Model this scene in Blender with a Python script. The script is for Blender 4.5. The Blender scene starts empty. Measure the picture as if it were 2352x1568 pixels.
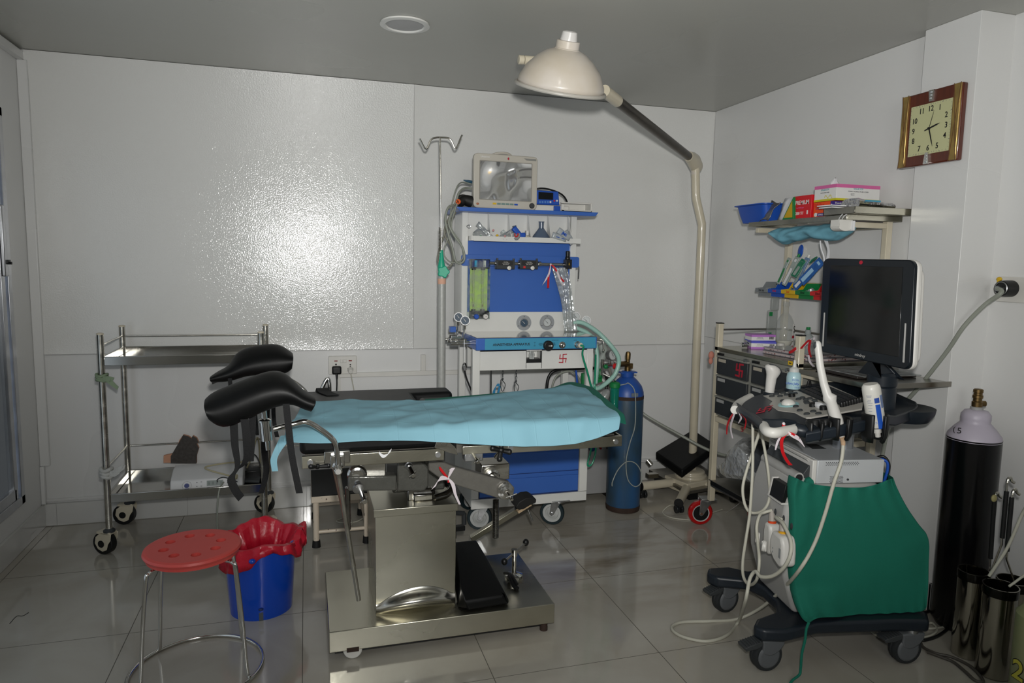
import bpy, bmesh, math, random
from mathutils import Vector, Matrix, Euler, noise
random.seed(7)
S = bpy.context.scene
COL = S.collection
PI = math.pi

# ---------------------------------------------------------------- camera
FPX = 1600.577; YAW = .288372; PITCH = .111464; ROLL = .0181974; CAMZ = 1.4
fw = Vector((math.sin(YAW)*math.cos(PITCH), math.cos(YAW)*math.cos(PITCH), -math.sin(PITCH)))
r0 = Vector((math.cos(YAW), -math.sin(YAW), 0)); u0 = r0.cross(fw)
rt = r0*math.cos(ROLL)+u0*math.sin(ROLL); up = -r0*math.sin(ROLL)+u0*math.cos(ROLL)
CAM = Vector((0, 0, CAMZ))
cd = bpy.data.cameras.new('camera'); cam = bpy.data.objects.new('camera', cd); COL.objects.link(cam)
cd.sensor_width = 36; cd.lens = FPX/2352*36; cd.clip_start = .02
cam.matrix_world = Matrix(((rt.x, up.x, -fw.x, 0), (rt.y, up.y, -fw.y, 0), (rt.z, up.z, -fw.z, CAMZ), (0, 0, 0, 1)))
S.camera = cam

def A(x, y, X=None, Y=None, Z=None):
    """point of the room seen at photo position x, y that lies on the plane X=, Y= or Z= (metres)"""
    d = fw + rt*((x-1176)/FPX) - up*((y-784)/FPX)
    if X is not None: t = X/d.x
    elif Y is not None: t = Y/d.y
    else: t = (Z-CAMZ)/d.z
    return CAM + d*t

# ---------------------------------------------------------------- light
S.view_settings.view_transform = 'Standard'
try: S.view_settings.look = 'None'
except Exception: pass
S.view_settings.gamma = 1
S.view_settings.exposure = -0.06
w = bpy.data.worlds.new('world'); S.world = w; w.use_nodes = True
bg = w.node_tree.nodes['Background']; bg.inputs[0].default_value = (.75, .85, 1, 1); bg.inputs[1].default_value = 1.2

def area(name, loc, target, sx, sy, power, col=(1, 1, 1)):
    l = bpy.data.lights.new(name, 'AREA'); l.shape = 'RECTANGLE'; l.size = sx; l.size_y = sy; l.energy = power; l.color = col
    o = bpy.data.objects.new(name, l); COL.objects.link(o); o.location = loc
    o.rotation_euler = (Vector(target)-Vector(loc)).to_track_quat('-Z', 'Y').to_euler(); return o
# the photographer's flash, just above the lens
fl_ = bpy.data.lights.new('flash', 'SPOT'); fl_.energy = 262; fl_.color = (1, .985, .95); fl_.shadow_soft_size = .035; fl_.spot_size = math.radians(103); fl_.spot_blend = 1
flo = bpy.data.objects.new('flash', fl_); COL.objects.link(flo); flo.location = (.03, -.02, 1.54)
flo.rotation_euler = (A(1290, 330, Y=4.04)-Vector(flo.location)).to_track_quat('-Z', 'Y').to_euler()
# daylight that comes in through the window in the left wall
area('window_light', (-1.25, 1.0, 1.5), (1, 1.0, 1.3), 1.2, 1.3, .8, (.86, .93, 1))
# daylight through the window behind the photographer
area('rear_window_light', (.45, -1.50, 1.75), (1.5, 4, 1.9), 1.4, .9, 17, (1, .985, .94))

# ---------------------------------------------------------------- materials
def lin(c):
    if isinstance(c, str):
        c = [int(c[i:i+2], 16)/255 for i in (0, 2, 4)]
        c = [v/12.92 if v <= .04045 else ((v+.055)/1.055)**2.4 for v in c]
    return (c[0], c[1], c[2], 1)
MATS = {}
def mat(name, col, rough=.5, metal=0, var=.08, vs=6, bump=0, bs=60, trans=0, ior=1.45, coat=0, emit=None, es=1, alpha=1, spec=.5, stretch=None, rvar=0, sheen=0, col2=None, cut=(.35, .65)):
    if name in MATS: return MATS[name]
    m = bpy.data.materials.new(name); m.use_nodes = True; nt = m.node_tree; N = nt.nodes; L = nt.links
    b = N['Principled BSDF']; c = lin(col)
    tc = N.new('ShaderNodeTexCoord'); mp = N.new('ShaderNodeMapping'); L.new(tc.outputs['Object'], mp.inputs[0])
    if stretch: mp.inputs['Scale'].default_value = stretch
    nz = N.new('ShaderNodeTexNoise'); nz.inputs['Scale'].default_value = vs; nz.inputs['Detail'].default_value = 4
    L.new(mp.outputs[0], nz.inputs['Vector'])
    rp = N.new('ShaderNodeValToRGB'); L.new(nz.outputs['Fac'], rp.inputs[0])
    rp.color_ramp.elements[0].position = cut[0]; rp.color_ramp.elements[1].position = cut[1]
    c2 = lin(col2) if col2 else [v*(1-var) for v in c[:3]]+[1]
    rp.color_ramp.elements[0].color = c2; rp.color_ramp.elements[1].color = c
    L.new(rp.outputs[0], b.inputs['Base Color'])
    b.inputs['Roughness'].default_value = rough; b.inputs['Metallic'].default_value = metal
    b.inputs['Transmission Weight'].default_value = trans; b.inputs['IOR'].default_value = ior
    b.inputs['Coat Weight'].default_value = coat; b.inputs['Coat Roughness'].default_value = .08
    b.inputs['Specular IOR Level'].default_value = spec; b.inputs['Sheen Weight'].default_value = sheen
    b.inputs['Alpha'].default_value = alpha
    if rvar:
        mr = N.new('ShaderNodeMapRange'); L.new(nz.outputs['Fac'], mr.inputs[0])
        mr.inputs[1].default_value = .3; mr.inputs[2].default_value = .7
        mr.inputs[3].default_value = max(0, rough-rvar); mr.inputs[4].default_value = rough+rvar
        L.new(mr.outputs[0], b.inputs['Roughness'])
    if bump:
        n2 = N.new('ShaderNodeTexNoise'); n2.inputs['Scale'].default_value = bs; n2.inputs['Detail'].default_value = 3
        L.new(mp.outputs[0], n2.inputs['Vector'])
        bp = N.new('ShaderNodeBump'); bp.inputs['Strength'].default_value = bump; bp.inputs['Distance'].default_value = .01
        L.new(n2.outputs['Fac'], bp.inputs['Height']); L.new(bp.outputs[0], b.inputs['Normal'])
    if emit:
        b.inputs['Emission Color'].default_value = lin(emit); b.inputs['Emission Strength'].default_value = es
    MATS[name] = m; return m
def clear(name, col=(.95, .97, .97), fac=.25, rough=.12, bump=.3, bs=40, haze=0):
    """thin clear film: see-through with a shiny skin"""
    m = bpy.data.materials.new(name); m.use_nodes = True; nt = m.node_tree; N = nt.nodes; L = nt.links
    N.remove(N['Principled BSDF']); out = N['Material Output']
    t = N.new('ShaderNodeBsdfTransparent'); t.inputs[0].default_value = lin(col)
    g = N.new('ShaderNodeBsdfPrincipled'); g.inputs['Base Color'].default_value = (.8, .82, .82, 1)
    g.inputs['Roughness'].default_value = rough; g.inputs['Metallic'].default_value = .5
    nz = N.new('ShaderNodeTexNoise'); nz.inputs['Scale'].default_value = bs
    tc = N.new('ShaderNodeTexCoord'); L.new(tc.outputs['Object'], nz.inputs['Vector'])
    bp = N.new('ShaderNodeBump'); bp.inputs['Strength'].default_value = bump; bp.inputs['Distance'].default_value = .02
    L.new(nz.outputs['Fac'], bp.inputs['Height']); L.new(bp.outputs[0], g.inputs['Normal'])
    mx = N.new('ShaderNodeMixShader')
    mr = N.new('ShaderNodeMapRange'); L.new(nz.outputs['Fac'], mr.inputs[0]); mr.inputs[1].default_value = .35; mr.inputs[2].default_value = .7
    mr.inputs[3].default_value = max(0, fac-.1); mr.inputs[4].default_value = fac+.15
    L.new(mr.outputs[0], mx.inputs[0]); L.new(t.outputs[0], mx.inputs[1]); L.new(g.outputs[0], mx.inputs[2])
    L.new(mx.outputs[0], out.inputs[0]); MATS[name] = m; return m

steel = mat('brushed_steel', (.62, .60, .54), .22, 1, .18, 5, .03, 90, stretch=(1, 1, 6), rvar=.08)
steelh = mat('brushed_steel_sheet', (.54, .52, .43), .27, 1, .22, 2.2, .02, 60, stretch=(1.2, 1, 2), rvar=.08)
steeld = mat('dull_steel', (.42, .40, .36), .35, 1, .25, 9)
chrome = mat('chrome', (.70, .69, .66), .13, 1, .1, 8)
zinc = mat('zinc', (.55, .56, .57), .35, 1, .3, 30)
cream = mat('cream_enamel', 'CDC4AE', .32, 0, .10, 8, coat=.3)
creamchip = mat('chipped_cream_enamel', 'D6C8B4', .35, 0, 0, 55, coat=.2, col2='5a4238', cut=(.30, .33))
lampw = mat('aged_white_enamel', 'CFC8C0', .33, 0, .12, 5, coat=.35, col2='C2B8A8')
white = mat('white_enamel', 'D8D8D4', .35, 0, .05, 6, coat=.2)
whitep = mat('white_plastic', 'D6D4CE', .4, 0, .05, 6)
beigep = mat('grey_beige_plastic', 'BDB8AD', .42, 0, .05, 6)
greyp = mat('grey_plastic', '8E9192', .45, 0, .06, 8)
dgrey = mat('dark_grey_plastic', '3A3D3F', .5, 0, .1, 20)
navyp = mat('blue_black_plastic', '1B222A', .38, 0, .1, 12)
black = mat('black_plastic', '101112', .42, 0, .2, 12)
rubber = mat('black_rubber', '131313', .6, 0, .2, 15)
vinyl = mat('black_vinyl', '08090A', .48, 0, .2, 6, .10, 14, spec=.3)
strapm = mat('black_webbing', '0D0E10', .8, 0, .2, 20, .2, 300)
bluen = mat('blue_enamel', '3864B4', .38, 0, .06, 3, coat=.15)
dblue = mat('dark_blue', '1A2F66', .5)
labelblue = mat('teal_blue_panel', '3F93B4', .4)
navylab = mat('navy_label', '1F2F6E', .4)
hammer = mat('grey_hammertone_enamel', '5A5A55', .28, .35, .12, 40, .15, 160, coat=.4)
red = mat('red_plastic', 'C8282A', .4)
redm = mat('red_marker', 'B02034', .6)
ribr = mat('red_satin', 'C4161E', .35, 0, .2, 10)
ribw = mat('white_satin', 'D9CFD4', .35, 0, .1, 10)
stoolred = mat('red_stool_plastic', 'D2504A', .45, 0, .12, 3, .05, 300)
bucketb = mat('blue_bucket_plastic', '0B44B4', .25, 0, .04, 3, coat=.3)
bagred = mat('red_bag_plastic', 'C01830', .38, 0, .15, 9, .3, 35, coat=.1)
paperblue = mat('light_blue_drape', '80B0C0', .75, 0, .05, 3, .12, 14)
def creases(m, bx, by, st):
    nt = m.node_tree; N = nt.nodes; L = nt.links; b = N['Principled BSDF']
    tc = N.new('ShaderNodeTexCoord'); mp = N.new('ShaderNodeMapping'); L.new(tc.outputs['Object'], mp.inputs[0]); mp.inputs['Rotation'].default_value = (0, 0, .06)
    br = N.new('ShaderNodeTexBrick'); br.offset = 0; br.inputs['Scale'].default_value = 1; br.inputs['Brick Width'].default_value = bx; br.inputs['Row Height'].default_value = by; br.inputs['Mortar Size'].default_value = .0035; br.inputs['Mortar Smooth'].default_value = 1
    nz = N.new('ShaderNodeTexNoise'); nz.inputs['Scale'].default_value = 3; L.new(tc.outputs['Object'], nz.inputs['Vector'])
    ad = N.new('ShaderNodeMix'); ad.data_type = 'VECTOR'; ad.inputs[0].default_value = .03; L.new(mp.outputs[0], ad.inputs[4]); L.new(nz.outputs['Color'], ad.inputs[5]); L.new(ad.outputs[1], br.inputs['Vector'])
    bp = N.new('ShaderNodeBump'); bp.inputs['Strength'].default_value = st; bp.inputs['Distance'].default_value = .004; L.new(br.outputs['Fac'], bp.inputs['Height'])
    old = b.inputs['Normal'].links
    if old: L.new(old[0].from_socket, bp.inputs['Normal'])
    L.new(bp.outputs[0], b.inputs['Normal'])
creases(paperblue, .115, .13, .22)
gownblue = mat('light_blue_gown_fabric', '6FA9BC', .8, 0, .12, 9, .2, 30)
green = mat('green_cotton', '0A6A57', .85, 0, .08, 5, .15, 250)
tealp = mat('teal_green_plastic', '1FA583', .4)
greent = mat('green_tube_plastic', '178A66', .25, 0, .1, 8, coat=.3)
aqua = mat('aqua_corrugated_hose', '9CC4B8', .35, 0, .1, 5)
yellow = mat('yellow_plastic', 'D8B020', .45)
greenp = mat('green_plastic', '167A40', .45)
blueb = mat('royal_blue_plastic', '1C50B0', .4)
greybin = mat('grey_bin_plastic', '7F8487', .45)
brass = mat('brass', (.42, .28, .10), .3, 1, .3, 18)
cylblue = mat('worn_blue_cylinder_paint', '28537F', .42, 0, 0, 4, .05, 60, coat=.1, col2='2F4452', stretch=(1.5, 1.5, .6))
rust = mat('rusty_dark_edge', '3A2A22', .8, 0, .3, 18)
cyltop = mat('bright_blue_paint', '2450A0', .4, 0, .12, 12)
blackp = mat('gloss_black_paint', '08080A', .22, 0, .1, 5)
lilac = mat('lilac_white_paint', 'B9B2C0', .4, 0, .06, 8)
tubew = mat('white_cable_jacket', 'BDBBAD', .45)
tubec = mat('clear_tubing', 'B8BDB4', .2, 0, .05, 8, alpha=.45)
tubeg = mat('grey_green_hose', '8E9288', .4)
ylab = mat('yellow_green_scale', 'BFD878', .5, emit=None)
wood = mat('red_brown_wood', '5C2410', .3, 0, .3, 10, stretch=(1, 8, 1), coat=.6)
gold = mat('gold_trim', (.78, .54, .20), .34, 1, .3, 20)
ivory = mat('ivory_dial', 'C2C296', .5, 0, .02)
ink = mat('dark_ink', '18181A', .6)
greyink = mat('grey_ink', '77777A', .6)
orange = mat('orange_card', 'E8501C', .45)
redcard = mat('red_card', 'D01E28', .4)
purple = mat('purple_card', '3C2A80', .45)
pink = mat('pink_card', 'D468A0', .45)
limecard = mat('yellow_green_card', 'C8C020', .45)
whitecard = mat('white_card', 'DEDDDA', .5, 0, .04)
mauve = mat('mauve_card', 'B878C8', .45)
periw = mat('periwinkle_card', '5C5CC4', .45)
foil = mat('silver_foil', (.72, .72, .72), .2, 1, .2, 20, .5, 35)
paper = mat('white_tissue', 'DADADC', .8, 0, .04)
bluelens = mat('smoky_blue_clear_plastic', '5A6C84', .12, 0, .1, 5, alpha=.62)
wrapc = clear('clear_wrap')
bagc = clear('clear_bag_film', (.86, .88, .88), .40, .2, .6, 22)
acryl = clear('clear_acrylic', (.93, .96, .95), .08, .05, 0)
lcd = mat('dark_lcd', '0A0E14', .08, 0, .05)
greyscreen = mat('grey_lcd', '7A8480', .3)

# ---------------------------------------------------------------- mesh building
W = {}
class MB:
    def __init__(s, M=None):
        s.bm = bmesh.new(); s.M = M or Matrix.Identity(4); s.mi = 0
    def add(s, vs, fs):
        v = [s.bm.verts.new(s.M @ Vector(p)) for p in vs]; out = []
        for f in fs:
            try:
                fc = s.bm.faces.new([v[i] for i in f]); fc.material_index = s.mi; out.append(fc)
            except ValueError: pass
        return v
    def box(s, x0, x1, y0, y1, z0, z1):
        s.add([(x, y, z) for x in (x0, x1) for y in (y0, y1) for z in (z0, z1)],
              [(0, 1, 3, 2), (4, 6, 7, 5), (0, 4, 5, 1), (2, 3, 7, 6), (0, 2, 6, 4), (1, 5, 7, 3)]); return s
    def obox(s, c, sz, rot=(0, 0, 0)):
        R = rot if isinstance(rot, Matrix) else Euler(rot).to_matrix()
        c = Vector(c); h = Vector(sz)/2
        s.add([c+R @ Vector((x*h.x, y*h.y, z*h.z)) for x in (-1, 1) for y in (-1, 1) for z in (-1, 1)],
              [(0, 1, 3, 2), (4, 6, 7, 5), (0, 4, 5, 1), (2, 3, 7, 6), (0, 2, 6, 4), (1, 5, 7, 3)]); return s
    def hexa(s, p):  # bottom four, top four
        s.add(p, [(3, 2, 1, 0), (4, 5, 6, 7), (0, 1, 5, 4), (1, 2, 6, 5), (2, 3, 7, 6), (3, 0, 4, 7)]); return s
    def loft(s, rings, caps=True, closed=False):
        n = len(rings[0]); vs = [p for r in rings for p in r]; fs = []
        m = len(rings)
        for i in range(m if closed else m-1):
            for j in range(n):
                a = i*n+j; b = i*n+(j+1) % n; c = ((i+1) % m)*n+(j+1) % n; d = ((i+1) % m)*n+j
                fs.append((a, b, c, d))
        if caps and not closed: fs += [tuple(range(n))[::-1], tuple((m-1)*n+j for j in range(n))]
        s.add(vs, fs); return s
    def cyl(s, p, q, r, r2=None, n=20, caps=True):
        p = Vector(p); q = Vector(q); d = (q-p).normalized(); r2 = r if r2 is None else r2
        a = d.orthogonal().normalized(); b = d.cross(a)
        s.loft([[c+a*(rr*math.cos(t*2*PI/n))+b*(rr*math.sin(t*2*PI/n)) for t in range(n)] for c, rr in ((p, r), (q, r2))], caps); return s
    def lathe(s, prof, c=(0, 0, 0), ax=(0, 0, 1), n=28, caps=True, sx=1, sy=1):
        c = Vector(c); d = Vector(ax).normalized()
        a = Vector((1, 0, 0)) if abs(d.z) > .99 else d.cross(Vector((0, 0, 1))).normalized()
        b = d.cross(a)
        s.loft([[c+d*z+a*(max(r, 1e-4)*sx*math.cos(t*2*PI/n))+b*(max(r, 1e-4)*sy*math.sin(t*2*PI/n)) for t in range(n)] for r, z in prof], caps); return s
    def tube(s, pts, r, n=10, smooth=True, closed=False, sub=6, coil=0):
        pts = [Vector(p) for p in pts]
        if smooth and len(pts) > 2: pts = spline(pts, sub, closed)
        rings = []; a = None
        m = len(pts)
        for i, p in enumerate(pts):
            t = (pts[(i+1) % m]-pts[i-1]) if closed else (pts[min(i+1, m-1)]-pts[max(i-1, 0)])
            t = t.normalized() if t.length > 1e-9 else Vector((0, 0, 1))
            if a is None: a = t.orthogonal().normalized()
            a = (a-t*a.dot(t)); a = a.normalized() if a.length > 1e-6 else t.orthogonal().normalized()
            b = t.cross(a); rr = r(i/(m-1)) if callable(r) else r
            if coil: rr = rr*(1+coil*(1 if i % 2 else -1))
            rings.append([p+a*(rr*math.cos(k*2*PI/n))+b*(rr*math.sin(k*2*PI/n)) for k in range(n)])
        s.loft(rings, True, closed); return s
    def prism(s, pts, o, u, v, d):
        """outline pts in the plane o,u,v pushed along vector d"""
        o = Vector(o); u = Vector(u); v = Vector(v); d = Vector(d); n = len(pts)
        a = [o+u*p[0]+v*p[1] for p in pts]; b = [p+d for p in a]
        s.add(a+b, [tuple(range(n))[::-1], tuple(range(n, 2*n))]+[(i, (i+1) % n, n+(i+1) % n, n+i) for i in range(n)]); return s
    def rbox(s, o, u, v, d, w_, h_, r, k=5):
        """rounded rectangle, corner at o"""
        pts = []
        for cx, cy, a0 in ((w_-r, r, -PI/2), (w_-r, h_-r, 0), (r, h_-r, PI/2), (r, r, PI)):
            for i in range(k+1):
                t = a0+i*PI/2/k; pts.append((cx+r*math.cos(t), cy+r*math.sin(t)))
        s.prism(pts, o, u, v, d); return s
    def ball(s, c, r, n=16, rot=None, sq=1):
        r = (r, r, r) if not hasattr(r, '__len__') else r; c = Vector(c); R = Euler(rot).to_matrix() if rot else Matrix.Identity(3)
        m = n//2; rings = []
        for i in range(m+1):
            f = -PI/2+i*PI/m; cc = max(math.cos(f), 1e-3)
            rings.append([c+R @ Vector((r[0]*cc*math.cos(t*2*PI/n), r[1]*cc*math.sin(t*2*PI/n), r[2]*math.sin(f))) for t in range(n)])
        s.loft(rings, True); return s
    def grid(s, rows):
        nv = len(rows); nu = len(rows[0])
        s.add([p for r in rows for p in r], [(j*nu+i, j*nu+i+1, (j+1)*nu+i+1, (j+1)*nu+i) for j in range(nv-1) for i in range(nu-1)]); return s
    def band(s, pts, wd, th=.002, smooth=True, sub=5, twist=None):
        """a strap or ribbon: path and width vector (or list)"""
        pts = [Vector(p) for p in pts]; k = len(pts)
        ws = [Vector(x) for x in wd] if hasattr(wd[0], '__len__') or isinstance(wd[0], Vector) else [Vector(wd)]*k
        if smooth and k > 2: pts = spline(pts, sub); ws = spline(ws, sub)
        rings = []
        for i, p in enumerate(pts):
            t = (pts[min(i+1, len(pts)-1)]-pts[max(i-1, 0)]).normalized(); w2 = ws[i]
            nn = t.cross(w2); nn = nn.normalized()*th/2 if nn.length > 1e-9 else Vector((0, 0, th/2))
            rings.append([p-w2/2-nn, p+w2/2-nn, p+w2/2+nn, p-w2/2+nn])
        s.loft(rings); return s
    def build(s, name, m, parent=None, b=0, seg=2, sub=0, sharp=35, solid=0, origin=None, noname=None):
        bmesh.ops.recalc_face_normals(s.bm, faces=s.bm.faces)
        if parent is not None: T = W[parent.name]
        else:
            if origin is None:
                xs = [v.co for v in s.bm.verts]
                origin = (sum(v.x for v in xs)/len(xs), sum(v.y for v in xs)/len(xs), min(v.z for v in xs))
            T = Matrix.Translation(origin)
        s.bm.transform(T.inverted())
        me = bpy.data.meshes.new(name); s.bm.to_mesh(me); s.bm.free()
        for mm in (m if isinstance(m, (list, tuple)) else [m]): me.materials.append(mm)
        me.polygons.foreach_set('use_smooth', [True]*len(me.polygons))
        me.set_sharp_from_angle(angle=math.radians(sharp))
        o = bpy.data.objects.new(name, me); COL.objects.link(o)
        if parent is not None: o.parent = parent
        else: o.matrix_world = T
        W[o.name] = T
        if solid: k = o.modifiers.new('solid', 'SOLIDIFY'); k.thickness = solid; k.offset = 0
        if b: k = o.modifiers.new('bevel', 'BEVEL'); k.width = b; k.segments = seg; k.limit_method = 'ANGLE'; k.angle_limit = math.radians(40); k.harden_normals = False
        if sub: k = o.modifiers.new('sub', 'SUBSURF'); k.levels = sub; k.render_levels = sub
        return o
def spline(p, sub=6, closed=False):
    out = []; n = len(p)
    for i in range(n if closed else n-1):
        if closed: a, b, c, d = p[i-1], p[i], p[(i+1) % n], p[(i+2) % n]
        else: a, b, c, d = p[max(i-1, 0)], p[i], p[i+1], p[min(i+2, n-1)]
        for k in range(sub):
            t = k/sub; out.append(.5*((2*b)+(c-a)*t+(2*a-5*b+4*c-d)*t*t+(3*b-a-3*c+d)*t**3))
    if not closed: out.append(p[-1].copy())
    return out
def tag(o, label=None, cat=None, group=None, kind=None):
    if label: o['label'] = label
    if cat: o['category'] = cat
    if group: o['group'] = group
    if kind: o['kind'] = kind
    return o
def thing(name, loc, label, cat, group=None, rz=0):
    o = bpy.data.objects.new(name, None); COL.objects.link(o); o.empty_display_size = .05
    M = Matrix.Translation(loc) @ Matrix.Rotation(rz, 4, 'Z'); o.matrix_world = M; W[o.name] = M
    return tag(o, label, cat, group)
def struct(o): o['kind'] = 'structure'; return o
def text(body, size, o, u, v, m, parent, name='lettering', ex=.0004, align='CENTER', sx=1, bold=0):
    cu = bpy.data.curves.new('t', 'FONT'); cu.body = body; cu.size = size; cu.extrude = ex; cu.align_x = align; cu.align_y = 'CENTER'; cu.resolution_u = 3
    cu.offset = bold
    t = bpy.data.objects.new('t', cu); COL.objects.link(t)
    me = bpy.data.meshes.new_from_object(t); bpy.data.objects.remove(t)
    u = Vector(u).normalized(); v = Vector(v); v = (v-u*v.dot(u)).normalized(); nn = u.cross(v)
    M = Matrix(((u.x*sx, v.x, nn.x, o[0]), (u.y*sx, v.y, nn.y, o[1]), (u.z*sx, v.z, nn.z, o[2]), (0, 0, 0, 1)))
    me.transform(W[parent.name].inverted() @ M); me.name = name
    me.materials.clear(); me.materials.append(m)
    ob = bpy.data.objects.new(name, me); COL.objects.link(ob); ob.parent = parent; W[ob.name] = W[parent.name]; return ob
def copyobj(o, M, parent=None):
    """copy a thing and everything under it; M moves it in the room"""
    c = o.copy(); COL.objects.link(c)
    if parent is None: T = M @ W[o.name]; c.matrix_world = T; W[c.name] = T
    else: c.parent = parent; W[c.name] = W[parent.name]
    for ch in [x for x in bpy.data.objects if x.parent == o]: copyobj(ch, M, c)
    return c
X3 = Vector((1, 0, 0)); Y3 = Vector((0, 1, 0)); Z3 = Vector((0, 0, 1))

# ================================================================ ROOM
D = 4.04; H = 2.385; XL = -1.323; XR = 2.526; YB = -1.6; XR2 = 2.637; T = .12
def wallmat(name, base, rough, bump, bs=170, seam=None):
    m = bpy.data.materials.new(name); m.use_nodes = True; nt = m.node_tree; N = nt.nodes; L = nt.links; b = N['Principled BSDF']
    tc = N.new('ShaderNodeTexCoord')
    n1 = N.new('ShaderNodeTexNoise'); n1.inputs['Scale'].default_value = .9; n1.inputs['Detail'].default_value = 1.5; L.new(tc.outputs['Object'], n1.inputs['Vector'])
    rp = N.new('ShaderNodeValToRGB'); c = lin(base); L.new(n1.outputs['Fac'], rp.inputs[0])
    rp.color_ramp.elements[0].position = .3; rp.color_ramp.elements[1].position = .7
    rp.color_ramp.elements[0].color = [v*.93 for v in c[:3]]+[1]; rp.color_ramp.elements[1].color = c
    L.new(rp.outputs[0], b.inputs['Base Color'])
    b.inputs['Roughness'].default_value = rough
    mr = N.new('ShaderNodeMapRange'); L.new(n1.outputs['Fac'], mr.inputs[0]); mr.inputs[1].default_value = .3; mr.inputs[2].default_value = .7
    mr.inputs[3].default_value = rough*.8; mr.inputs[4].default_value = rough*1.25; L.new(mr.outputs[0], b.inputs['Roughness'])
    n2 = N.new('ShaderNodeTexNoise'); n2.inputs['Scale'].default_value = bs; n2.inputs['Detail'].default_value = 2; L.new(tc.outputs['Object'], n2.inputs['Vector'])
    n3 = N.new('ShaderNodeTexNoise'); n3.inputs['Scale'].default_value = 3; n3.inputs['Detail'].default_value = 2; L.new(tc.outputs['Object'], n3.inputs['Vector'])
    b1 = N.new('ShaderNodeBump'); b1.inputs['Strength'].default_value = bump; b1.inputs['Distance'].default_value = .002; L.new(n2.outputs['Fac'], b1.inputs['Height'])
    b2 = N.new('ShaderNodeBump'); b2.inputs['Strength'].default_value = .25; b2.inputs['Distance'].default_value = .01; L.new(n3.outputs['Fac'], b2.inputs['Height'])
    L.new(b1.outputs[0], b2.inputs['Normal']); L.new(b2.outputs[0], b.inputs['Normal']); return m
wallm = wallmat('glossy_white_laminate', (.72, .72, .70), .085, .50, 140)
wallm2 = wallmat('lower_white_laminate', (.72, .72, .71), .30, .12)
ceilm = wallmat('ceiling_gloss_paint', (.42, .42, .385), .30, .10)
tilew = wallmat('skirting_tile', (.60, .60, .58), .12, .03)
seamm = mat('grey_seam_line', (.35, .35, .34), .6)  # plain grey of the panel seams and skirting tile joints
def floormat():
    m = bpy.data.materials.new('vitrified_floor_tile'); m.use_nodes = True; nt = m.node_tree; N = nt.nodes; L = nt.links; b = N['Principled BSDF']
    tc = N.new('ShaderNodeTexCoord'); mp = N.new('ShaderNodeMapping'); L.new(tc.outputs['Object'], mp.inputs[0])
    n1 = N.new('ShaderNodeTexNoise'); n1.inputs['Scale'].default_value = 2.6; n1.inputs['Detail'].default_value = 6; n1.inputs['Distortion'].default_value = .8; L.new(mp.outputs[0], n1.inputs['Vector'])
    rp = N.new('ShaderNodeValToRGB'); L.new(n1.outputs['Fac'], rp.inputs[0])
    rp.color_ramp.elements[0].position = .3; rp.color_ramp.elements[1].position = .75
    rp.color_ramp.elements[0].color = (.37, .34, .285, 1); rp.color_ramp.elements[1].color = (.46, .44, .39, 1)
    # dirt smears near the middle of the floor
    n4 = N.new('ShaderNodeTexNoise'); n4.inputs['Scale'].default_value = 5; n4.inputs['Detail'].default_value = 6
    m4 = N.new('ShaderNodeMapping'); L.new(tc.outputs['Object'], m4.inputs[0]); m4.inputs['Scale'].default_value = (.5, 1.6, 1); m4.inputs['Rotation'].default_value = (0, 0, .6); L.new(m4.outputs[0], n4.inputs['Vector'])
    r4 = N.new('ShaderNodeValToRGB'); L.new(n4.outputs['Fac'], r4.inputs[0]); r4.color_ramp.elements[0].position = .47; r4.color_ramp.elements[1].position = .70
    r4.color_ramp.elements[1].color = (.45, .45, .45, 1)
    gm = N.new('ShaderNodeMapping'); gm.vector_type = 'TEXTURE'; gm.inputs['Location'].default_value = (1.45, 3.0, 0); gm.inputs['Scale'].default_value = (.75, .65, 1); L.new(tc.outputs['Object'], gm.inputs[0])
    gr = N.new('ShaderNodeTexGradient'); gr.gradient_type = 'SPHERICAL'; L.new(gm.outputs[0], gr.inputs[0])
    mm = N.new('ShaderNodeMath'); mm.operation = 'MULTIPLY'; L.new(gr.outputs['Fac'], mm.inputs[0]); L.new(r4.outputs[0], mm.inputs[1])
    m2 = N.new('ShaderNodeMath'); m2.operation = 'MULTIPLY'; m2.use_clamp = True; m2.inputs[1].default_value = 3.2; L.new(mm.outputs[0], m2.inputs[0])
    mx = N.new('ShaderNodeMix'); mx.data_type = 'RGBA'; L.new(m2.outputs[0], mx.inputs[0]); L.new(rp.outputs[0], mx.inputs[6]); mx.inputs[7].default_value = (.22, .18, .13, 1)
    L.new(mx.outputs[2], b.inputs['Base Color'])
    b.inputs['Roughness'].default_value = .09; b.inputs['Coat Weight'].default_value = .2; b.inputs['Coat Roughness'].default_value = .04
    mr = N.new('ShaderNodeMapRange'); L.new(n1.outputs['Fac'], mr.inputs[0]); mr.inputs[3].default_value = .05; mr.inputs[4].default_value = .16; L.new(mr.outputs[0], b.inputs['Roughness'])
    return m
floorm = floormat(); grout = mat('grout', (.13, .12, .10), .8)

fb = MB(); fb.box(XL-T, XR2+T, YB-T, D+T, -.1, 0)
fl = fb.build('floor', [floorm, grout], origin=(0, 0, 0)); struct(fl)
g = MB(); G = .0013
k = -.03-.6235*3
while k < XR2:
    if k > XL: g.box(k-G, k+G, YB, D, 0, .0004)
    k += .6235
y = 2.144-.6225*5
while y < D:
    if y > YB: g.box(XL, XR2, y-G*.7, y+G*.7, 0, .0004)
    y += .6225
gj = g.build('floor_joints', grout, fl)
cb = MB(); cb.box(XL-T, XR2+T, YB-T, D+T, H, H+.1); struct(cb.build('ceiling', ceilm))
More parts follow.
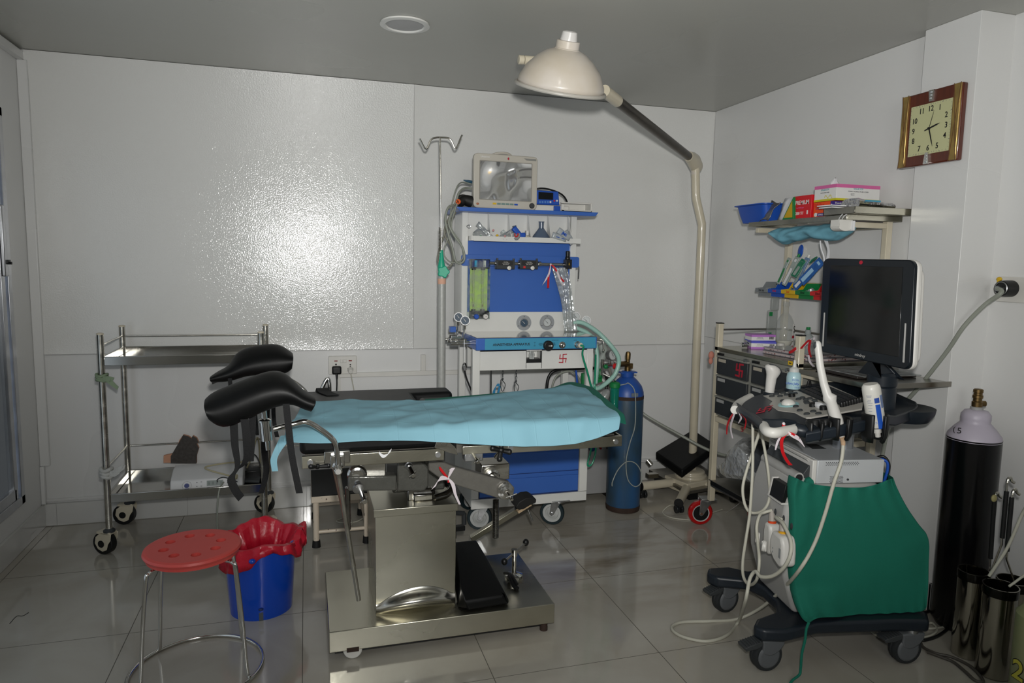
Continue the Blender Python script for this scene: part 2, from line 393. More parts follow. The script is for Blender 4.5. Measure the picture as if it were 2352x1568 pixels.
# back wall: lower field, upper panel sheet, seams and trunking edge
b_ = MB(); b_.box(XL-T, XR+T+.2, D, D+T, 0, H); wb = struct(b_.build('wall_back', wallm2))
def sheet_panel(x0, x1, z0, z1, name, curls):
    rows = []; nx, nz = 60, 60
    def ease(a): return (1-math.cos(PI*a))/2
    for j in range(nz+1):
        z = z0+(z1-z0)*ease(j/nz); row = []
        for i in range(nx+1):
            x = x0+(x1-x0)*ease(i/nx); o = .0035
            o += curls[0]*max(0, 1-(z-z0)/.09)**2+curls[1]*max(0, 1-(z1-z)/.30)**2+curls[2]*max(0, 1-(x-x0)/.16)**2+curls[3]*max(0, 1-(x1-x)/.2)**2
            row.append(Vector((x, D-o, z)))
        rows.append(row)
    p = MB(); p.grid(rows); return p.build(name, wallm, wb, sharp=180)
sheet_panel(XL+.03, .5965, .897, H-.002, 'laminate_panel', (.0040, .012, 0, .002))
sheet_panel(.5985, XR-.002, .897, H-.002, 'laminate_panel', (.0035, .004, .010, .0))
p = MB(); p.box(.596, .5985, D-.0060, D-.001, .9, H-.01); p.box(XL+.05, XR, D-.0095, D-.0010, .8945, .8968); p.build('panel_seam', seamm, wb)
p = MB(); p.box(XL, XR, D-.012, D, .128, .142); struct(p.build('trim_1', wallm2, b=.002))
p = MB(); p.box(XL, XR, D-.018, D, 0, .118)
bb = struct(p.build('baseboard_back', tilew, b=.002))
p = MB()
for i in range(7):
    x = -1.28+.6235*i+.02; p.box(x-.001, x+.001, D-.0185, D-.018, .002, .116)
p.build('tile_joint', seamm, bb)
# right wall with its slightly proud pier, then the recess with the gas outlet
p = MB(); p.box(XR, XR+T+.1, 2.40, D+T, 0, H); wr = struct(p.build('wall_right', wallm2))
p = MB(); p.box(XR-.003, XR, 2.401, D-.01, .945, H-.002); p.build('laminate_panel', wallm2, wr)
p = MB(); p.box(XR-.004, XR-.003, 2.41, D-.01, .943, .9455); p.build('panel_seam', seamm, wr)
p = MB(); p.box(2.467, XR2+.25, 2.148, 2.40, 0, H); wp = struct(p.build('wall_right_pier', wallm2, b=.002))
p = MB(); p.box(XR2, XR2+T, YB-T, 2.148, 0, H); struct(p.build('wall_right_recess', wallm2))
p = MB(); p.box(XR2-.012, XR2, YB, 2.136, 0, .118); p.box(2.467-.012, XR2, 2.136, 2.148, 0, .118); p.box(2.455, 2.467, 2.136, 2.40, 0, .118); p.box(XR-.012, XR, 2.4, D-.02, 0, .118)
struct(p.build('baseboard_right', tilew, b=.002))
# left wall with the sliding aluminium window
w0, w1, wz0, wz1 = 1.35, 3.78, .215, 2.06
p = MB(); p.box(XL-T, XL, w1, D+T, 0, H); p.box(XL-T, XL, YB-T, w0, 0, H); p.box(XL-T, XL, w0, w1, 0, wz0); p.box(XL-T, XL, w0, w1, wz1, H)
wl = struct(p.build('wall_left', wallm2))
p = MB(); p.box(XL, XL+.014, YB, D-.02, 0, .118); struct(p.build('baseboard_left', tilew, b=.002))
p = MB(); p.box(XL, XL+.03, YB, D, H-.05, H-.01); struct(p.build('trim_2', wallm2, b=.003))
p = MB(); p.box(XL, XL+.045, D-.02, D, .32, H-.05); p.box(XL, XL+.02, D-.03, D, .12, .32); struct(p.build('trim_3', wallm2, b=.004))
alu = mat('aluminium', (.55, .56, .58), .3, 1, .15, 10)
p = MB()
for a, b2 in ((w0, w0+.04), (w1-.04, w1)): p.box(XL-.06, XL+.012, a, b2, wz0, wz1)
for a, b2 in ((wz0, wz0+.04), (wz1-.04, wz1)): p.box(XL-.06, XL+.012, w0, w1, a, b2)
wi = struct(p.build('window_1', alu, b=.002))
p = MB()
for yc in (1.98, 2.56, 3.14): p.box(XL-.045, XL-.015, yc-.022, yc+.022, wz0+.04, wz1-.04)
for yc in (3.20, 3.70): p.box(XL-.02, XL+.006, yc-.02, yc+.02, wz0+.04, wz1-.04)
p.box(XL-.02, XL+.006, 3.2, 3.7, wz0+.04, wz0+.09); p.box(XL-.02, XL+.006, 3.2, 3.7, wz1-.09, wz1-.04)
p.build('sash', alu, wi, b=.002)
p = MB(); p.box(XL+.006, XL+.022, 3.685, 3.715, 1.30, 1.62); p.build('handle', alu, wi, b=.004)
p = MB(); p.box(XL+.006, XL+.03, 3.70, 3.725, 1.36, 1.375); p.cyl((XL+.01, 3.71, 1.36), (XL+.04, 3.71, 1.36), .006); p.build('latch', black, wi)
def glassday(name, col, s):
    m = bpy.data.materials.new(name); m.use_nodes = True; N = m.node_tree.nodes; b = N['Principled BSDF']
    b.inputs['Base Color'].default_value = lin(col); b.inputs['Roughness'].default_value = .1
    b.inputs['Emission Color'].default_value = (.75, .87, 1, 1); b.inputs['Emission Strength'].default_value = s; return m
p = MB(); p.box(XL-.035, XL-.03, w0+.04, 3.14, wz0+.04, wz1-.04); p.build('frosted_pane', glassday('daylit_frosted_glass', (.5, .55, .6), .5), wi)
p = MB(); p.box(XL-.012, XL-.007, 3.22, 3.68, wz0+.09, wz1-.09); p.build('tinted_pane', glassday('dark_tinted_glass', (.03, .04, .05), .03), wi)
p = MB(); p.box(XL-T-.3, XR2+T, YB-T, YB, 0, H); wr2 = struct(p.build('wall_rear', wallm2))
wn_ = MB()
for a, b2, c, d in ((-.30, -.25, 1.23, 2.18), (1.15, 1.20, 1.23, 2.18), (.42, .47, 1.23, 2.18), (-.30, 1.20, 1.23, 1.28), (-.30, 1.20, 2.13, 2.18)): wn_.box(a, b2, YB, YB+.04, c, d)
w2_ = struct(wn_.build('window_2', alu, b=.002))
p = MB(); p.box(-.25, 1.15, YB+.004, YB+.010, 1.28, 2.13); p.build('frosted_pane', glassday('rear_daylit_glass', (.5, .52, .55), 1.2), w2_)
# a fluorescent batten on the wall behind the photographer
p = MB(); p.box(.2, 1.4, YB, YB+.05, 2.26, 2.32); ft = p.build('tube_light', white, b=.004); tag(ft, 'white batten holding a long fluorescent tube behind the camera', 'light')
p = MB(); p.cyl((.23, YB+.07, 2.29), (1.37, YB+.07, 2.29), .014)
p.build('fluorescent_tube', mat('lit_tube', (1, 1, 1), .5, emit=(1, 1, .97), es=14), ft)

# ---- recessed ceiling light
cl = thing('ceiling_light', (.412, 3.046, H), 'round flush white ceiling light, switched off', 'light')
p = MB(); p.lathe([(.078, -.001), (.102, -.001), (.103, -.008), (.082, -.010), (.078, -.004)], (.412, 3.046, H), n=48, caps=False); p.build('rim', white, cl)
p = MB(); p.lathe([(.0, -.006), (.079, -.004), (.079, -.001)], (.412, 3.046, H), n=48); p.build('diffuser', mat('grey_diffuser', (.40, .40, .40), .4), cl)

# ---- switch and socket plate, plugs, trunking
y = D
sp = thing('socket_plate', (.194, y-.006, .76), 'white double socket plate with two switches low on the glossy back wall', 'socket')
p = MB(); p.box(.116, .272, y-.022, y-.001, .758, .862); p.build('plate', whitep, sp, b=.004)
p = MB(); p.box(.180, .195, y-.027, y-.021, .824, .845); p.box(.199, .214, y-.027, y-.021, .824, .845); p.build('switch', whitep, sp, b=.002)
for x in (.157, .236): p = MB(); p.box(x-.009, x+.009, y-.0235, y-.021, .832, .838); p.build('indicator', mat('dark_red', '7a0c10', .3), sp)
p = MB()
for dx, dz in ((0, .812), (0, .800), (-.012, .79), (.012, .79), (0, .788)): p.cyl((.236+dx, y-.0235, dz), (.236+dx, y-.021, dz), .0042)
p.cyl((.157, y-.0235, .815), (.157, y-.021, .815), .005)
p.build('socket_holes', ink, sp)
pl = thing('power_plug', (.160, y-.03, .765), 'black three pin plug pushed into the left socket', 'plug')
p = MB(); p.box(.134, .186, y-.055, y-.022, .762, .808); p.build('plug_body', black, pl, b=.009, seg=3)
p = MB(); p.cyl((.160, y-.045, .764), (.160, y-.05, .735), .008, .005); p.tube([(.160, y-.05, .74), (.160, y-.045, .70), (.158, y-.03, .60), (.16, y-.03, .3), (.19, y-.04, .13)], .004); p.build('cord', black, pl)
pl = thing('white_plug', (.236, y-.03, .775), 'small white plug with thin white lead in the right socket', 'plug')
p = MB(); p.cyl((.236, y-.022, .784), (.236, y-.055, .776), .017, .012); p.build('plug_body', whitep, pl, b=.002)
p = MB(); p.tube([(.236, y-.05, .775), (.245, y-.04, .72), (.26, y-.03, .62), (.27, y-.03, .4), (.30, y-.03, .135)], .0028); p.build('cord', tubew, pl)
tr = MB(); tr.box(.174, 1.72, y-.018, y-.0005, .738, .764); tr.box(.168, .180, y-.016, y-.0005, .145, .758); tr.box(.640, .668, y-.018, y-.0005, .764, .86)
tag(tr.build('cable_trunking', whitep, b=.002), 'grey white plastic cable trunking running along the back wall from the socket', 'trunking')

# ---- wall clock
cx = 2.467; yc0, yc1, zc0, zc1 = 2.176, 2.459, 1.832, 2.128
ck = thing('wall_clock', (cx-.015, 2.317, zc0), 'square wooden wall clock with gold side strips on the right pier', 'clock')
p = MB(); p.box(cx-.028, cx-.001, yc0, yc1, zc0, zc1); p.build('case', wood, ck, b=.006)
p = MB(); p.box(cx-.0300, cx-.026, yc0+.040, yc1-.048, zc0+.042, zc1-.052); p.build('dial', ivory, ck)
p = MB()
for a, b2 in ((yc1-.034, yc1-.004), (yc0+.004, yc0+.034)):
    p = MB(); p.box(cx-.034, cx-.026, a, b2, zc0+.002, zc1-.002); gs_ = p.build('side_strip', gold, ck, b=.002)
    p = MB(); p.cyl((cx-.034, a, zc0), (cx-.034, b2, zc1), .0016, n=6); p.cyl((cx-.034, b2, zc0), (cx-.034, a, zc1), .0016, n=6)
    p.build('crossed_lines', mat('dark_gold', (.12, .06, .02), .5), gs_)
ym = (yc0+.040+yc1-.048)/2; zm = (zc0+.042+zc1-.052)/2
for sg_, zz_ in ((-1, zc1-.002), (1, zc0+.002)):
    p = MB(); p.prism([(-.013, 0), (.013, 0), (.007, .045*sg_), (-.007, .045*sg_)], (cx-.036, ym, zz_), -Y3, Z3, (.008, 0, 0)); jc_ = p.build('jewelled_clip', chrome, ck)
    p = MB()
    for k_ in range(3): p.ball((cx-.037, ym, zz_+sg_*(.008+.012*k_)), (.002, .0045, .0045), 10)
    p.build('gemstones', mat('pale_gems', 'C8CCD0', .1, .6), jc_)
for i in range(1, 13):
    a = i*PI/6; mx_ = max(abs(math.sin(a)), abs(math.cos(a)))
    rr = .075 if i % 3 else .078
    px_ = math.sin(a)/mx_*rr; pz_ = math.cos(a)/mx_*rr
    if i in (1, 11, 5, 7): px_ = math.copysign(.043, px_)
    if i in (2, 4, 8, 10): pz_ = math.copysign(.040, pz_)
    text(str(i), .031, (cx-.0305, ym-px_, zm+pz_), -Y3, Z3, ink, ck, 'numeral', sx=.85, bold=.0004)
p = MB()
for i in range(60):
    a = i*PI/30; mx_ = max(abs(math.sin(a)), abs(math.cos(a))); s0 = .093; s1 = .097 if i % 5 else .0985
    q0 = Vector((cx-.0308, ym-math.sin(a)/mx_*s0, zm+math.cos(a)/mx_*s0)); q1 = Vector((cx-.0308, ym-math.sin(a)/mx_*s1, zm+math.cos(a)/mx_*s1)); p.cyl(q0, q1, .0005 if i % 5 else .001, n=5)
p.build('minute_marks', greyink, ck)
def hand(L, wd, ang, nm, back=.02):
    d = Vector((0, -math.sin(ang), math.cos(ang))); n_ = Vector((0, math.cos(ang), math.sin(ang)))
    p = MB(); p.prism([(-back, -wd*.6), (0, -wd), (L*.7, -wd*.9), (L, 0), (L*.7, wd*.9), (0, wd), (-back, wd*.6)], (cx-.033, ym, zm), d, n_, (.001, 0, 0)); p.build(nm, ink, ck)
hand(.052, .0032, math.radians(75), 'hour_hand', .022); hand(.078, .0024, math.radians(163), 'minute_hand', .0); hand(.07, .0010, math.radians(15), 'second_hand', .0)
p = MB(); p.cyl((cx-.036, ym, zm), (cx-.03, ym, zm), .005); p.build('hub', ink, ck)

# ---- wall gas outlet with hose
x = XR2
go = thing('gas_outlet', (x-.02, 2.04, 1.28), 'square grey wall outlet with black round coupling on the far right wall', 'gas outlet')
p = MB(); p.box(x-.012, x-.0005, 1.995, 2.112, 1.285, 1.383); p.build('plate', greyp if 0 else whitep, go, b=.003)
p = MB(); p.lathe([(.018, -.052), (.030, -.052), (.032, -.03), (.032, 0), (0, 0)], (x-.012, 2.052, 1.338), (1, 0, 0)); p.build('coupling', black, go)
p = MB(); p.lathe([(.024, -.002), (.027, 0), (.024, .001)], (x-.065, 2.052, 1.338), (1, 0, 0), caps=False); p.lathe([(.0, 0), (.010, 0), (.010, .03)], (x-.085, 2.052, 1.338), (1, 0, 0)); p.build('nozzle', zinc, go)
p = MB(); p.box(x-.045, x-.035, 2.077, 2.087, 1.352, 1.37); p.ball((x-.04, 2.082, 1.374), (.006, .012, .008)); p.build('yellow_tap', yellow, go)
hp = [(2.555, 2.052, 1.338), A(2300, 672, X=2.54), A(2262, 700, X=2.52), A(2215, 748, X=2.45), A(2180, 800, X=2.44), A(2140, 852, X=2.43), A(2105, 895, X=2.43), A(2070, 935, X=2.43), A(2040, 985, X=2.43), (2.43, 2.5, .30), (2.40, 2.9, .17), A(1760, 1075, Y=3.35), A(1640, 1038, Y=3.5), A(1570, 1003, Y=3.6), A(1485, 955, Y=3.75), A(1440, 920, Y=3.8), (1.55, 3.82, .62), (1.40, 3.80, .60)]
p = MB(); p.tube(hp, .0085); tag(p.build('gas_hose', tubeg, origin=hp[0]), 'long pale grey gas hose drooping from the wall outlet', 'hose')

# ---- hair-thin scratch mark on the floor at left
p = MB(); p.tube([A(22, 1432, Z=.0008), A(38, 1415, Z=.0008), A(52, 1414, Z=.0008), A(66, 1406, Z=.0008)], .0012, n=5); tag(p.build('dark_thread', ink), 'short dark thread lying on the floor tiles at far left', 'thread')

# ================================================================ LEFT TROLLEY
def castor_lg(parent, x, y, ang, plate_z, R=.052, name='castor', bodym=None, tyre=None, hubm=None, white_rim=None):
    """swivel castor: housing, tyre, hub; wheel stands on the floor at x, y, trailing the stem"""
    bodym = bodym or cream; tyre = tyre or black
    d = Vector((math.cos(ang), math.sin(ang), 0)); s = Vector((-d.y, d.x, 0)); c = Vector((x, y, R))
    st = c-d*.028
    p = MB()
    for sg in (-1, 1):
        o = c+s*(sg*.021)-s*.002
        pts = [(-.055, .052), (.0, .054), (.030, .030), (.036, .0), (.02, -.026), (-.005, -.036), (-.028, -.026), (-.036, 0), (-.05, .02)]
        p.prism([(a*R/.052, b2*R/.052) for a, b2 in pts], o, d, Z3, s*.004)
    p.obox(c-d*.012*1+Z3*(R*.98), (.075, .046, .012), (0, 0, ang))
    h = p.build(name, bodym, parent, b=.003)
    p = MB(); p.cyl(c-s*.017, c+s*.017, R, n=32); p.build('wheel', tyre, h, b=.003)
    p = MB(); p.cyl(c-s*.025, c+s*.025, R*.32, n=20); p.build('hub', hubm or black, h)
    p = MB(); p.lathe([(.026, 0), (.026, .008), (.016, .016), (.012, .02)], (st.x, st.y, 2*R+.002)); p.build('stem', dgrey, h)
    return h
tx0, tx1, ty0, ty1 = -.905, -.212, 3.567, 3.965
tl = thing('instrument_trolley', (-.56, 3.78, 0), 'two tier stainless steel instrument trolley on cream castors against the back wall', 'trolley')
for (x, y, a) in ((tx0, ty0, 2.6), (tx1, ty0, .4), (tx0, ty1, 2.9), (tx1, ty1, 2.7)):
    p = MB(); p.cyl((x, y, .118), (x, y, 1.045), .0145, n=20); q = p.build('post', steel, tl)
    p = MB(); p.lathe([(.0155, 0), (.0155, .006), (.010, .009), (0, .009)], (x, y, 1.043)); p.build('cap', cream, q)
    d = Vector((math.cos(a), math.sin(a)))*.028
    castor_lg(tl, x+d.x, y+d.y, a, .118, .054)
for z in (.905, .255):
    p = MB(); h = .042
    p.box(tx0+.01, tx1-.01, ty0+.006, ty1-.006, z-.004, z)
    p.box(tx0+.012, tx1-.012, ty0-.004, ty0+.008, z-.024 if 0 else z-.006, z+.036); p.box(tx0+.012, tx1-.012, ty1-.008, ty1+.004, z-.006, z+.036)
    p.box(tx0-.004, tx0+.008, ty0+.012, ty1-.012, z-.006, z+.036); p.box(tx1-.008, tx1+.004, ty0+.012, ty1-.012, z-.006, z+.036)
    p.build('tray', mat('polished_tray_steel', (.46, .45, .42), .13, 1, .15, 4), tl, b=.002)
for z in (.995, .420):
    for nm, a, b2 in (('back_rail', (tx0, ty1), (tx1, ty1)), ('side_rail', (tx0, ty0), (tx0, ty1)), ('side_rail', (tx1, ty0), (tx1, ty1))):
        p = MB(); p.cyl((a[0], a[1], z), (b2[0], b2[1], z), .0045, n=10); p.build(nm, steel, tl)
# rags tied to the front left post
def knot(nm, x, y, z, m, label, cat, sc=1, seed=1):
    rnd = random.Random(seed); p = MB()
    for k in range(3):
        zz = z+(k-1)*.012*sc
        p.tube([(x+.021*math.cos(a)*1.05, y+.021*math.sin(a)*1.05, zz+.004*math.sin(a*2+k)) for a in [i*PI/4 for i in range(8)]], .007*sc, n=7, closed=True)
    for k in range(3):
        a = rnd.uniform(-1.6, .3); q = Vector((x+.02*math.cos(a), y-.022, z)); dz = rnd.uniform(-.055, .03)*sc
        p.band([q, q+Vector((.02*sc, -.008, dz*.3)), q+Vector((.035*sc+.01*k, -.012, dz))], [Vector((.004, 0, .018*sc)), Vector((.008, .004, .022*sc)), Vector((.006, 0, .014*sc))], .004)
    o = p.build(nm, m, sharp=60); tag(o, label, cat); return o
knot('green_rag', tx0, ty0, .845, mat('pale_green_rag', '7C8C72', .9), 'pale green strip of cloth knotted high on the trolley front post', 'cloth strip', .95, 3)
knot('white_rag', tx0, ty0, .395, mat('white_gauze', 'B8B8B4', .9, 0, .1, 30, .4, 80), 'white gauze bandage knotted low on the trolley front post', 'cloth strip', 1.35, 5)

# suction / measuring unit on the lower tray
y0 = 3.66
mu = thing('bedside_monitor_unit', (-.50, 3.70, .256), 'sloping white electronic unit with small grey display on the trolley bottom tray', 'medical device')
p = MB(); xa, xb = -.645, -.315
prof = [(0, .0), (.0, .02), (.012, .062), (.10, .098), (.165, .10), (.17, 0)]
p.prism(prof, (xa, 3.60, .258), Y3, Z3, (xb-xa, 0, 0)); p.build('casing', mat('white_casing', 'CBCBCB', .4), mu, b=.006, seg=3)
fo = Vector((xa, 3.612, .258)); fu = X3; fv = Vector((0, .012, .042)).normalized(); fn = Vector((0, -.96, .27))*.0015
def face(u, v): return Vector((xa, 3.6, .278))+X3*u+fv*v+fn
p = MB(); p.prism([(0, 0), (.075, 0), (.075, .026), (0, .026)], face(.165, .010), X3, fv, fn); p.build('display', greyscreen, mu)
for k in range(4):
    text('8', .022, face(.175+.0185*k, .022)+fn*1.2, X3, fv, mat('lcd_digit', '5A615E', .4), mu, 'digit')
p = MB(); p.cyl(face(.075, .018), face(.075, .018)+fn*3, .011); p.build('knob', navylab, mu)
p = MB(); p.lathe([(.020, 0), (.021, 0), (.021, .0006), (.020, .0006)], face(.075, .018), fn, caps=False)
for u, v in ((.12, .012), (.12, .030), (.14, .012), (.14, .032), (.26, .03), (.26, .02)): p.obox(face(u, v), (.006, .001, .003))
p.build('markings', greyink, mu)
text('Biosthermedical' if 0 else 'medical', .009, face(.275, .004), X3, fv, navylab, mu)
p = MB(); p.cyl((xa+.30, 3.625, .325), (xa+.30, 3.60, .318), .007); pt = [(xa+.30, 3.60, .318), (xa+.26, 3.605, .335), (xa+.18, 3.62, .360), (xa+.155, 3.66, .368), (xa+.24, 3.70, .37), (xa+.33, 3.74, .36)]
p.tube(pt, .004); p.build('sensor_hose', mat('amber_tube', 'A8A082', .3), mu)
p = MB(); p.tube([(-.43, 3.61, .30), (-.43, 3.59, .32), (-.40, 3.575, .335), (-.36, 3.58, .318), (-.34, 3.60, .30)], .0025); p.build('thin_lead', dgrey, mu)
# torn board with grey putty, leaning behind
p = MB(); o = A(385, 1050, Y=3.93)
pts = [A(a, b2, Y=3.93) for a, b2 in ((376, 1046), (402, 1040), (412, 1010), (421, 998), (433, 1001), (440, 1006), (443, 1000), (452, 1005), (456, 1014), (452, 1018), (457, 1028), (452, 1046), (452, 1062), (376, 1062))]
p.prism([(q.x, q.z) for q in pts], (0, 3.925, 0), X3, Z3, (0, .02, 0))
bo = p.build('torn_board', mat('peach_board', 'C89478', .8)); tag(bo, 'torn piece of peach board smeared grey, standing behind the white unit', 'board')
p = MB(); pts = [A(a, b2, Y=3.93) for a, b2 in ((393, 1046), (412, 1014), (421, 998), (433, 1001), (440, 1006), (443, 1000), (452, 1005), (456, 1014), (452, 1018), (457, 1028), (452, 1046), (452, 1062), (393, 1062))]
p.prism([(q.x, q.z) for q in pts], (0, 3.918, 0), X3, Z3, (0, .006, 0)); p.build('grey_crust', mat('grey_putty', '4A4643', .9, 0, .3, 60, .6, 60), bo)
# foot switch with black and cream pads
fs = thing('double_foot_pedal', (-.27, 3.66, .26), 'grey double foot pedal with one black and one cream pad on the trolley', 'pedal')
q = [A(a, b2, Z=.275) for a, b2 in ((484, 1100), (596, 1104), (604, 1068), (505, 1062))]
q[1].x = min(q[1].x, tx1-.02); q[2].x = min(q[2].x, tx1-.01)
p = MB(); p.hexa([(v.x, v.y, .262) for v in q]+[(v.x, v.y, .276) for v in q]); p.build('base_plate', dgrey, fs, b=.004)
for px_, m_, n_ in (((512, 1082), black, 'black_pad'), ((566, 1083), mat('cream_pad', 'A8A890', .5), 'cream_pad')):
    c = A(*px_, Z=.285); c.x = min(c.x, -.26)if n_ == 'cream_pad' else c.x
    p = MB(); p.lathe([(.030, 0), (.032, .012), (.024, .020), (0, .022)], (c.x, c.y, .276), sx=1.1); p.build(n_, m_, fs)
def cable(name, pts, r, m, label, cat='cable', group=None, coil=0, sub=6):
    p = MB(); p.tube(pts, r, n=8, sub=sub, coil=coil); o = p.build(name, m, origin=pts[0], sharp=60); return tag(o, label, cat, group)
cable('pedal_lead', [(-.40, 3.64, .285), (-.405, 3.60, .30), (-.42, 3.555, .27), (-.43, 3.545, .15), (-.425, 3.54, .05), (-.38, 3.50, .006), (-.30, 3.45, .006), (-.20, 3.40, .006)], .004, tubeg, 'grey lead hanging from the foot pedal down to the floor behind the red stool')
cable('black_adapter_cable', [(-.36, 3.86, .258), (-.33, 3.85, .34), (-.27, 3.82, .372), (-.20-.04, 3.80, .30), (-.25, 3.78, .262)], .0035, black, 'looped black cable lying at the rear of the trolley bottom tray')
cable('amber_hose', [(-.31, 3.80, .31), (-.285, 3.80, .37), (-.262, 3.80, .46), (-.25, 3.82, .44), (-.245, 3.84, .262)], .0045, mat('amber_tube', 'A8A082', .3), 'stiff amber hose sticking up behind the white electronic unit')
p = MB(); p.obox((-.285, 3.78, .285), (.09, .07, .05), (0, 0, .1)); tag(p.build('black_adapter', black, b=.006), 'small black power adapter box behind the white electronic unit', 'adapter')

# ================================================================ RED STOOL
sc_ = Vector((-.375, 2.447, 0)); sz = .445
so = thing('stool', (sc_.x, sc_.y, 0), 'round red plastic stool with holed seat on four chrome legs', 'stool')
R = .153
p = MB(); p.lathe([(0, sz-.022), (R-.02, sz-.022), (R-.004, sz-.018), (R, sz-.010), (R-.003, sz-.003), (R-.012, sz), (0, sz)], (sc_.x, sc_.y, 0), n=64)
seat = p.build('seat', stoolred, so, sharp=60)
holes = MB()
for k in range(8):
    a = k*PI/4+.25; holes.cyl((sc_.x+.088*math.cos(a), sc_.y+.088*math.sin(a), sz-.05), (sc_.x+.088*math.cos(a), sc_.y+.088*math.sin(a), sz+.05), .0165, n=24)
hm = holes.build('cutter', stoolred)
bo_ = seat.modifiers.new('holes', 'BOOLEAN'); bo_.object = hm; bo_.operation = 'DIFFERENCE'; bo_.solver = 'EXACT'
bpy.context.view_layer.update(); dg = bpy.context.evaluated_depsgraph_get()
nm_ = bpy.data.meshes.new_from_object(seat.evaluated_get(dg)); seat.modifiers.clear(); seat.data = nm_; nm_.set_sharp_from_angle(angle=.6)
for pg in nm_.polygons:
    if abs(pg.normal.z) > .995: pg.use_smooth = False
bpy.data.objects.remove(hm)
p = MB(); p.lathe([(R-.018, sz-.030), (R-.010, sz-.030), (R-.010, sz-.018), (R-.018, sz-.018)], (sc_.x, sc_.y, 0), n=48, caps=False); p.lathe([(0, sz-.030), (R-.02, sz-.030), (R-.02, sz-.0225), (0, sz-.0225)], (sc_.x, sc_.y, 0), n=40); p.build('seat_underside', stoolred, so)
RR = .212
p = MB(); p.tube([(sc_.x+RR*math.cos(a), sc_.y+RR*math.sin(a), .007) for a in [i*PI/24 for i in range(48)]], .0065, n=12, smooth=False, closed=True); p.build('floor_ring', chrome, so)
for k, a in enumerate((-.55, .85, 2.35, 3.88)):
    d = Vector((math.cos(a), math.sin(a), 0)); b2 = sc_+d*.05
    p = MB(); p.tube([b2+Z3*(sz-.036), sc_+d*.125+Z3*(sz-.036), sc_+d*.155+Z3*(sz-.042), sc_+d*.166+Z3*(sz-.066), sc_+d*.185+Z3*.20, sc_+d*.198+Z3*.035, sc_+d*(RR-.004)+Z3*.012], .0065, n=12); p.build('leg', chrome, so)

# ================================================================ BLUE BUCKET with red liner
bc = Vector((-.19, 2.86, 0)); r0_, r1_, bh = .115, .138, .29
bk = thing('bucket', bc, 'blue plastic waste bucket behind the red stool', 'bucket')
p = MB(); p.lathe([(0, .012), (r0_-.006, .012), (r0_, 0), (r0_+.004, 0), (r1_, bh), (r1_+.006, bh), (r1_+.006, bh-.012), (r1_-.004, bh-.004), (r0_-.002, .018), (0, .018)], bc, n=56, caps=False)
p.build('shell', bucketb, bk, sharp=50)
a = math.atan2(2.74-bc.y, -.185-bc.x)
d = Vector((math.cos(a), math.sin(a), 0)); s_ = Vector((-d.y, d.x, 0))
p = MB(); p.obox(bc+d*(r0_+.003)+Z3*.017, (.006, .016, .036), (0, 0, a)); p.build('drain_notch', mat('notch_grey', '50555A', .5), bk)
p = MB(); p.ball(bc+d*(r0_+.006)+Z3*.048, (.010, .010, .006)); p.build('notch_lip', dblue, bk)
p = MB(); p.ball(bc+Vector((-.02, -r1_-.018, bh-.03)), (.013, .012, .010)); p.build('handle_boss', bucketb, bk)
# liner: ruffled skirt over the rim and folds inside
V3 = Vector; rows = []; nn = 120
for j, (dr, z) in enumerate(((-.050, .20), (-.028, .25), (-.012, .285), (.002, .302), (.012, .300), (.016, .285), (.018, .26), (.021, .235))):
    row = []
    for i in range(nn+1):
        t = i % nn*2*PI/nn; f = math.sin(t*5+.7)*.5+math.sin(t*9+2)*.35+math.sin(t*17+j*.4)*.2
        k = (j-3)/4
        cr_ = noise.noise(V3((math.cos(t)*4, math.sin(t)*4, j*.55)))*.012+noise.noise(V3((math.cos(t)*10, math.sin(t)*10, j*1.1)))*.007
        rr = r1_+dr+.006*f*(1+abs(k))+cr_*(1 if j != 3 else .4) + (.012*max(0, math.cos(t-.3)) if j > 3 else 0)
        zz = z + .010*math.sin(t*4+1)*(1 if j < 6 else 1.6) + .006*f + (.012*max(0, math.sin(t))*1 if j >= 2 else 0)
        if j > 4: zz += .03*math.sin(t*2+3.6)*(j-4)/3+.012*f
        row.append(Vector((bc.x+rr*math.cos(t), bc.y+rr*math.sin(t), zz)))
    rows.append(row)
p = MB(); p.grid(rows); ln = p.build('bin_liner', bagred, solid=.0012, origin=tuple(bc+Z3*bh), sharp=22); tag(ln, 'crumpled red plastic liner folded over the rim of the blue bucket', 'bin liner')
p = MB(); q = [Vector((bc.x+(r1_-.05)*math.cos(t), bc.y+(r1_-.05)*math.sin(t), .20)) for t in [i*PI/12 for i in range(24)]]
p.add([tuple(bc+Z3*.19)]+[tuple(x) for x in q], [(0, i+1, (i+1) % 24+1) for i in range(24)]); p.build('liner_floor', bagred, ln)
p = MB(); p.band([bc+Vector((.13, .05, .29)), bc+Vector((.165, .045, .312)), bc+Vector((.178, .02, .29)), bc+Vector((.172, .0, .25))], [Vector((0, .05, 0)), Vector((.01, .05, .01)), Vector((0, .06, .02)), Vector((0, .03, .01))], .0015); p.build('loose_flap', bagred, ln, sharp=80)

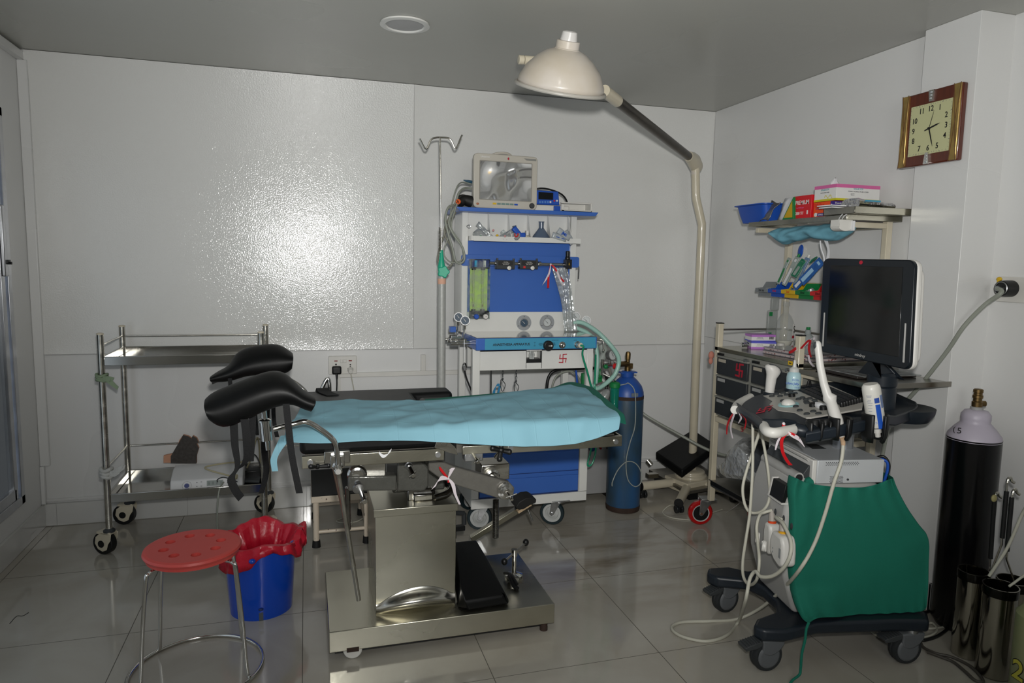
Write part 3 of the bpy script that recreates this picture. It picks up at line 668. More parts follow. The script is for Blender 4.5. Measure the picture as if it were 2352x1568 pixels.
# ================================================================ STEP STOOL
st = thing('step_stool', (.16, 3.55, 0), 'cream step stool with black rubber top standing behind the steel pedestal', 'step stool')
sx0, sx1, sy0, sy1, sh = .022, .305, 3.415, 3.83, .262
p = MB(); p.box(sx0-.012, sx1+.012, sy0-.012, sy1+.012, sh-.035, sh-.003); p.build('frame_top', creamchip, st, b=.003)
p = MB(); p.box(sx0-.010, sx1+.010, sy0-.010, sy1+.010, sh-.003, sh+.002); p.build('rubber_top', rubber, st)
for x, y in ((sx0+.01, sy0+.005), (sx1-.03, sy0+.005), (sx0+.01, sy1-.01), (sx1-.03, sy1-.01)):
    p = MB(); p.cyl((x, y, .02), (x, y, sh-.03), .0145); lg = p.build('leg', creamchip, st)
    p = MB(); p.lathe([(.0, 0), (.021, 0), (.018, .034), (.0, .036)], (x, y, 0)); p.build('foot', rubber, lg)
for nm, a, b2 in (('stretcher', (sx0+.01, sy0+.005), (sx1-.03, sy0+.005)), ('stretcher', (sx0+.01, sy1-.01), (sx1-.03, sy1-.01)), ('stretcher', (sx1-.03, sy0+.005), (sx1-.03, sy1-.01)), ('stretcher', (sx0+.01, sy0+.005), (sx0+.01, sy1-.01))):
    if nm == 'stretcher' and a[0] == b2[0]: zz = .085
    else: zz = .075
    if a[0] == b2[0] and a[0] < .1: continue
    p = MB(); p.cyl((a[0], a[1], zz), (b2[0], b2[1], zz), .009); p.build(nm, creamchip, st)
cable('white_floor_lead', [(.34, 3.9, .12), (.32, 3.8, .03), (.26, 3.72, .004), (.18, 3.70, .004), (.14, 3.74, .004), (.20, 3.78, .004), (.22, 3.68, .004), (.18, 3.62, .004)], .003, tubew, 'tangled thin white lead on the floor under the step stool')

# ================================================================ OPERATING TABLE
TY0, TY1 = 2.225, 3.015       # front and back rails
ot = thing('operating_table', (.48, 2.62, 0), 'stainless steel pedestal operating table with black padded top and raised leg rests', 'operating table')
bx0, bx1, by0, by1, bt = .060, .895, 2.378, 2.872, .112
p = MB(); p.box(bx0, bx1, by0, by1, .035, bt); base = p.build('base', steelh, ot, b=.0025)
p = MB(); p.box(bx0+.02, bx1-.02, by0+.02, by1-.02, .02, .036); p.build('base_underside', black, ot)
for x, y in ((.86, 2.40), (.86, 2.85), (.10, 2.85)):
    p = MB(); p.lathe([(.008, 0), (.016, .002), (.016, .014), (.012, .03), (.012, .036)], (x, y, 0), n=10); p.build('foot', rust, ot)
p = MB(); p.cyl((.140, 2.382, .033), (.143, 2.412, .033), .033, n=28); f_ = p.build('castor', whitep, ot, b=.004)
p = MB(); p.box(.120, .162, 2.376, 2.381, .030, .045); p.build('bracket', rust, f_)
cx0, cx1, cy0, cy1, ct = .229, .527, 2.470, 2.768, .505
p = MB(); p.box(cx0, cx1, cy0, cy1, bt, ct-.002); col = p.build('pedestal', steelh, ot, b=.002)
p = MB(); p.box(cx0-.006, cx1+.006, cy0-.006, cy1+.006, ct-.026, ct+.003); p.build('pedestal_cap', steelh, col, b=.002)
# buckled foot of the cladding
rows = []
for j in range(13):
    v = j/12
    rows.append([Vector((cx0+.002+(cx1-cx0-.004)*u, cy0-.0015-(.030*math.sin(PI*v)**.8*math.sin(PI*u)**.9)*(1 if v < .5 else math.cos((v-.5)*PI)**1.5)-.006*math.sin(PI*v), bt+.0+(.075+.02*u)*v*(.25+.75*math.sin(PI*min(max(u, .04), .96))**.6))) for u in [i/20 for i in range(21)]])
p = MB(); p.grid(rows); p.build('buckled_cladding', mat('bright_steel_sheet', (.66, .64, .58), .16, 1, .1, 8), col, sharp=50)
# ball joint seat on top of the column
p = MB(); p.box(.355, .46, 2.535, 2.64, ct, ct+.045); p.box(.375, .45, 2.52, 2.56, ct+.002, ct+.03)
p.build('joint_block', mat('oily_steel', (.30, .29, .27), .15, 1, .4, 25), ot, b=.005)
p = MB(); p.tube([(.45, 2.50, ct+.018), (.50, 2.515, ct+.025), (.525, 2.56, ct+.035), (.50, 2.64, ct+.04)], .014, n=14, sub=8); p.build('locking_handle', mat('oily_steel', 0), ot)
p = MB(); p.box(.30, .50, 2.55, 2.75, ct+.03, .70); p.build('ram_housing', hammer, ot, b=.008)
# painted gear housing and beams below the top
Yh = 2.40
def out(pts, y, dy, name, m, b=.004, par=ot):
    q = [A(a, b2, Y=y) for a, b2 in pts]; p = MB(); p.prism([(v.x, v.z) for v in q], (0, y, 0), X3, Z3, (0, dy, 0)); return p.build(name, m, par, b=b)
out([(913, 1058), (970, 1058), (985, 1075), (985, 1115), (975, 1128), (912, 1128)], Yh, .16, 'gear_housing', hammer, .006)
out([(800, 1094), (911, 1092), (911, 1127), (800, 1128)], Yh-.015, .05, 'side_beam', hammer, .005)
out([(905, 1044), (985, 1042), (985, 1060), (835, 1066), (835, 1056), (900, 1054)], Yh+.06, .10, 'cross_beam', hammer, .004)
p = MB(); q = A(805, 1070, Y=2.43); p.box(.165, .262, 2.42, 2.56, q.z-.09, q.z+.012); p.build('left_gear_box', steel, ot, b=.004)
q = A(820, 1088, Y=2.42); p = MB(); p.lathe([(.034, 0), (.034, .012), (.028, .02), (.020, .022), (.020, .03)], q, (0, -1, 0)); p.build('shaft_collar', chrome, ot)
def pin_handle(a, ya, b2, yb, r, name, collar=True, rod=.0)  :
    A0 = A(*a, Y=ya); B0 = A(*b2, Y=yb); d = (B0-A0).normalized()
    p = MB(); p.cyl(A0, B0, r, n=16); p.cyl(B0-d*.012, B0+d*.001, r*1.12); h = p.build(name, chrome, ot, b=.001)
    p = MB(); s = d.orthogonal().normalized(); p.cyl(B0-d*.012-s*(r+.008), B0-d*.012+s*(r+.008), .0022, n=8); p.build('cross_pin', steel, h)
    if collar:
        p = MB(); p.lathe([(r*1.9, 0), (r*2.0, .010), (r*1.5, .012), (r*1.4, .022)], A0, d); p.build('collar', zinc, h)
    return h
pin_handle((937, 1066), 2.40, (950, 1092), 2.325, .0075, 'crank_stub')
h = pin_handle((820, 1106), 2.40, (838, 1152), 2.30, .0085, 'crank_stub')
q0 = A(822, 1120, Y=2.345); d = (A(838, 1152, Y=2.30)-A(820, 1106, Y=2.40)).normalized()
p = MB(); p.cyl(q0, q0+d*.006, .019); p.build('washer', zinc, h)
# long tilting arm with chrome shaft, right part
arm = [(985, 1055), (1010, 1058), (1045, 1072), (1170, 1107), (1182, 1120), (1180, 1136), (1168, 1148), (1140, 1143), (1050, 1115), (1010, 1098), (985, 1080)]
out(arm, 2.36, .03, 'lifting_arm', mat('light_hammertone', '6E6C66', .32, .3, .1, 40, .12, 160), .004)
c1 = A(1160, 1126, Y=2.355); c0 = A(1128, 1092, Y=2.50)
p = MB(); p.cyl(c0, c1+(c1-c0).normalized()*-.0, .017, n=24); p.lathe([(.03, 0), (.03, .016), (.022, .02), (.022, .035)], c0, c1-c0); p.build('lifting_shaft', chrome, ot)
p = MB(); p.lathe([(.030, .0), (.030, .010), (.022, .012), (.022, .022), (.014, .024), (.014, .03)], c1, (0, -1, 0)); e_ = p.build('shaft_end', chrome, ot)
p = MB(); p.cyl(c1+Vector((0, -.03, 0)), c1+Vector((.006, -.07, -.012)), .006); p.cyl(c1+Vector((-.014, -.06, -.006)), c1+Vector((.026, -.06, .006)), .0025); p.build('cross_pin', chrome, e_)
q = A(1105, 1105, Y=2.50); q1 = A(1171, 1064, Y=2.50)
p = MB(); p.box(q.x, q1.x, 2.50, 2.60, q.z, q1.z); p.build('right_gear_box', steel, ot, b=.004)
# threaded spindles
for a, b2, y, r in (((1139, 1146), (1137, 1234), 2.44, .0115), ((798, 1118), (806, 1215), 2.50, .010)):
    P0 = A(*a, Y=y); P1 = A(*b2, Y=y); P1.x = P0.x+.001; n_ = 60
    p = MB(); p.tube([P0.lerp(P1, i/n_) for i in range(n_+1)], r, n=14, smooth=False, coil=.07); p.build('threaded_spindle', mat('oily_steel', 0), ot, sharp=60)
# rails
def rail(x0, x1, y, z0, z1, nm='side_rail'):
    p = MB(); p.box(x0, x1, y-.006, y+.006, z0, z1); return p.build(nm, steelh, ot, b=.002)
rz0, rz1 = A(850, 1066, Y=TY0).z, A(850, 1038, Y=TY0).z
for y in (TY0, TY1):
    if y == TY1: rail(.62, 1.075, 2.885, rz0+.010, rz1+.008)
    rail(-.020, .432, y, rz0, rz1)
    if y == TY0: rail(.635, 1.075, y, rz0+.010, rz1+.008)
for x in (.005, .41, .66, 1.05):
    for y in ((TY0, TY1) if x < .5 else (TY0, 2.885)): p = MB(); p.cyl((x, y-.010, (rz0+rz1)/2+(.008 if x > .5 else 0)), (x, y+.010, (rz0+rz1)/2+(.008 if x > .5 else 0)), .009); p.build('bolt', zinc, ot)
p = MB(); p.box(1.067, 1.077, TY0, 2.885, rz0+.010, rz1+.008); p.build('end_rail', steelh, ot, b=.002)
p = MB(); p.box(-.01, .43, TY0+.03, TY1-.03, rz0+.005, rz1-.002); p.box(.48, 1.06, TY0+.03, 2.86, rz0+.012, rz1+.006); p.build('deck', steeld, ot)
q = A(1010, 1022, Y=TY0); p = MB(); p.prism([(-.02, 0), (.03, -.02), (.06, -.03), (.05, .0), (.02, .028), (-.01, .028)], (q.x, TY0-.01, q.z-.005), X3, Z3, (0, .012, 0)); p.cyl((q.x+.012, TY0-.016, q.z+.008), (q.x+.012, TY0-.008, q.z+.008), .010); p.build('hinge_plate', steel, ot, b=.002)
q = A(1062, 1024, Y=TY0-.01); q1 = A(1150, 1046, Y=TY0-.01)
p = MB(); p.box(q.x, q1.x, TY0-.015, TY0-.003, q1.z+.012, q.z); p.build('short_rail', steelh, ot, b=.002)
q = A(1066, 1042, Y=TY0); q1 = A(1108, 1056, Y=TY0); p = MB(); p.box(q.x, q1.x, TY0-.01, TY0+.03, q1.z, q.z+.003); p.build('rail_clamp', zinc, ot, b=.003)
pin_handle((1086, 1042), 2.215, (1098, 1061), 2.16, .006, 'crank_stub', False)
# four-lobed black knobs
def lobes(nm, c, r, th, ax=Z3, n=4, rot=0, m=black, parent=ot):
    c = Vector(c); a = ax.orthogonal().normalized(); b2 = ax.cross(a); p = MB()
    for k in range(n):
        t = rot+k*2*PI/n; d = a*math.cos(t)+b2*math.sin(t)
        p.tube([c, c+d*r*.6, c+d*r], lambda u: th*(.75+.35*u), n=10, sub=4); p.ball(c+d*r, th*1.15, 10)
    p.ball(c, th*1.3, 12); return p.build(nm, m, parent)
q = A(1147, 1030, Y=2.22); lobes('cross_knob', (q.x, 2.20, q.z), .030, .009, Vector((.1, -1, .35)).normalized(), 4, .5)
p = MB(); p.cyl((q.x, 2.21, q.z-.01), (q.x, 2.26, q.z-.04), .008); p.build('knob_stem', chrome, ot)
# pads
def pad(nm, x0, x1, y0, y1, z0, z1, m=vinyl, b=.018, par=ot):
    p = MB(); n1, n2 = 14, 8
    p.box(x0, x1, y0, y1, z0, z1); return p.build(nm, m, par, b=b, seg=4)
PT = .848
p = MB(); p.prism([(-.026, TY0-.006), (.428, TY0-.006), (.428, 2.90), (.60, 2.90), (.60, TY1+.012), (-.026, TY1+.012)], (0, 0, rz1+.002), X3, Y3, (0, 0, PT-rz1-.002)); p.build('seat_pad', vinyl, ot, b=.018, seg=4)
pad('back_pad', .434, 1.066, TY0+.004, 2.80, rz1+.010, PT+.002)
p = MB(); p.band([(.05, 3.035, .79), (.06, 3.03, .856), (.07, 2.97, .853), (.10, 2.90, .851)], [Vector((.05, 0, 0)), Vector((.05, 0, 0)), Vector((.05, .0, 0)), Vector((.05, .0, 0))], .003); p.build('hold_down_strap', strapm, ot)
# left clamp with its bent rods carrying the leg rests
def leg_rest(secs, yc, dy, th, rodpts, sock, straps, m=vinyl):
    rings = []
    for C_, M_, N_ in secs:
        c_, m_, n_ = A(*O3(*C_), Y=yc+dy*.55), A(*O3(*M_), Y=yc), A(*O3(*N_), Y=yc+.02)
        b_ = A(*O3(*C_), Y=yc+dy)-Z3*th*1.6
        rings.append([n_, m_, m_.lerp(c_, .6)+Z3*.004, c_, c_+V((0, dy*.25, -th*.25)), b_, b_.lerp(n_, .5)-Z3*th*.0, n_+V((0, .035, -.004))])
    e0 = [v.lerp(sum(rings[0], V((0, 0, 0)))/8, .12) for v in rings[0]]; e1 = [v.lerp(sum(rings[-1], V((0, 0, 0)))/8, .12) for v in rings[-1]]
    p = MB(); p.loft([e0]+[rings[0]]+rings+[rings[-1]]+[e1]); lr = p.build('leg_rest', m, ot, sub=2, sharp=180)
    p = MB(); p.tube(rodpts, .0085, n=14, sub=7); p.build('bent_rod', chrome, lr)
    a, b2 = sock
    p = MB(); p.cyl(a, b2, .016, n=20); d = (b2-a).normalized(); p.cyl(b2, b2+d*.03, .006); p.lathe([(.018, 0), (.018, .006), (.012, .01)], a, -d); p.cyl(a, a-d*.05, .008); p.build('rod_socket', chrome, lr)
    for pts, wd in straps:
        p = MB(); p.band(pts, wd, .004); p.build('strap', strapm, lr, sharp=60)
    return lr
V = Vector
O3 = lambda x, y: (440+x/3.409, 760+y/3.409)
near = [((104, 530), (92, 610), (135, 705)), ((150, 478), (130, 620), (235, 785)), ((300, 418), (300, 560), (400, 718)), ((500, 340), (480, 480), (560, 640)),
        ((640, 296), (650, 440), (700, 590)), ((750, 325), (780, 455), (800, 580)), ((845, 440), (875, 530), (868, 618)), ((945, 500), (985, 560), (935, 638))]
def S3(pts): return [A(*O3(a, b2), Y=y-.150 if y < 2.5 else y+.10) for a, b2, y in pts]
W1 = Vector((.022, 0, 0))
near_straps = [ # straps
 (S3([(740, 570, 2.24), (765, 800, 2.235), (790, 1000, 2.23), (845, 1268, 2.225)]), [Vector((.019, 0, 0))]*4),
 (S3([(330, 720, 2.30), (340, 900, 2.29), (360, 1060, 2.28), (310, 1150, 2.275), (340, 1240, 2.27), (390, 1310, 2.265)]), [Vector((.022, 0, 0)), Vector((.020, 0, 0)), Vector((.015, 0, .006)), Vector((.021, 0, .008)), Vector((.019, 0, .012)), Vector((.016, 0, .016))]),
 (S3([(415, 690, 2.26), (432, 850, 2.255), (430, 1000, 2.26), (380, 1070, 2.27)]), [W1, W1, Vector((.018, 0, 0)), Vector((.012, 0, .006))]),
 (S3([(480, 660, 2.31), (470, 850, 2.31), (460, 1020, 2.31)]), [W1*.9]*3),
]
rod = S3([(1150, 1050, 2.32), (1140, 960, 2.32), (1115, 860, 2.32), (1010, 770, 2.32), (900, 712, 2.31), (800, 728, 2.31), (640, 768, 2.30)])
leg_rest(near, 2.09, .20, .030, rod, (A(*O3(575, 712), Y=2.155), A(*O3(590, 855), Y=2.155)), near_straps)
far = [((165, 345), (135, 372), (150, 402)), ((215, 305), (190, 350), (235, 404)), ((300, 270), (290, 320), (330, 392)), ((330, 170), (370, 280), (430, 352)),
       ((440, 118), (470, 250), (540, 352)), ((570, 98), (590, 230), (640, 352)), ((690, 92), (700, 220), (735, 345)), ((790, 170), (800, 215), (785, 300)), ]
far_straps = [
 (S3([(300, 370, 2.88), (305, 480, 2.88), (300, 640, 2.87)]), [W1*.7]*3),
 (S3([(640, 560, 2.90), (645, 700, 2.90), (670, 830, 2.90)]), [W1*.75]*3),
 (S3([(590, 600, 2.92), (570, 900, 2.92), (585, 1100, 2.92), (545, 1270, 2.90)]), [W1*1.15, W1*1.15, W1*1.1, W1*.9]),
 (S3([(500, 650, 2.9), (510, 760, 2.9), (515, 815, 2.9)]), [W1*.6]*3)]
frod = [Vector((.09, 3.03, .77)), Vector((.085, 3.03, .90))]+S3([(965, 545, 2.92), (880, 460, 2.93), (820, 410, 2.93), (700, 340, 2.93)])
leg_rest(far, 2.98, .20, .028, frod, (A(*O3(520, 420), Y=3.06), A(*O3(520, 520), Y=3.06)), far_straps)
# near clamp
q = A(*O3(1140, 985), Y=2.215)
p = MB(); p.box(q.x-.040, q.x+.040, 2.205, 2.240, q.z-.020, q.z+.022); p.box(q.x-.022, q.x+.022, 2.188, 2.215, q.z-.03, q.z+.012)
cl_ = p.build('rail_clamp', chrome, ot, b=.004, seg=3)
p = MB(); p.lathe([(.017, 0), (.017, .01), (.013, .014), (.013, .045), (.009, .048)], (q.x, 2.19, q.z-.02), (0, -1, -.15)); p.build('clamp_knob', chrome, cl_)
q1 = A(*O3(985, 1058), Y=2.21); lobes('clamp_lever', (q1.x, 2.21, q1.z), .034, .0075, Vector((0, .3, 1)).normalized(), 3, 1.2)
# long support rods stowed in the clamp
a0 = A(*O3(1140, 1060), Y=2.20); a1 = A(824, 1378, Y=2.20)
p = MB(); p.cyl(a0, a1, .0075); p.build('stowed_rod', steel, ot)
a0 = A(*O3(1105, 1050), Y=2.225); a1 = A(815, 1300, Y=2.225)
p = MB(); p.cyl(a0, a1, .004); p.build('stowed_rod', mat('coppery_steel', (.4, .3, .24), .3, 1), ot)
q = A(*O3(880, 900), Y=2.45); p = MB(); p.cyl((q.x-.09, 2.40, A(640, 1025, Y=2.4).z), (-.01, 2.40, A(655, 1024, Y=2.4).z), .003); p.build('thin_crossbar', steel, ot)
# pump pedal post on the base
pk = Vector((.809, 2.638, bt))
p = MB(); p.lathe([(.038, 0), (.036, .010), (.02, .016), (.010, .018)], pk, n=32); p.build('pump_flange', chrome, ot)
p = MB(); p.cyl(pk+Z3*.015, pk+Z3*.115, .009); p.cyl(pk+Z3*.09, pk+Z3*.118, .013); k_ = p.build('pump_post', chrome, ot)
p = MB(); p.cyl(pk+Vector((-.045, -.03, .088)), pk+Vector((.055, .03, .125)), .0045); p.build('cross_bar', chrome, k_)
for s_ in ((-.052, -.034, .085), (.06, .034, .128)): p = MB(); p.ball(pk+Vector(s_), (.013, .013, .015)); p.build('bar_knob', black, k_)
p = MB(); p.tube([pk+Vector((-.03, -.03, .012)), pk+Vector((-.035, -.06, .03)), pk+Vector((-.03, -.10, .012)), pk+Vector((-.02, -.12, .006))], .009, n=10); p.tube([pk+Vector((-.04, -.0, .02)), pk+Vector((-.03, -.05, .035)), pk+Vector((-.02, -.11, .02))], .007, n=8); p.build('foot_pedal_levers', black, ot)

# ---- loose head-section leaning on the base: black pad and its bracket
pp = thing('leaning_pad', (.62, 2.45, bt), 'long black padded section leaning on the steel base beside the pedestal', 'pad')
def quad(a, ya): return A(*a, Y=ya)
f0 = [quad((1048, 1240), 2.78), quad((1085, 1238), 2.82), quad((1122, 1290), 2.74), quad((1172, 1398), 2.44), quad((1075, 1420), 2.395), quad((1048, 1365), 2.44)]
ed = [A(a, b2, Y=y) for a, b2, y in ((1042, 1245, 2.66), (1095, 1240, 2.70), (1122, 1285, 2.62), (1172, 1392, 2.42), (1168, 1400, 2.41), (1077, 1420, 2.40), (1042, 1380, 2.43))]
back = [v+Vector((-.03, .045, -.03)) for v in ed]
for v in back: v.z = max(v.z, bt+.004)
for v in ed: v.z = max(v.z, bt+.004); v.x = max(v.x, .537)
for v in back: v.x = max(v.x, .537)
ed2 = [A(a, b2, Y=y) for a, b2, y in ((1046, 1248, 2.64), (1092, 1243, 2.68), (1116, 1290, 2.59), (1160, 1364, 2.42), (1150, 1368, 2.41), (1066, 1384, 2.40), (1046, 1350, 2.42))]
for v in ed2: v.z = max(v.z, bt+.01); v.x = max(v.x, .539)
p = MB(); p.loft([ed2, ed, back]); p.build('cushion', vinyl, pp, b=.008, seg=3)
p = MB()
p.obox((.585, 2.93, A(1080, 1210, Y=2.93).z), (.16, .03, .022), (0, 0, .05)); p.obox((.62, 2.86, A(1095, 1250, Y=2.86).z), (.18, .035, .022), (0, .25, -.1)); p.build('bracket_bar', black, pp, b=.003)
# ---- stainless channel with small black rest
ch = thing('steel_head_rest_arm', (.7, 2.95, .15), 'steel channel arm with small curved black rest slanting behind the base', 'support arm')
a0 = A(1083, 1240, Y=2.95); a1 = A(1222, 1153, Y=2.98); d = (a1-a0).normalized(); nn_ = Vector((0, 1, 0)); uu = d.cross(nn_)
p = MB(); p.prism([(0, -.013), ((a1-a0).length, -.013), ((a1-a0).length, .013), (0, .013)], a0, d, -uu if uu.z < 0 else uu, (0, .03, 0)); p.build('channel', steelh, ch, b=.002)
m0 = A(1205, 1158, Y=2.95); p = MB()
for i in range(1): p.obox(A(1203, 1165, Y=2.965), (.07, .03, .012), (0, -.5, 0))
p.build('wood_block', mat('bare_wood', 'B8A080', .7, 0, .3, 15, stretch=(1, 8, 1)), ch)
c_ = [A(a, b2, Y=2.95) for a, b2 in ((1182, 1163), (1190, 1150), (1205, 1141), (1220, 1139), (1230, 1144), (1229, 1152), (1215, 1158), (1200, 1167), (1190, 1168))]
p = MB(); p.prism([(v.x, v.z) for v in c_], (0, 2.935, 0), X3, Z3, (0, .09, 0)); p.build('rest_cushion', rubber, ch, b=.004)
p = MB(); p.cyl(A(1213, 1170, Y=2.95), A(1223, 1195, Y=2.95), .004); p.build('wing_screw', zinc, ch)

# ---- drapes on the table
def sheet(name, cols, m, label, cat, seed, amp, th=.0012, zoff=0, origin=None):
    """cols: list of (back, fold, hem) world points; resampled and wrinkled"""
    U = 60; rows = []
    chains = list(zip(*cols))
    cur = [spline(list(c), 8) for c in chains]; L_ = len(cur[0])
    backc, foldc, hemc = cur
    for j in range(26):
        t = j/25; row = []
        for i in range(L_):
            if t < .72:
                k = t/.72; P = backc[i].lerp(foldc[i], k)
            elif t < .80:
                k = (t-.72)/.08; P = foldc[i].lerp(hemc[i], k*.18)+Vector((0, -.006*math.sin(k*PI/2), .0))
            else: k = (t-.80)/.20; P = foldc[i].lerp(hemc[i], .18+.82*k)+Vector((0, -.006, 0))
            n_ = noise.noise(Vector((P.x*6+seed, P.y*7, seed)))*.6+noise.noise(Vector((P.x*15+seed, P.y*13+P.x*6, seed+5)))*.4
            r_ = abs(noise.noise(Vector((P.x*5-P.y*6+seed, P.y*3+P.x*2, seed+9))))
            edge = 1 if t > .05 else .4
            dz = amp*(n_+.25)*edge+amp*.9*max(0, .18-r_)/.18
            P = P+(Vector((0, 0, max(dz, -.2*amp))) if t < .76 else Vector((0, -max(dz, 0)*.9-.001, 0)))
            P.z += zoff; row.append(P)
        rows.append(row)
    p = MB(); p.grid(rows); o = p.build(name, m, solid=th, sub=1, sharp=180, origin=origin); return tag(o, label, cat)
bl = [ # back edge px, fold edge px, hem px
 ((700, 926), (655, 1000), (650, 1012)), ((790, 921), (735, 1005), (735, 1018)), ((900, 921), (870, 1003), (870, 1012)),
 ((985, 922), (985, 1004), (980, 1014)), ((1060, 915), (1060, 990), (1083, 1020)), ((1152, 906), (1170, 988), (1187, 1025)),
 ((1256, 896), (1275, 978), (1273, 1024)), ((1300, 887), (1340, 970), (1352, 1012)), ((1345, 893), (1415, 955), (1420, 987))]
cols = []
for i, (a, b2, c) in enumerate(bl):
    P = A(*a, Z=PT+.010); P.y = min(P.y, 3.05); Q = A(*b2, Y=TY0+.012); R_ = A(*c, Y=TY0-.022)
    Q.z = PT+.010; Q.x = A(*b2, Z=Q.z).x
    if R_.z > PT-.004: R_.z = PT-.006
    cols.append((P, Q, R_))
sheet('blue_drape', cols, paperblue, 'light blue paper drape sheet spread over the operating table', 'drape', 3, .009, zoff=.003)
p = MB(); p.band([A(668, 998, Y=2.235), A(655, 1012, Y=2.205), A(640, 1032, Y=2.20), (A(629, 1055, Y=2.20)), A(632, 1082, Y=2.20)], [Vector((.06, .02, 0)), Vector((.05, 0, .02)), Vector((.035, 0, .02)), Vector((.02, 0, .005)), Vector((.018, 0, 0))], .001); p.build('hanging_corner', paperblue, bpy.data.objects['blue_drape'], sharp=80)
gl = [((975, 918), 2.905, (985, 985), (985, 1000)), ((1100, 906), 2.91, (1100, 985), (1100, 1000)), ((1200, 899), 2.91, (1200, 985), (1200, 1000)), ((1260, 893), 2.915, (1290, 972), (1290, 990)), ((1310, 878), 2.915, (1370, 950), (1375, 985)), ((1362, 890), 2.89, (1432, 950), (1436, 974))]
cols = []
for a, y, b2, c in gl:
    P = A(*a, Z=PT+.0065); P.y = min(P.y, 3.06); Q = A(*b2, Z=PT+.0065); Q.y = max(Q.y, TY0+.03); R_ = Q+V((.004, -.02, -.012)) if b2[0] < 1400 else A(*c, Y=TY0-.004)
    cols.append((P, Q, R_))
sheet('green_sheet', cols, green, 'green cotton sheet showing at the head end beneath the blue drape', 'sheet', 11, .003, zoff=.0005)
# ---- ribbon bow on the lifting arm, paper scrap on the rail
def ribbon(name, segs, label, cat='ribbon', group=None):
    root = thing(name, segs[0][1][0], label, cat, group)
    for m_, pts, wd, nm in segs:
        p = MB(); p.band(pts, wd, .0012); p.build(nm, m_, root, sharp=60)
    p = MB(); p.ball(segs[0][1][0], .0055); p.build('knot', ribw, root); return root
Y_ = 2.335; k0 = A(1029, 1098, Y=Y_)
PP = lambda *l: [k0+Vector((0, -.004, 0))]+[A(a, b2, Y=Y_-.006) for a, b2 in l]
V = Vector
ribbon('ribbon_bow', [
 (ribr, PP((1018, 1085), (1010, 1072)), [V((.004, 0, .004)), V((.018, 0, -.010)), V((.006, 0, -.002))], 'red_loop'),
 (ribw, PP((1012, 1098), (1003, 1108), (996, 1120)), [V((.003, 0, .006)), V((.008, 0, .018)), V((.012, 0, .016)), V((.016, 0, .012))], 'white_tail'),
 (ribw, PP((1036, 1083), (1041, 1074), (1034, 1080)), [V((.004, 0, .004)), V((.014, 0, .004)), V((.012, 0, 0)), V((.010, 0, 0))], 'white_loop'),
 (ribw, PP((1040, 1112), (1046, 1135), (1056, 1158)), [V((.004, 0, .004)), V((.012, 0, .004)), V((.008, 0, .004)), V((.007, 0, 0))], 'white_tail'),
 (ribr, PP((1030, 1108)), [V((.004, 0, 0)), V((.006, 0, 0))], 'red_tail')], 'red and white ribbon bow tied on the grey lifting arm under the table')
q = A(885, 1043, Y=TY0-.012); p = MB(); p.band([q+V((-.02, 0, .008)), q+V((-.008, -.003, -.005)), q+V((.008, -.004, .0)), q+V((.016, -.001, .014))], [V((.004, 0, .004)), V((.004, 0, .010)), V((.012, 0, .012)), V((.008, 0, .008))], .001); tag(p.build('paper_scrap', paper), 'curled scrap of white tape stuck on the table side rail', 'tape')

# ================================================================ IV POLE
ip = thing('iv_pole', (.665, 3.50, 0), 'tall infusion stand with two hooks and a teal clamp left of the anaesthesia machine', 'drip stand')
p = MB(); p.cyl((.666, 3.50, .10), (.661, 3.50, 1.335), .0205, n=24); p.build('lower_tube', mat('grey_hammered_pole', 'A9AAA6', .4, .1, .1, 60, .08, 200), ip)
p = MB(); p.cyl((.661, 3.50, 1.33), (.647, 3.50, 2.015), .0042, n=12); p.build('upper_rod', steel, ip)
p = MB(); p.tube([Vector((.652-.0+.0085*math.cos(t*.7), 3.50+.0085*math.sin(t*.7), 1.445+t*.0008)) for t in range(160)], .0016, n=6, smooth=False); p.build('spring', steel, ip)
p = MB(); p.lathe([(.019, 0), (.020, .010), (.012, .05), (.007, .095), (.0, .098)], (.659, 3.50, 1.365), n=24); g_ = p.build('clamp_cone', tealp, ip)
p = MB(); c = V((.664, 3.465, 1.352)); n_ = 6
pts = []
for i in range(48):
    t = i*2*PI/48; rr = .028+.0035*math.cos(5*t); pts.append((rr*math.cos(t), rr*math.sin(t)))
p.prism(pts, c, V((.96, -.28, 0)), Z3, V((0, .022, 0))); p.build('clamp_knob', tealp, g_, b=.004)
p = MB(); p.cyl((.6615, 3.4995, 1.29), (.661, 3.4995, 1.318), .0209, n=24); p.build('tape', mat('skin_tape', 'D8A890', .7), ip)
hk = [V((.546, 3.50, 2.000)), V((.552, 3.50, 1.990)), V((.572, 3.50, 1.956)), V((.585, 3.50, 1.960)), V((.602, 3.50, 1.998)), V((.625, 3.50, 2.010)), V((.648, 3.50, 2.013)), V((.69, 3.50, 2.012)), V((.708, 3.50, 1.995)), V((.722, 3.50, 1.968)), V((.735, 3.50, 1.975)), V((.752, 3.50, 2.018)), V((.760, 3.50, 2.032))]
p = MB(); p.tube(hk, .0045, n=10); p.build('hooks', steel, ip)
p = MB()
for k in range(4):
    a = k*PI/2+.3
    p.tube([V((.666, 3.50, .10)), V((.666+.03*math.cos(a), 3.50+.03*math.sin(a), .09)), V((.666+.14*math.cos(a), 3.50+.14*math.sin(a), .06))], .012)
    p.cyl((.666+.14*math.cos(a), 3.50+.14*math.sin(a), .0), (.666+.14*math.cos(a), 3.50+.14*math.sin(a), .06), .013)
p.build('foot_cross', dgrey, ip)

# ================================================================ ANAESTHESIA MACHINE
am = thing('anaesthesia_machine', (1.12, 3.58, 0), 'white and blue anaesthesia workstation with shelves, gauges and drawers against the back wall', 'anaesthesia machine')
MX0, MX1, MY0, MY1 = .800, 1.440, 3.385, 3.80
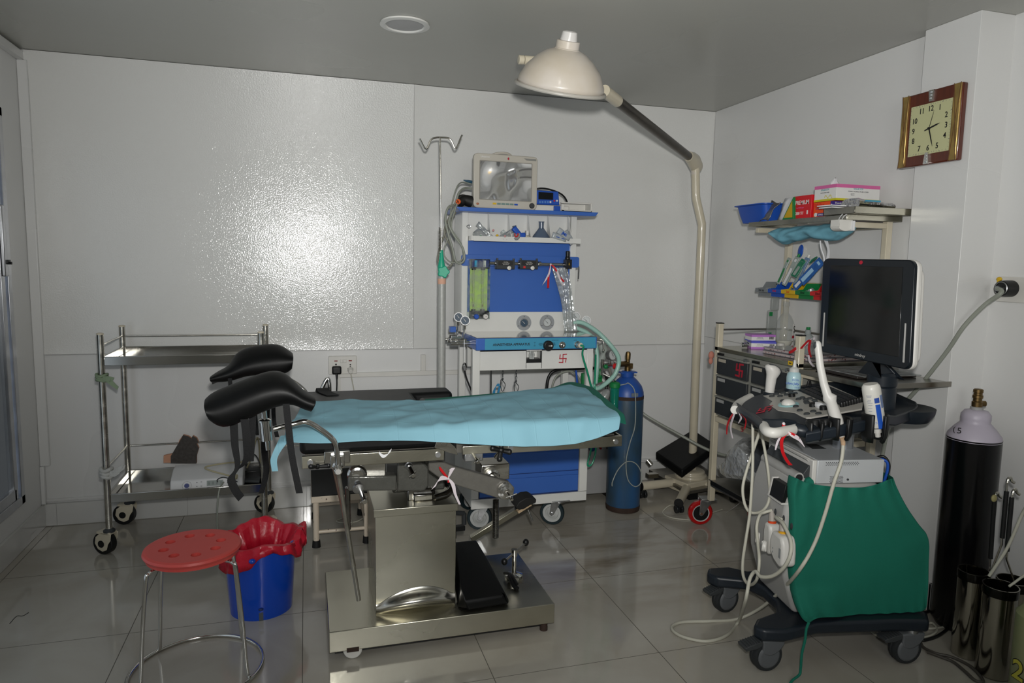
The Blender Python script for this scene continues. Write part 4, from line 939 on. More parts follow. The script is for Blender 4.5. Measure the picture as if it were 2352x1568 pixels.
# lower cabinet
p = MB(); p.box(MX0, MX1, MY0+.01, MY1, .145, .46); p.box(MX0+.0005, MX1-.0005, MY0-.001, MY0+.009, .135, .185); p.box(MX0-.0005, MX0+.038, MY0, MY0+.009, .187, .444); p.box(MX1-.045, MX1+.0005, MY0, MY0+.009, .187, .444)
p.box(MX0+.001, MX1-.001, MY0-.001, MY0+.009, .445, .459); p.build('cabinet', white, am, b=.002)
for z0, z1 in ((.195, .305), (.309, .438)):
    p = MB(); p.box(MX0+.045, MX1-.052, MY0-.002, MY0+.02, z0, z1-.022); p.prism([(0, 0), (.014, 0), (.026, .02), (.026, .022), (0, .022)], (MX0+.045, MY0, z1-.022), Y3*1, Z3, (MX1-MX0-.097, 0, 0)); p.build('drawer', bluen, am, b=.002)
p = MB(); p.box(MX0+.042, MX1-.049, MY0+.003, MY0+.012, .187, .44); p.build('drawer_gap', dblue, am)
for x, y, rot in ((.862, 3.45, 2.9), (1.262, 3.43, 2.6), (.88, 3.76, .4), (1.38, 3.76, .3)):
    R = .066; d = V((math.cos(rot), math.sin(rot), 0)); s = V((-d.y, d.x, 0)); c = V((x, y, R)); mt = c-d*.035
    p = MB()
    for sg in (-1, 1): p.prism([(-.05, .07), (.0, .07), (.012, -.005), (0, -.014), (-.012, -.005)], c+s*(sg*.019)-s*.0015, d, Z3, s*.003)
    p.cyl((mt.x, mt.y, .132), (mt.x, mt.y, .140), .040); p.obox((mt.x, mt.y, .143), (.10, .08, .004)); ca = p.build('castor', zinc, am, b=.001)
    p = MB(); p.lathe([(R*.74, -.013), (R*.96, -.013), (R, -.008), (R, .008), (R*.96, .013), (R*.74, .013)], c, s, n=40, caps=False); p.build('tyre', mat('dark_teal_tyre', '14262B', .5), ca)
    p = MB(); p.lathe([(0, -.010), (.02, -.010), (.02, -.014), (R*.5, -.006), (R*.56, -.014), (R*.75, -.014), (R*.75, .014), (R*.56, .014), (R*.5, .006), (.02, .014), (.02, .010), (0, .010)], c, s, n=36); p.build('wheel', mat('off_white_rim', 'B8BAB8', .5), ca)
    p = MB(); p.cyl(c-s*.026, c+s*.026, .007, n=6); p.build('axle', zinc, ca)
# legs and apron
for x0, x1, y0, y1 in ((MX0, MX0+.038, MY0, MY0+.03), (MX1-.02, MX1+.014, MY0, MY0+.03), (MX0, MX0+.034, 3.70, 3.735), (MX1-.035, MX1, 3.70, 3.735)):
    p = MB(); p.box(x0, x1, y0, y1, .455, .968); p.build('post', white, am, b=.002)
ax0, ax1, az0, az1, ay = MX0+.038, MX1-.02, .858, .966, MY0+.004
n0, n1, nz = A(1209, 850, Y=ay).x, A(1243, 850, Y=ay).x, A(1225, 833, Y=ay).z
p = MB(); p.box(ax0, n0, ay, ay+.02, az0, az1); p.box(n1, ax1, ay, ay+.02, az0, az1); p.box(n0, n1, ay, ay+.02, az0, nz); p.box(ax0, ax1, ay, ay+.3, az1-.012, az1); p.box(ax0, ax1, ay+.28, ay+.30, az0-.02, az1)
p.box(n0-.004, n0, ay, ay+.08, nz-.03, az1); p.box(n1, n1+.004, ay, ay+.08, nz-.03, az1); p.box(n0, n1, ay+.078, ay+.08, nz, az1)
p.build('apron', white, am, b=.001)
p = MB(); p.box(n0, n1, ay+.01, ay+.078, nz+.0, nz+.018); p.build('niche_floor', black, am)
xm = (n0+n1)/2-.006
p = MB(); p.lathe([(.0, 0), (.012, .002), (.014, .012), (.016, .025), (.010, .045), (.013, .06), (.010, .07), (.011, .085)], (xm, ay+.022, nz+.014), n=18); p.build('glass_sight_bowl', mat('clear_glass', (.9, .93, .93), .04, 0, .02, 5, trans=.9), am)
# desk
dz0, dz1, dy0, dy1, dx0, dx1 = .966, 1.029, 3.345, 3.665, .806, 1.456
p = MB(); p.box(dx0, dx1, dy0, dy1, dz0, dz1-.002); p.build('desk', bluen, am, b=.004)
p = MB(); p.box(dx0+.004, dx1-.004, dy0+.004, dy1-.004, dz1-.003, dz1+.001); p.build('desk_top', mat('mirror_steel', (.66, .65, .62), .08, 1, .05), am)
p = MB(); p.box(dx0+.045, dx1-.008, dy0-.003, dy0+.001, dz0+.003, dz1-.004); p.build('control_strip', labelblue, am)
yl = dy0-.0035
def fx(px_, py_): q = A(px_, py_, Y=yl); return V((q.x, yl, q.z))
c = fx(1175, 791); text('ANAESTHESIA APPARATUS', .0165, c, X3, Z3, ink, am, sx=.98, bold=.0004)
for px_, t, s_ in ((1276, 'OXYGEN FLUSH', .005), (1320, 'OUTLET', .005)): text(t, s_, fx(px_-1 if px_ < 1300 else px_+2, 781), X3, Z3, ink, am)
text('ON\nI\nI\nOFF', .006, fx(1228, 790), X3, Z3, ink, am); text('OXYGEN\nMONITOR\nLEVEL', .005, fx(1242, 791), X3, Z3, ink, am); text('OPEN\nCLOSED\nSYSTEM', .005, fx(1272, 790), X3, Z3, ink, am)
c = fx(1258, 793); p = MB(); p.lathe([(.026, 0), (.026, .018), (.022, .022), (0, .022)], c, (0, -1, 0), n=32); k_ = p.build('selector_knob', black, am, b=.001)
p = MB(); p.prism([(-.009, -.0015), (.004, -.0015), (.004, -.005), (.014, 0), (.004, .005), (.004, .0015), (-.009, .0015)], c+V((.006, -.0225, 0)), X3, Z3, (0, -.0008, 0)); p.build('arrow', whitep, k_)
c = fx(1291, 792); p = MB(); p.lathe([(.018, 0), (.018, .004), (.014, .007), (.010, .007), (.009, .004), (0, .007)], c, (0, -1, 0), n=28); p.build('flush_button', chrome, am)
c = fx(1326, 791); p = MB(); p.lathe([(.018, 0), (.018, .008), (.014, .012), (.013, .03), (.009, .034), (0, .034)], c, (0, -1, 0), n=28); p.build('gas_outlet_port', chrome, am)
p = MB(); p.lathe([(.010, -.004), (.013, 0), (.013, .012), (.008, .014)], c+V((.002, -.032, 0)), (0, -1, 0)); p.build('port_collar', mat('cream_nylon', 'C8C0B0', .5), am)
gp = [c+V((0, -.045, 0)), c+V((.012, -.055, -.005)), A(1338, 815, Y=3.31), A(1348, 850, Y=3.31), A(1356, 880, Y=3.32), A(1361, 905, Y=3.33), A(1362, 1000, Y=3.36), A(1356, 1040, Y=3.37), A(1350, 1062, Y=3.36), A(1352, 1070, Y=3.36), A(1362, 1060, Y=3.36), A(1369, 1020, Y=3.37), A(1366, 900, Y=3.35), A(1367, 860, Y=3.38), A(1368, 815, Y=3.45)]
cable('green_gas_tube', gp, .0052, greent, 'green oxygen tube looping down from the outlet on the front of the machine', 'tube')
# religious mark drawn by hand in red on the apron
def mark(o, u, v, s, m, par, th=.004, dep=.0006, slant=0, nm='red_hand_drawn_mark'):
    o = V(o); u = V(u); v = V(v); nn_ = u.cross(v).normalized(); p = MB()
    cnt = [0]
    def bar(a, b2):
        cnt[0] += 1
        a = V((a[0]+slant*a[1], a[1])); b2 = V((b2[0]+slant*b2[1], b2[1])); d_ = (b2-a).normalized(); q = V((-d_.y, d_.x))*th/2; e = d_*th*.4
        P = [a-e-q, b2+e-q, b2+e+q, a-e+q]; p.prism([(k.x, k.y) for k in P], o, u, v, nn_*(dep*(1+.35*cnt[0])))
    bar((-s*.9, -s*.05), (s*.9, .0)); bar((0, -s), (0, s)); bar((0, s), (s*.95, s*1.05)); bar((s*.85, 0), (s*.7, -s*.95)); bar((0, -s), (-s, -s*.95)); bar((-s*.85, 0), (-s*.75, s*.95))
    return p.build(nm, m, par)
c = A(1293, 823, Y=ay-.001); mark((c.x, ay-.0008, c.z), X3, Z3, .021, redm, am, .0045)
# chains and hanging rings under the apron
for px_, n_ in ((1155, 3), (1186, 4)):
    q = A(px_, 852, Y=3.45); zt = .858; p = MB()
    for k in range(n_):
        c = V((q.x, 3.45, zt-.010-k*.014)); a_ = X3 if k % 2 else Y3
        p.tube([c+a_*.0045*math.cos(t)+Z3*.009*math.sin(t) for t in [i*PI/5 for i in range(10)]], .0015, n=6, closed=True, sub=2)
    z = zt-.010-n_*.014-.004; p.ball((q.x, 3.45, z), (.005, .005, .007)); z -= .008
    p.tube([V((q.x-.002, 3.45, z)), V((q.x-.010, 3.45, z+.004)), V((q.x-.010, 3.45, z-.03)), V((q.x-.004, 3.45, z-.055)), V((q.x+.003, 3.45, z-.055)), V((q.x+.013, 3.45, z-.035)), V((q.x+.013, 3.45, z-.018)), V((q.x+.002, 3.45, z-.004))], .0022, n=8, closed=True, sub=2)
    p.build('hanging_chain_ring', dgrey, am)
p = MB(); q = A(1140, 890, Y=3.47); p.band([q+V((.018, 0, .012)), q+V((0, 0, .012)), q+V((-.012, 0, -.02)), q+V((-.014, 0, -.06))], [V((0, .006, .014)), V((.008, .0, .014)), V((.014, 0, .006)), V((.014, 0, 0))], .003); p.band([q+V((.018, 0, .006)), q+V((.012, 0, -.02)), q+V((.0, 0, -.06))], [V((.012, 0, .006))]*3, .003)
tag(p.build('blue_strap', mat('steel_blue_strap', '1F7AA8', .6)), 'steel blue strap looped behind the blue drape under the machine apron', 'strap')
p = MB(); q = A(1066, 825, Y=3.39); p.tube([q+Z3*.2*0+V((0, 0, .10)), q+V((0, 0, -.03))], .0015, n=5); p.cyl(q+V((0, 0, -.03)), q+V((.006, 0, -.055)), .009, n=8); p.build('dangling_plug', zinc, am)
cable('black_power_lead', [A(1064, 838, Y=3.45), A(1067, 850, Y=3.45), A(1072, 870, Y=3.45), A(1082, 895, Y=3.45), A(1090, 915, Y=3.46), V((.82, 3.47, .70)), V((.84, 3.5, .60)), V((.84, 3.55, .50))], .0045, black, 'black power lead hanging at the left side of the anaesthesia machine')
p = MB(); q = A(1067, 842, Y=3.45); p.ball(q, (.012, .012, .022)); tag(p.build('black_side_plug', black, origin=q), 'black plug hanging between the left posts of the machine', 'plug')
cable('thin_black_lead', [A(1128, 850, Y=3.46), A(1128, 880, Y=3.46), A(1128, 906, Y=3.46), V((.93, 3.46, .6)), V((.93, 3.5, .465))], .0035, black, 'straight thin black lead hanging under the middle of the machine apron')
cable('black_hose_loop', [A(1257, 930, Y=3.6), A(1256, 890, Y=3.6), A(1262, 862, Y=3.6), A(1280, 849, Y=3.6), A(1320, 846, Y=3.62), A(1370, 846, Y=3.66), A(1390, 860, Y=3.68), A(1395, 880, Y=3.68), A(1390, 900, Y=3.68)], .009, black, 'thick black hose arching behind the right post of the machine', 'hose')
cable('grey_hose_loop', [A(1266, 930, Y=3.62), A(1268, 890, Y=3.62), A(1280, 862, Y=3.62), A(1310, 852, Y=3.62), A(1330, 870, Y=3.62), A(1336, 900, Y=3.62)], .006, tubeg, 'thin grey hose arching under the right end of the machine apron', 'hose')
# ---- upper frame
uy = 3.665
for x0, x1 in ((.800, .833), (1.418, 1.452)):
    p = MB(); p.box(x0, x1, uy, uy+.05, 1.026, 1.672); p.build('upright', white, am, b=.002)
for x0, x1 in ((.803, .812), (1.440, 1.449)):
    p = MB(); p.box(x0, x1, uy+.05, uy+.20, 1.026, 1.668); p.build('side_panel', white, am)
p = MB(); p.box(.83, 1.42, uy+.012, uy+.02, 1.134, 1.52); p.build('back_panel', bluen, am)
p = MB(); p.box(.830, 1.42, uy-.002, uy+.02, 1.026, 1.136); p.build('gauge_panel', white, am, b=.002)
# compartment shelf
p = MB(); sy = 3.60
p.box(.848, 1.452, sy, uy+.03, 1.516, 1.522); p.box(.848, 1.452, sy-.003, sy+.001, 1.514, 1.541); p.box(.81, 1.452, uy+.025, uy+.03, 1.516, 1.668)
p.box(.835, .850, sy+.0, uy+.03, 1.516, 1.541)
p.build('compartment_shelf', white, am, b=.0008)
for px_ in (1120.5, 1166.5, 1211.5, 1257, 1303):
    xx = A(px_, 500, Y=uy+.02).x
    p = MB(); p.prism([(0, 0), (.075, 0), (.075, .145), (.062, .145), (0, .0)], (xx-.0015, sy+.006, 1.521), Y3, Z3, (.003, 0, 0)); p.build('divider', white, am)
p = MB(); p.hexa([(.765, 3.56, 1.663), (1.518, 3.56, 1.663), (1.50, uy+.22, 1.663), (.765, uy+.22, 1.663), (.745, 3.56, 1.684), (1.535, 3.56, 1.684), (1.51, uy+.22, 1.684), (.755, uy+.22, 1.684)]); p.build('top_board', bluen, am, b=.002)
# manifold bar with blocks
z = 1.413; by = uy-.012
p = MB(); p.rbox((.795, by, z-.030), X3, Z3, (0, .010, 0), .672, .060, .012); p.build('mounting_bar', bluen, am, b=.001)
q0 = A(1124, 604, Y=3.62); q1 = A(1297, 608, Y=3.62)
p = MB(); p.cyl(q0, q1, .0095, n=20); p.cyl(A(1236, 606, Y=3.62), A(1242, 606, Y=3.62), .014); p.build('manifold_tube', chrome, am)
for l, r in ((1140, 1182), (1194, 1235)):
    a = A(l, 597, Y=3.60); b2 = A(r, 618, Y=3.60)
    p = MB(); p.box(a.x, b2.x, 3.595, 3.635, b2.z, a.z); blk = p.build('vaporizer_block', mat('grey_anodised', '4C4E50', .3, .5, .1, 20), am, b=.002)
    p = MB(); p.rbox((a.x+.010, 3.5945, b2.z+.020), X3, Z3, (0, -.0008, 0), b2.x-a.x-.022, .022, .003); p.build('label_plate', ink, blk)
    text('Only filling\nwith the specified\nagent allowed', .0058, ((a.x+b2.x)/2, 3.5932, b2.z+.031), X3, Z3, whitep, blk)
    for xx in (a.x+.005, b2.x-.006): p = MB(); p.cyl((xx, 3.60, a.z), (xx, 3.60, a.z+.010), .0055); p.build('stud', dgrey, blk); 
    xx = a.x+(b2.x-a.x)*.62
    p = MB(); p.lathe([(.006, 0), (.006, .018), (.010, .019), (.0105, .028), (.004, .030), (.004, .026), (0, .026)], (xx, 3.597, b2.z+.006), (0, -1, 0)); p.build('filler_cap', whitep, blk)
xx = A(1205, 613, Y=3.5945); p = MB(); p.box(xx.x-.007, xx.x+.005, 3.5935, 3.5945, xx.z-.006, xx.z+.005); p.build('red_label', red, blk)
q = A(1305, 605, Y=3.60)
p = MB(); p.box(q.x-.017, q.x+.017, 3.585, 3.63, q.z-.028, q.z+.022); p.lathe([(.0145, 0), (.0145, .012), (.011, .014), (.0115, .045), (0, .047)], (q.x-.002, 3.605, q.z+.022)); rg = p.build('pressure_regulator', black, am, b=.002)
p = MB(); p.prism([(-.0012, -.006), (.0012, -.006), (.0012, .004), (-.0012, .004)], (q.x, 3.5845, q.z), X3, Z3, (0, -.0006, 0)); p.prism([(-.0035, -.004), (.0035, -.004), (0, -.011)], (q.x, 3.5845, q.z), X3, Z3, (0, -.0006, 0)); p.build('arrow', yellow, rg)
p = MB(); p.cyl((q.x-.002, 3.605, q.z-.028), (q.x-.002, 3.605, q.z-.055), .005); p.tube([V((q.x-.002, 3.605, q.z-.05)), V((q.x-.004, 3.603, q.z-.062)), V((q.x-.022, 3.60, q.z-.068))], .003); p.build('elbow', dgrey, rg)
p = MB(); p.tube([V((1.452, 3.66, 1.39)), V((1.466, 3.655, 1.388)), V((1.466, 3.655, 1.32))], .003); p.build('side_hook', dgrey, am)
p = MB(); q = A(1063, 600, Y=by-.001); p.cyl((q.x, by-.003, q.z), (q.x, by, q.z), .009); p.build('bar_bolt', dgrey, am)
# flowmeter
fm0 = A(1079, 594, Y=3.60); fm1 = A(1124, 731, Y=3.60)
xa, xb, zt, zb = fm0.x, fm1.x, fm0.z, fm1.z
p = MB(); p.box(xa+.010, xb-.006, 3.628, 3.634, zb+.04, zt-.048); fmp = p.build('flowmeter_scale', ylab, am)
p = MB(); p.box(xa+.007, xb-.002, 3.600, 3.645, zt-.050, zt-.001); q_ = p.build('flowmeter_head', black, am, b=.002)
p = MB(); p.box(xa+.012, xb-.006, 3.598, 3.6003, zt-.043, zt-.006); p.build('head_label', navylab, q_)
p = MB(); p.box(xa+.026, xa+.040, 3.597, 3.598, zt-.041, zt-.008); p.build('cyan_stripe', mat('cyan', '2FA8D8', .4), q_)
p = MB(); p.box(xa+.074, xa+.088, 3.597, 3.598, zt-.041, zt-.008); p.build('white_stripe', whitep, q_)
text('O2', .007, (xa+.033, 3.5965, zt-.036), X3, Z3, ink, q_); text('AIR', .005, (xa+.081, 3.5965, zt-.036), X3, Z3, ink, q_); text('FLOW', .004, (xa+.057, 3.5965, zt-.014), X3, Z3, gold, q_)
p = MB(); p.box(xa+.009, xb-.002, 3.600, 3.645, zb, zb+.040); fb_ = p.build('flowmeter_base', black, am, b=.002)
for i, (dx_, m_, nm) in enumerate(((.032, blueb, 'flow_knob'), (.082, whitep, 'flow_knob'))):
    p = MB()
    for zz in (zt-.050, zb+.040): p.cyl((xa+dx_-.006, 3.615, zz-.008), (xa+dx_-.006, 3.615, zz+.008), .012)
    p.build('tube_socket', black, am)
    p = MB(); p.cyl((xa+dx_-.006, 3.615, zb+.045), (xa+dx_-.006, 3.615, zt-.055), .0055, caps=True); gt = p.build('glass_tube', mat('pale_clear_tube', 'DDE8A8', .1, 0, .02, 5, alpha=.35), am)
    p = MB(); p.cyl((xa+dx_-.006, 3.615, zb+.062), (xa+dx_-.006, 3.615, zb+.074), .0045); p.build('float', mat('float_red', '7A2A20', .4), gt)
    p = MB()
    for k in range(26): p.box(xa+dx_-.014, xa+dx_-.006 if k % 5 else xa+dx_, 3.6265, 3.6278, zb+.085+k*.0068, zb+.0862+k*.0068)
    p.build('graduations', ink, am)
    p = MB(); c = V((xa+dx_+.002, 3.600, zb+.012)); p.lathe([(.007, 0), (.007, .01), (.0125, .012), (.0135, .030), (.011, .034), (0, .034)], c, (0, -1, 0), n=20); kn = p.build(nm, m_, am, b=.001)
    if i: text('10', .008, c+V((0, -.0345, 0)), X3, Z3, ink, kn)
p = MB(); p.box(xa, xb, 3.592, 3.5935, zb-.002, zt); p.box(xa, xa+.0015, 3.592, 3.66, zb-.002, zt); p.box(xb-.0015, xb, 3.592, 3.66, zb-.002, zt); p.build('acrylic_cover', acryl, am)
# round gauges in the panel
def gauge(c, r, ax, dial, parent, plate=True, name='pressure_gauge', ang=.8):
    c = V(c); ax = V(ax).normalized(); side = V((0, 0, 1)).cross(ax).normalized() if abs(ax.z) < .9 else X3; up_ = ax.cross(side)
    root = MB()
    if plate: root.lathe([(0, 0), (r*1.75, 0), (r*1.75, .003), (0, .003)], c, ax, n=40)
    else: root.lathe([(0, -.026), (r*.9, -.026), (r*.95, -.004), (r*1.0, 0), (0, 0)], c, ax, n=36)
    g0 = root.build(name, mat('gauge_plate_grey', 'A8ABAE', .35, .4) if plate else mat('dull_gauge_ring', 0), parent)
    p = MB(); p.lathe([(r*.86, .003), (r*.9, .009), (r*1.02, .009), (r*1.03, 0)], c, ax, n=36, caps=False); p.build('bezel', mat('dull_gauge_ring', (.34, .34, .34), .45, .8), g0)
    p = MB(); p.lathe([(0, .003), (r*.9, .003), (r*.9, .0045), (0, .0045)], c, ax, n=36); p.build('dial', dial, g0)
    inkc = whitep if dial is not dialw else ink
    p = MB(); u_ = side*math.cos(ang)+up_*math.sin(ang); w_ = up_*math.cos(ang)-side*math.sin(ang)
    p.prism([(-r*.3, -r*.05), (r*.6, -r*.02), (r*.6, r*.02), (-r*.3, r*.05)], c+ax*.0055, u_, w_, ax*.0006); p.build('needle', inkc, g0)
    p = MB()
    for k in range(11):
        t = math.radians(-45+27*k); d_ = side*math.cos(t)+up_*math.sin(t); p.cyl(c+d_*r*.68+ax*.0048, c+d_*r*.82+ax*.0048, r*.018, n=5)
    p.build('scale_marks', inkc, g0)
    if plate:
        for k in range(3): t = PI/2+k*2*PI/3; p = MB(); p.cyl(c+(side*math.cos(t)+up_*math.sin(t))*r*1.4, c+(side*math.cos(t)+up_*math.sin(t))*r*1.4+ax*.005, .0022); p.build('screw', ink, g0)
    return g0
dialw = mat('white_dial', 'C0C4C4', .5); dialb = mat('slate_blue_dial', '34495C', .5)
q = A(1203, 741, Y=uy-.002); gauge(q, .0245, (0, -1, 0), dialb, am, ang=2.4)
q = A(1256, 740, Y=uy-.002); gauge(q, .0245, (0, -1, 0), dialw, am, ang=2.4)
# yoke gauges left and right
for (px_, py_, y_, dl) in ((1053, 728, 3.60, dialb), (1068, 736, 3.53, dialb)):
    q = A(px_, py_, Y=y_); g0 = gauge(q, .0235, (-.15, -1, .1), dl, am, False, ang=2.2)
    p = MB(); p.cyl(q+V((0, .015, -.024)), q+V((0, .015, -.046)), .009, n=8); p.cyl(q+V((0, .015, -.046)), q+V((0, .015, -.09)), .005); p.build('gauge_stem', chrome, g0)
for (px_, py_, y_) in ((1322, 727, 3.66), (1346, 736, 3.58)):
    q = A(px_, py_, Y=y_); gauge(q, .0255, (-.25, -1, .1), dialw, am, False, ang=2.4)
p = MB()
for y_ in (3.53, 3.60):
    p.cyl((.715, y_, .995), (.80, y_, .990), .015, n=14); p.cyl((.70, y_, .996), (.722, y_, .995), .009, n=10); p.cyl((.75, y_-.03, .992), (.75, y_+.03, .992), .011, n=10); p.obox((.745, y_, 1.012), (.05, .026, .018))
p.cyl((.80, 3.46, .99), (.70, 3.45, .992), .0105); p.cyl((.80, 3.46, .99), (.845, 3.46, .99), .005)
p.build('cylinder_yoke', chrome, am, b=.001)
q = A(1040, 757, Y=3.62); p = MB(); p.box(q.x-.018, q.x+.014, 3.60, 3.64, q.z-.012, q.z+.018); p.build('blue_cap', bluen, am, b=.002)
q = A(1375, 779, Y=3.36); p = MB(); p.cyl((dx1-.005, 3.37, q.z), (q.x+.010, 3.365, q.z), .009); p.tube([V((q.x+.005, 3.36, q.z)), V((q.x+.020, 3.355, q.z-.004)), V((q.x+.024, 3.35, q.z-.02)), V((q.x+.026, 3.35, q.z-.052))], .0032); p.ball((q.x+.026, 3.35, q.z-.056), .0065); p.build('yoke_screw_handle', steel, am)
p = MB(); p.cyl(A(1320, 762, Y=3.63), A(1366, 778, Y=3.42), .006); p.build('steel_link', steel, am)

# ---- breathing hoses at right
for pts, lab in (([A(1318, 740, Y=3.6), A(1340, 742, Y=3.57), A(1372, 762, Y=3.50), A(1400, 790, Y=3.46), A(1418, 815, Y=3.45), A(1421, 835, Y=3.45), A(1412, 860, Y=3.45), A(1392, 880, Y=3.47), A(1372, 892, Y=3.50), A(1360, 884, Y=3.52)], 'aqua corrugated breathing hose arcing out from the right side of the machine'),
                 ([A(1322, 752, Y=3.62), A(1350, 765, Y=3.58), A(1366, 785, Y=3.55), A(1372, 820, Y=3.53), A(1371, 850, Y=3.52), A(1368, 880, Y=3.52)], 'aqua breathing hose hanging straight beside the right post of the machine')):
    cable('breathing_hose', pts, .0125, aqua, lab, 'hose', 'breathing hoses of the machine', coil=.05, sub=12)
p = MB(); p.tube([A(1380, 790, Y=3.60), A(1388, 812, Y=3.60), A(1376, 835, Y=3.60), A(1384, 860, Y=3.6)], lambda t: .018+.008*math.sin(t*6), n=12)
tag(p.build('breathing_bag', mat('pale_grey_rubber', '9EA6A0', .6, 0, .15, 20, .4, 40)), 'crumpled pale grey breathing bag hanging behind the hoses', 'breathing bag')
p = MB(); p.prism([(-.02, 0), (.012, .01), (.016, .06), (-.01, .075)], A(1378, 880, Y=3.58), X3, Z3, (0, .03, 0)); p.ball(A(1378, 858, Y=3.58), (.016, .016, .03)); tag(p.build('green_rubber_bag', greenp), 'dark green rubber part hanging behind the right post of the machine', 'bag')
p = MB(); p.lathe([(.013, 0), (.015, .01), (.015, .075), (.0, .08)], A(1340, 888, Y=3.55)); p.build('x', greenp) if 0 else None
p.build('green_cylinder_valve', greenp); tag(bpy.data.objects['green_cylinder_valve'], 'green valve body seen under the machine apron near the right post', 'valve')
cable('blue_tip_tube', [A(1323, 850, Y=3.56), A(1325, 870, Y=3.56), A(1326, 885, Y=3.56)], .006, blueb, 'short blue tipped tube under the right end of the apron', 'tube')

# ---- plastic bag hanging from the manifold
rows = []
for j, (py_, xl, xr) in enumerate(((612, 1266, 1302), (640, 1276, 1310), (665, 1284, 1314), (690, 1290, 1317), (715, 1293, 1320), (740, 1294, 1324), (762, 1296, 1326))):
    a = A(xl, py_, Y=3.585); b2 = A(xr, py_, Y=3.585); row = []
    for i in range(13):
        u = i/12; P = a.lerp(b2, u); P.y += .010*math.sin(u*14+j*.5)+.006*math.sin(u*29+j); row.append(P)
    rows.append(row)
p = MB(); p.grid(rows); bg_ = p.build('plastic_bag', bagc, sub=1, sharp=180, solid=.0006); tag(bg_, 'clear crinkled plastic bag hanging from the chrome bar of the machine', 'plastic bag')
k0 = A(1264, 607, Y=3.60)
PQ = lambda *l: [k0+V((0, -.008, 0))]+[A(a, b2, Y=3.578) for a, b2 in l]
ribbon('ribbon_bow', [
 (ribw, PQ((1262, 625), (1255, 640), (1245, 656)), [V((.003, 0, .002)), V((.010, 0, .002)), V((.012, 0, .004)), V((.002, 0, .004))], 'white_tail'),
 (ribr, PQ((1260, 635), (1259, 661)), [V((.006, 0, 0)), V((.011, 0, 0)), V((.012, 0, 0))], 'red_tail'),
 (ribr, PQ((1274, 615), (1285, 635), (1296, 647)), [V((.003, 0, .005)), V((.006, 0, .008)), V((.004, 0, .010)), V((.003, 0, .008))], 'red_tail'),
 (ribw, PQ((1276, 617), (1286, 640), (1293, 656)), [V((.002, 0, .006)), V((.006, 0, .006)), V((.011, 0, .004)), V((.009, 0, .003))], 'white_tail')], 'red and white ribbon tied on the chrome bar of the anaesthesia machine')

# ---- patient monitor on the top board
mz = 1.685; my = 3.60
mon = thing('patient_monitor', (1.0, my+.06, mz), 'beige patient monitor with silvery screen on the blue top board', 'monitor')
mtl, mtr, mbl, mbr = A(1096, 358, Y=my), A(1237, 369, Y=my+.02), A(1090, 479, Y=my), A(1232, 488, Y=my+.02)
zt = 1.965; zb = mz+.002
x0, x1 = .845, 1.200
sl = .0
Mm = Matrix.Translation((x0, my, zb)) @ Matrix.Rotation(math.radians(3), 4, 'Z')
mw, mh = x1-x0, .280
p = MB(Mm); p.rbox((0, 0, 0), X3, Z3, (0, .03, 0), mw, mh, .022); p.hexa([(.012, .03, .006), (mw-.012, .03, .006), (mw-.04, .13, .02), (.04, .13, .02), (.012, .03, mh-.01), (mw-.012, .03, mh-.01), (mw-.04, .13, mh-.04), (.04, .13, mh-.04)])
p.build('casing', beigep, mon, b=.005, seg=3)
p = MB(Mm); p.tube([V((.10, .08, mh-.01)), V((.14, .06, mh+.012)), V((.2, .05, mh+.014)), V((.25, .08, mh-.01))], .007); p.build('carry_handle', beigep, mon)
p = MB(Mm); p.rbox((.030, -.002, .042), X3, Z3, (0, .004, 0), mw-.062, mh-.078, .004); sb = p.build('screen_bezel', mat('bezel_grey', '8C8880', .4), mon)
def foilscreen():
    m = bpy.data.materials.new('reflective_screen_film'); m.use_nodes = True; nt = m.node_tree; N = nt.nodes; L = nt.links; b = N['Principled BSDF']
    b.inputs['Base Color'].default_value = (.85, .85, .85, 1); b.inputs['Metallic'].default_value = .85; b.inputs['Roughness'].default_value = .08
    tc = N.new('ShaderNodeTexCoord'); nz = N.new('ShaderNodeTexNoise'); nz.inputs['Scale'].default_value = 7; nz.inputs['Detail'].default_value = 0; L.new(tc.outputs['Object'], nz.inputs['Vector'])
    bp = N.new('ShaderNodeBump'); bp.inputs['Strength'].default_value = 1; bp.inputs['Distance'].default_value = .045; L.new(nz.outputs['Fac'], bp.inputs['Height']); L.new(bp.outputs[0], b.inputs['Normal']); return m
p = MB(Mm); n_ = 16; rows = []
sx0_, sx1_, sz0_, sz1_ = .034, mw-.036, .046, mh-.040
for j in range(n_+1):
    rows.append([V((sx0_+(sx1_-sx0_)*i/n_, -.0022-.0, sz0_+(sz1_-sz0_)*j/n_)) for i in range(n_+1)])
p.grid(rows); p.build('screen', foilscreen(), mon)
for i, m_ in enumerate((yellow, mat('grey_green_key', '6E8A84', .4), mat('grey_green_key', 0), mat('grey_green_key', 0), mat('grey_green_key', 0), blueb)):
    p = MB(Mm); p.box(.105+i*.024, .105+i*.024+.020, -.003, .001, .020, .029); p.build('key', m_, mon, b=.001)
p = MB(Mm); p.lathe([(.0145, 0), (.0145, .006), (.012, .010), (0, .010)], Vector((mw-.030, 0, .022)), (0, -1, 0)); p.build('rotary_knob', dgrey, mon)
p = MB(Mm); p.ball((.022, -.0005, .020), (.008, .002, .006)); p.build('power_button', mat('copper_mark', 'A86A50', .4), mon)
p = MB(Mm); p.ball((mw*.53, -.001, mh-.02), (.005, .0012, .007)); p.build('red_dab', redm, mon)
u_ = (Mm.to_3x3() @ X3)
text('Uniqtone', .013, Mm @ V((.060, -.0006, mh-.017)), u_, Z3, paper, mon)
